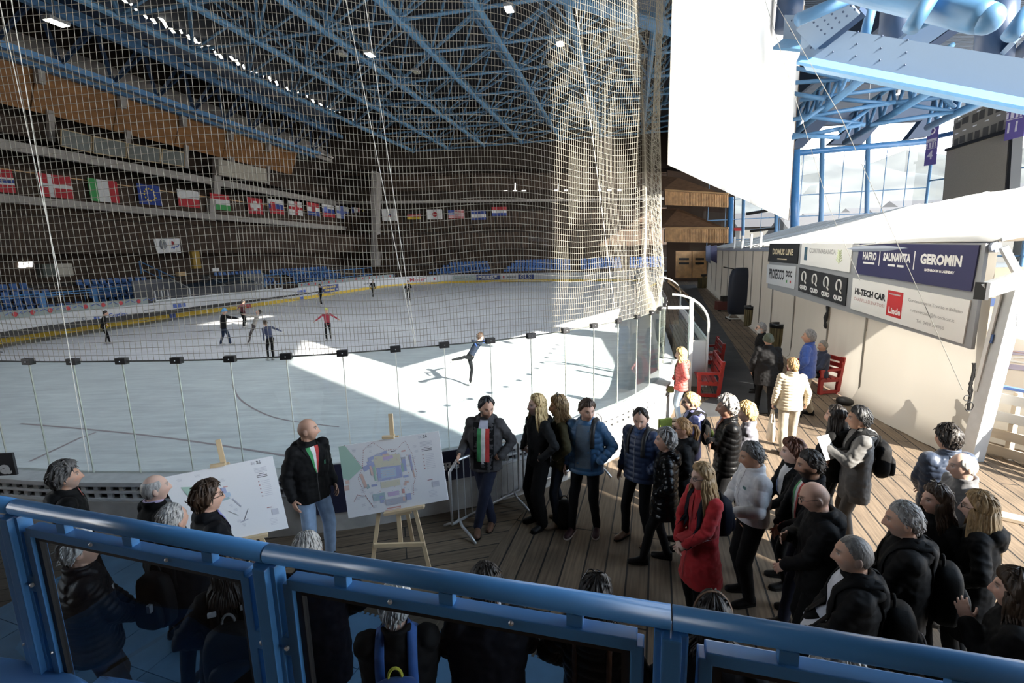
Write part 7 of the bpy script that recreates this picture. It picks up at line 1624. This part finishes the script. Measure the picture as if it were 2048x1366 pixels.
P = person('woman with honey ponytail and sunglasses behind the woman in the glossy coat', hp(1369, 842, 1.68), 1.68, 96, (0, 0), arms=('pocket', 'pocket'), skin='warm', hair=('pony', 'honey'), top=('jacket', (.018, .018, .019)), legs=(BK, 1), female=True, bulk=1.12, hood=True, glasses='on')
P = person('blonde woman in a lavender jacket and sunglasses holding a lime green folder', hp(1386, 790, 1.72), 1.72, 100, (0, -4), arms=('front', 'chest'), skin='pale', hair=('bun', 'blond', 1.2, .05), top=('jacket', (.22, .23, .45)), legs=((.03, .035, .06), 1), female=True, bulk=1.1, hood=True, glasses='on', collar=True)
backpack(P, 'small black and yellow green backpack on the lavender jacket', (.012, .012, .012), .26, .36, .12, 1.2, col2=(.30, .34, .05))
lf = MB(); w_ = P.W @ P.Wr[0]; f_ = MB().box((w_.x-.12, w_.y+.02, w_.z+.28), (.20, .05, .24), rz=.3).build('lime_folder', cloth('lime', (.33, .40, .06)), bevel=.006); tag(f_, 'lime green folder held up by the blonde woman in lavender', 'folder')
P = person('grey haired man in a black puffer jacket with rust lining, arms crossed, sunlit from behind', hp(1460, 798, 1.84), 1.84, 100, (4, -4), arms=('crossed', 'crossed'), skin='warm', hair=('thick', 'grey', .75), top=('puffer', (.013, .013, .014), .4), legs=(BK2, 1.05), bulk=1.16, hood=False, nose=1.15)
front(P, 'rust_lining', [((.20, .045, .015), 0, .3), ((.30, .30, .40), .3, .7), ((.20, .045, .015), .7, 1)], 1.54, 1.30, .14, .04, off=.010)
P = person('fair haired person in a grey and navy jacket standing behind the man with rust lining', hp(1499, 812, 1.68), 1.68, 92, (0, -5), arms=('front', 'front'), skin='pale', hair=('thick', 'blond', .8), top=('jacket', (.17, .17, .20)), legs=(NV, 1), bulk=1.05)
P = person('woman in a bright red coat with long light brown hair, glasses, clasped hands', hp(1410, 934, 1.70), 1.70, 132, (-8, -2), arms=('front', 'front'), skin='pale', hair=('long', 'dblond', .9, .34), top=('coat', (.40, .010, .014), .85), legs=(BK, .9), shoes=(BK, None), female=True, bulk=1.12, glasses='on', lens='clear', vox=.0055, collar=True, hands=((.7, .6), (.7, .6)), feet=((-.09, .03, .085), (.09, 0, .085)))
front(P, 'coat_opening', [((.22, .006, .008), 0, 1)], 1.30, .55, .012, .02, (.03, .05), .004); front(P, 'lapel', [((.34, .009, .012), 0, 1)], 1.46, 1.24, .07, .03, (-.06, -.02), .010); front(P, 'lapel', [((.34, .009, .012), 0, 1)], 1.46, 1.24, .07, .03, (.06, .02), .010); front(P, 'belt', [((.33, .008, .011), 0, 1)], 1.085, 1.04, .34, .34, off=.006, n=2)
backpack(P, 'navy blue backpack worn over the bright red coat', (.010, .014, .035), .27, .42, .15, 1.2, strapc=(.012, .014, .03))
P = person('man in a white padded jacket with a small flag patch on the chest', hp(1512, 893, 1.74), 1.74, 116, (-4, -10), arms=('belt', 'belt'), skin='tan', hair=('short', 'saltpep', 1.3), top=('puffer', (.60, .60, .62), .6), legs=((.010, .010, .012), 1.25), shoes=(BK, None), bulk=1.16, quilt=.16, long=.95)
mark(P, .085, 1.27, .06, .045, (.70, .70, .70), 'patch_ground'); mark(P, .085, 1.278, .026, .013, (.40, .03, .04), 'patch_red'); mark(P, .085, 1.264, .026, .013, (.03, .05, .22), 'patch_blue'); mark(P, -.09, 1.34, .05, .03, (.10, .20, .20), 'chest_emblem'); zipper(P, (.2, .2, .22), 1.50, 1.05, .006)
mb = MB(); e_, w_ = P.E[1], P.Wr[1]; c_ = P.SH[1].lerp(P.E[1], .72) if hasattr(P, 'SH') else e_; o_ = P.T((.26, .0, 1.20)); hq, nq = cast(P, P.T((.8, .02, 1.20)), P.T((-1, 0, 1))-P.T((0, 0, 1)))
if hq is not None: MB().box(hq + Vector((.006, 0, 0)), (.014, .10, .08)).build('sleeve_badge', BLACK, P.o)
P = person('woman with short auburn hair in a black jacket over white with a light blue lanyard', hp(1590, 888, 1.66), 1.66, 112, (-6, 0), arms=('front', 'front'), skin='pale', hair=('thick', 'auburn', 1.0), top=('jacket', BK), legs=(BK, 1), female=True, bulk=1.15)
front(P, 'shirt_front', [(WHT, 0, 1)], 1.50, 1.14, .16, .09, off=.006); front(P, 'lanyard', [((.16, .25, .48), 0, 1)], 1.32, 1.15, .03, .05, (.06, .05), .012)
P = person('dark bearded man in a black jacket with a tricolour sash', hp(1629, 910, 1.78), 1.78, 112, (-4, -6), arms=('front', 'front'), skin='tan', hair=('short', 'dark', 1.0), top=('jacket', (.012, .013, .019)), legs=(DJ, 1.05), shoes=((.03, .02, .015), None), bulk=1.15, beard=.95, beardc='dark', feet=((-.12, .20, .085), (.12, 0, .085)))
front(P, 'tricolour_sash', IT(), 1.48, 1.06, .12, .08, (.0, -.03), .008)
P = person('bald man with black glasses in a black jacket, head bowed', hp(1649, 970, 1.78), 1.78, 104, (-2, -20), arms=('front', 'chest'), skin='fair', hair=('none', 'dark', 1), top=('jacket', (.009, .009, .010)), legs=(BK, 1.1), shoes=(BK2, None), bulk=1.2, hood=True, glasses='on', lens='clear', beard=.3, beardc='dark')
P = person('woman with long dark hair in a black jacket beside the man with the paper', hp(1677, 819, 1.72), 1.72, 70, (12, 0), arms=('front', 'front'), skin='fair', hair=('long', 'dark', 1.0, .28), top=('jacket', (.012, .012, .013)), legs=(BK, 1), female=True, bulk=1.12, hood=True)
front(P, 'logo', [((.5, .5, .5), 0, 1)], 1.34, 1.31, .05, .05, (-.08, -.08), n=2)
P = person('black haired man in a grey waterproof jacket holding a sheet of paper', hp(1723, 822, 1.78), 1.78, 108, (-4, 0), arms=('phone', 'belt'), skin='tan', hair=('short', 'black', 1.4), top=('jacket', (.115, .112, .108)), legs=((.10, .095, .09), 1.1), bulk=1.2, hood=True, long=.66, hands=((.8, .7), (.5, 1)))
backpack(P, 'black backpack with a dangling charm on the grey waterproof jacket', (.010, .010, .011), .29, .44, .16, 1.18)
front(P, 'logo', [((.55, .55, .55), 0, 1)], 1.36, 1.33, .05, .05, (.09, .09), n=2)
wq = P.W @ P.Wr[0]; pm = MB().box((wq.x-.02, wq.y-.02, wq.z+.02), (.21, .006, .29), M=Matrix.Rotation(.4, 3, 'Z') @ Matrix.Rotation(-.5, 3, 'X')).build('paper_sheet', cloth('paper', (.70, .70, .70))); tag(pm, 'white sheet of paper held by the man in the grey waterproof jacket', 'paper')
P = person('curly haired man from behind in a navy and light blue puffer by the tent post', hp(1903, 860, 1.78), 1.78, 38, (14, -4), arms=('front', 'front'), skin='warm', hair=('thick', 'dark', .7), top=('puffer', (.025, .04, .075), .5), legs=(DJ, 1.1), bulk=1.22)
front(P, 'light_yoke', [((.24, .36, .55), 0, 1)], 1.50, 1.26, .22, .30, (.06, .09), .006, back=True)
P = person('balding man in a grey jacket with sun full on the side of his face', hp(1936, 913, 1.74), 1.74, 122, (-6, -4), arms=('pocket', 'pocket'), skin='pale', hair=('fringe', 'lgrey', .7), top=('jacket', (.10, .10, .105)), legs=(BK2, 1.1), bulk=1.15)
P = person('woman with brown hair and sunglasses pushed up on her head in a black coat', hp(1880, 980, 1.66), 1.66, 138, (-10, 0), arms=('pocket', 'pocket'), skin='fair', hair=('long', 'brown', 1.1, .22), top=('jacket', (.014, .013, .013)), legs=(BK, 1), female=True, bulk=1.12, glasses='up', long=.6)
P = person('woman with long straight fair hair and glasses in a black hooded coat', hp(1970, 996, 1.70), 1.70, 92, (2, -2), arms=('pocket', 'front'), skin='pale', hair=('long', 'dblond', 1.0, .40), top=('jacket', (.010, .010, .011)), legs=(BK, 1), female=True, bulk=1.25, hood=True, glasses='on', lens='clear', long=.5)
P = person('man with short thick grey hair and stubble in black hooded jacket with backpack', hp(1822, 1017, 1.80), 1.80, 100, (2, -6), arms=('front', 'front'), skin='warm', hair=('short', 'grey', .8), top=('jacket', (.011, .011, .012)), legs=(BK, 1.1), bulk=1.25, hood=True, beard=.35, beardc='grey')
backpack(P, 'black backpack on the short grey haired man', (.012, .012, .013), .30, .45, .17, 1.16)
P = person('man with thinning grey hair, white shirt and black hooded jacket, close to the guard rail', hp(1720, 1083, 1.78), 1.78, 100, (4, -3), arms=('front', 'front'), skin='warm', hair=('buzz', 'saltpep', 1.0), top=('jacket', (.012, .012, .013)), legs=(BK, 1.1), bulk=1.22, hood=True, beard=.35, beardc='grey', fat=.6)
front(P, 'shirt_front', [((.52, .53, .58), 0, 1)], 1.50, .92, .12, .24, off=.006)
backpack(P, 'black backpack with bright zip pulls on the man with the white shirt', (.010, .010, .011), .30, .45, .18, 1.14, zipc=(.25, .25, .25))
P = person('brown haired person in black at the right edge raising one hand', hp(2048, 1158, 1.70), 1.70, 96, (0, 0), arms=((reach(2048, 1158, 1.70, 96, aty(1935, 1240, 2.8)), (.6, -.5, -1)), 'pocket'), skin='fair', hair=('bob', 'brown'), top=('jacket', (.007, .007, .008)), legs=(BK, 1), bulk=1.3, long=.6, vox=.0055, hands=((.5, 1), (.3, 1)))
# ---- people under the guard rail
P = person('man with wavy grey brown hair in black hooded jacket at the far left', hp(125, 936, 1.76), 1.76, -96, (-4, 4), arms=('pocket', 'pocket'), skin='warm', hair=('thick', 'saltpep', 1.0), top=('jacket', (.010, .010, .011)), legs=(BK2, 1.1), bulk=1.15, hood=True, beard=.45, beardc='grey', nose=1.1)
front(P, 'red_collar', [((.45, .06, .03), 0, 1)], 1.52, 1.42, .06, .01, off=.010); zipper(P, (.15, .15, .15))
P = person('white haired man in a navy quilted jacket behind the glazed rail panel', hp(150, 1074, 1.78), 1.78, -88, (-6, 2), arms=('front', 'front'), skin='fair', hair=('short', 'white', 1.25), top=('puffer', (.007, .009, .016), .5), legs=((.05, .035, .022), 1.2), bulk=1.25, quilt=.05); mark(P, .09, 1.32, .04, .035, (.35, .35, .35))
P = person('bald man with a lilac collar in a black fleece watching the left plan board', hp(302, 958, 1.76), 1.76, -74, (-10, 2), arms=('front', 'front'), skin='pale', hair=('fringe', 'lgrey', .5), top=('jacket', (.012, .012, .013), .95), legs=(BK, 1.1), bulk=1.18)
mb = MB().tube([P.T((.072*math.cos(a), -.012+.070*math.sin(a), 1.545 + (.0 if math.sin(a) < 0 else -.02*math.sin(a)))) for a in np.linspace(0, 2*PI, 21)[:-1]], .014, 6, closed=True).build('shirt_collar', cloth('lilac', (.40, .34, .50)), P.o, smooth=True)
P = person('thin grey haired man with a black shoulder pack, head just above the left rail', hp(338, 1020, 1.76), 1.76, -45, (-8, 0), arms=('front', 'front'), skin='fair', hair=('receding', 'lgrey', .9), top=('jacket', (.008, .010, .016)), legs=(BK, 1.1), bulk=1.3)
backpack(P, 'black shoulder pack with a pale tag on the thin grey haired man', (.009, .009, .010), .28, .46, .14, 1.12, logo=lambda t, f, X, Y, N: MB().box(f(.06, .02), (.03, .03, .06)).build('tag', GREY, t))
P = person('brown haired man with glasses in dark suit and blue shirt by the left plan', hp(408, 976, 1.78), 1.78, -78, (-6, 2), arms=('front', 'front'), skin='fair', hair=('thick', 'brown', .8), top=('blazer', (.010, .012, .018)), legs=((.012, .013, .018), 1.1), bulk=1.18, glasses='on', lens='clear')
front(P, 'shirt_front', [((.16, .17, .42), 0, 1)], 1.53, 1.25, .12, .02, off=.010)
P = person('dark haired woman seen from behind with a black backpack marked 26, behind the rail glass', hp(452, 1110, 1.72), 1.72, -12, (-12, 2), arms=('pocket', 'pocket'), skin='fair', hair=('long', 'dark', 1.0, .20), top=('jacket', (.008, .008, .009)), legs=(BK, 1.1), female=True, bulk=1.2)
def logo26(t, f, X, Y, N):
    mb = MB()
    for k, x in enumerate((-.055, .035)):
        put_text(mb, '26', .075, f(x, -.12), X, Y, N, 0, 0, .003 if k else .0, off=.012, shear=.2); mb.box(f(x, -.165)+N*.012, (.07, .004, .004), M=Matrix((X, -N, Y)).transposed())
        for j in range(3 if k == 0 else 0): mb.tube([f(x-.018+.018*j, -.195)+N*.012+X*(.011*math.cos(a))+Y*(.011*math.sin(a)) for a in np.linspace(0, 2*PI, 11)[:-1]], .0016, 4, closed=True)
        if k: mb.tube([f(x-.015, -.20)+N*.012, f(x-.005, -.185)+N*.012, f(x+.012, -.19)+N*.012], .003, 4); mb.tube([f(x-.005, -.21)+N*.012, f(x+.01, -.205)+N*.012], .003, 4)
    mb.build('printed_mark', cloth('logo_white', (.75, .75, .75)), t, fix=False)
    for x in (-.1, .1): MB().box(P.T((x, -.16, 1.42)), (.05, .02, .03)).build('reflective_patch', GREY, t)
backpack(P, 'large black backpack with two white 26 marks behind the rail glass', (.009, .009, .010), .34, .52, .18, 1.10, handle=(.12, .12, .12), logo=logo26)
P = person('grey haired man from behind in a long navy coat below the bald sash wearer', hp(612, 1076, 1.78), 1.78, -4, (-4, 4), arms=('pocket', 'pocket'), skin='fair', hair=('receding', 'lgrey', .9), top=('jacket', (.008, .011, .028)), legs=(BK, 1.1), bulk=1.25, long=.6)
P = person('white haired man seen from behind in a black jacket with the blue backpack', hp(788, 1186, 1.74), 1.74, -8, (-8, -2), arms=('front', 'front'), skin='fair', hair=('short', 'white', 1.0), top=('jacket', (.010, .010, .011)), legs=(BK, 1.1), bulk=1.22)
backpack(P, 'bright blue backpack with yellow handle and zip on the white haired man', (.020, .075, .26), .30, .44, .18, 1.14, col2=(.016, .028, .06), strapc=(.025, .10, .33), handle=(.60, .55, .05), zipc=(.65, .62, .08))
P = person('dark haired person from behind in a navy coat, both arms raised to the chest', hp(970, 1150, 1.76), 1.76, -2, (0, -6), arms=('chest', 'chest'), skin='warm', hair=('short', 'dark', 1.1), top=('jacket', (.008, .011, .024)), legs=(BK, 1.1), bulk=1.34)
mb = MB().tube([P.T((.082*math.cos(a), -.012+.080*math.sin(a), 1.550 + (.0 if math.sin(a) < 0 else -.02*math.sin(a)))) for a in np.linspace(0, 2*PI, 21)[:-1]], .013, 6, closed=True).build('shirt_collar', cloth('pale_collar', (.45, .47, .52)), P.o, smooth=True)
P = person('woman from behind with sunglasses on dark hair, black quilted jacket, brown leather straps', hp(1190, 1172, 1.68), 1.68, -12, (-6, -2), arms=('pocket', 'pocket'), skin='fair', hair=('bob', 'dark'), top=('puffer', (.009, .009, .010), .4), legs=(BK, 1), female=True, bulk=1.25, glasses='up', hood=True)
t = empty('shoulder_bag', M=P.W, label='brown leather shoulder bag on the woman with sunglasses on her hair', cat='bag'); LTH = cloth('leather', (.14, .05, .018), .5)
for x in (-.10, .12): mb = MB(); strap_loop(P, x, mb, .03, 240, 20, zc=1.22); mb.build('strap', LTH, t, smooth=True)
bb = MB(); bb.loft([[P.T((.30+.07*math.cos(a), -.05+.15*math.sin(a)*k, z)) for a in np.linspace(0, 2*PI, 17)[:-1]] for z, k in ((.78, .7), (.82, 1), (.98, 1), (1.04, .8))]).build('bag_body', LTH, t, smooth=True)
P = person('dark haired person with a hairband directly below the bright red coat, mostly behind the rail', hp(1428, 1212, 1.68), 1.68, 8, (0, -4), arms=('pocket', 'pocket'), skin='fair', hair=('bob', 'dark'), top=('jacket', (.014, .014, .016)), legs=(BK, 1), female=True, bulk=1.2)
hb = MB().tube([P.HC + P.Rh @ (Vector((.098*math.cos(a), -.005, .02+.140*math.sin(a)))*P.hs) for a in np.linspace(-.1, PI+.1, 18)], .008, 5, flat=1.5).build('hairband', cloth('hairband', (.16, .09, .05)), P.o)
P = person('curly grey haired person at the bottom edge under the rail', hp(1682, 1316, 1.72), 1.72, 40, (0, 0), arms=('pocket', 'pocket'), skin='fair', hair=('thick', 'lgrey', 1.1), top=('jacket', (.008, .008, .009)), legs=(BK, 1), bulk=1.2)
# ---- walkway
P = person('blonde woman in a coral red puffer jacket and jeans standing at the glass', hp(1364, 700, 1.64), 1.64, 104, (-6, 0), arms=('pocket', 'pocket'), skin='pale', hair=('bob', 'blond', 1.1), top=('puffer', (.62, .10, .085), .6), legs=((.26, .34, .44), 1.0), shoes=((.2, .15, .1), None), female=True, bulk=1.18, hood=True, glasses='up'); side_bag(P, 'small olive bag hanging at the hip of the woman in coral red', (.16, .17, .05), x=.10, y=.20, z=.80, w=.06, d=.16, h=.16, sx_=-.08); front(P, 'dark_gilet_edge', [(BK, 0, 1)], 1.48, .95, .10, .12, (.02, .02), .008)
P = person('bearded man with dark glasses in a black coat beside the slatted bins', hp(1524, 649, 1.80), 1.80, 96, (0, 2), arms=('down', 'behind'), skin='fair', hair=('short', 'grey'), top=('jacket', (.014, .014, .015)), legs=(BK, 1.1), bulk=1.12, glasses='on', beard=1.0, beardc='white', long=.7)
P = person('man in an olive green beanie and a charcoal coat walking away down the walkway', hp(1538, 671, 1.80), 1.80, 8, (8, 0), arms=('relaxed', 'down'), skin='warm', hair=('beanie', (.045, .055, .03)), top=('jacket', (.036, .036, .038)), legs=((.018, .018, .02), 1.15), bulk=1.3, long=.66, feet=((-.12, .25, .085), (.10, -.22, .11)))
P = person('woman in a cream quilted jacket and beige trousers walking away with a tote bag', hp(1587, 720, 1.74), 1.74, 12, (18, 0), arms=('hold', 'relaxed'), skin='pale', hair=('bun', 'dblond', 1.1, -.05), top=('puffer', (.55, .48, .36), .6), legs=((.34, .30, .24), 1.3), shoes=((.32, .20, .14), None), female=True, bulk=1.15, quilt=.055, feet=((-.10, -.20, .10), (.11, .20, .085)), vox=.0055, hands=((1.1, .5), (.4, 1)))
t = empty('tote_bag', M=P.W, label='cream tote bag held by the walking woman in the cream quilted jacket', cat='bag'); hw_ = P.Wr[0] + Vector((0, .0, -.10)); CR = cloth('cream_tote', (.60, .53, .42))
MB().loft([[hw_ + Vector((k*.055*math.cos(a), k2*.19*math.sin(a), z)) for a in np.linspace(0, 2*PI, 17)[:-1]] for z, k, k2 in ((-.60, 1.3, .8), (-.58, 1.4, .95), (-.42, 1.2, 1), (-.24, .8, .95))]).build('bag_body', CR, t, smooth=True)
for x in (-.03, .03): MB().tube([hw_ + Vector((x, -.10, -.25)), hw_ + Vector((x*.4, -.03, -.02)), hw_ + Vector((x*.4, .03, -.02)), hw_ + Vector((x, .10, -.25))], .010, 5).build('bag_handle', CR, t)
P = person('man in a bright blue padded jacket and beige trousers standing by the tent wall', hp(1620, 664, 1.90), 1.90, 78, (4, 4), arms=('hip', 'down'), skin='warm', hair=('short', 'grey', 1.0), top=('puffer', (.030, .085, .34), .55), legs=((.44, .36, .25), 1.2), shoes=((.015, .014, .015), None), bulk=1.14, quilt=.11, feet=((-.14, .06, .085), (.14, -.10, .085)))
front(P, 'white_piping', [((.55, .55, .56), 0, 1)], 1.50, 1.10, .03, .02, (.02, .03), .006); front(P, 'pocket_piping', [((.60, .60, .62), 0, 1)], 1.12, .95, .02, .02, (-.11, -.12), .006); front(P, 'dark_panel', [(BK, 0, 1)], 1.20, .86, .10, .14, (-.06, -.05), .004)
P = person('grey haired person in a dark jacket sitting on the red bench by the tent wall', (7.92, 12.22), 1.74, 122, (0, 0), arms=('front', 'front'), skin='fair', hair=('short', 'grey'), top=('jacket', (.020, .030, .065)), legs=(BK2, 1), bulk=1.15, seat=True, feet=((-.12, .48, .085), (.12, .50, .085)), z0=0.0, fine=False)
# ---- skaters on the ice
def sk(label, px, py, h, face, **kw):
    p = onz(px, py, .05); d = dict(fine=False, bulk=.86, z0=.045, shoes=((.55, .54, .53), (.30, .31, .33)), skin='fair', collar=False, head=1.0); d.update(kw); return person(label, (p.x, p.y), h, face, **d)
sk('skater in black gliding near the left far boards with one arm held out', 212, 688, 1.56, -84, arms=('down', ('outlow')), lean=14, hair=('bun', 'dark', 1, .06), top=('shirt', BK), legs=(BK, .85), feet=((-.06, .02, .085), (.06, .16, .085)), female=True)
sk('coach in black with a bright blue hat holding the hands of the leaning girl', 452, 690, 1.62, -84, arms=('fwd', 'fwd'), lean=8, hair=('beanie', (.08, .27, .52)), top=('jacket', BK2), legs=((.018, .03, .06), 1.1), bulk=1.1, feet=((-.15, -.2, .085), (.12, .18, .085)), gloves=(.01, .01, .01))
sk('girl in a pale top with magenta sleeves leaning back while held by the coach', 512, 688, 1.56, 98, arms=('fwd', 'fwd'), lean=-24, look=(0, 12), hair=('bun', 'dark', 1, .08), top=('shirt', (.34, .31, .27)), legs=((.06, .05, .05), .85), feet=((-.05, .34, .085), (.06, .30, .085)), female=True)
sk('girl in dark blue with a bun skating past in front of the pair', 545, 719, 1.50, 22, arms=('down', 'outlow'), lean=12, side=-6, hair=('bun', 'brown', 1.1, .06), top=('shirt', (.018, .028, .075)), legs=(BK, .9), feet=((-.16, .02, .085), (.02, -.05, .085)), female=True, gloves=(.5, .5, .5))
sk('skater in a maroon top near the far boards, behind the pair', 488, 655, 1.56, -60, arms=('outlow', 'down'), lean=12, hair=('bun', 'dark'), top=('shirt', (.10, .012, .02)), legs=(BK, .85), female=True)
sk('skater all in black by the navy advert', 643, 610, 1.66, 120, arms=('outlow', 'down'), hair=('short', 'dark'), top=('shirt', BK), legs=(BK, .9))
sk('child in a red jacket and yellow green helmet with arms spread wide', 658, 680, 1.46, 176, arms=('outlow', 'outlow'), hair=('helmet', (.48, .52, .12)), top=('jacket', (.30, .012, .035)), legs=(BK, .9), feet=((-.12, .02, .085), (.12, .0, .085)), long=.86)
sk('small far skater in black with one leg back', 747, 596, 1.66, -30, arms=('relaxed', 'down'), lean=8, hair=('short', 'dark'), top=('shirt', BK), legs=(BK, .85), feet=((-.06, .05, .085), (.10, -.34, .12)))
sk('far skater in black standing still with hands at the chest', 818, 603, 1.70, 176, arms=('chest', 'chest'), hair=('short', 'dark'), top=('jacket', BK), legs=(BK, 1.0), bulk=1.1, female=True)
sk('figure skater in dark blue holding a spiral in the sunlit patch, one leg raised behind', 943, 770, 1.58, -62, arms=((.62, .42, 1.62), 'outlow') if False else (((.50, .42, 1.66), (0, -1, -.3)), ((.40, -.30, 1.30), (.3, -1, -.3))), lean=38, look=(0, 30), hair=('bun', 'brown', 1.1, .06), top=('shirt', (.020, .028, .05)), legs=((.022, .024, .03), .85), feet=((-.05, -.02, .085), (.30, -.78, .98)), female=True, fine=True, vox=.009, gloves=(.03, .08, .3))
sk('skater cut by the left frame edge, one black gloved arm reaching in', -38, 790, 1.60, -90, arms=('fwd', 'fwd'), hair=('short', 'dark'), top=('shirt', BK), legs=(BK, .9), gloves=(.01, .01, .01), fine=False)
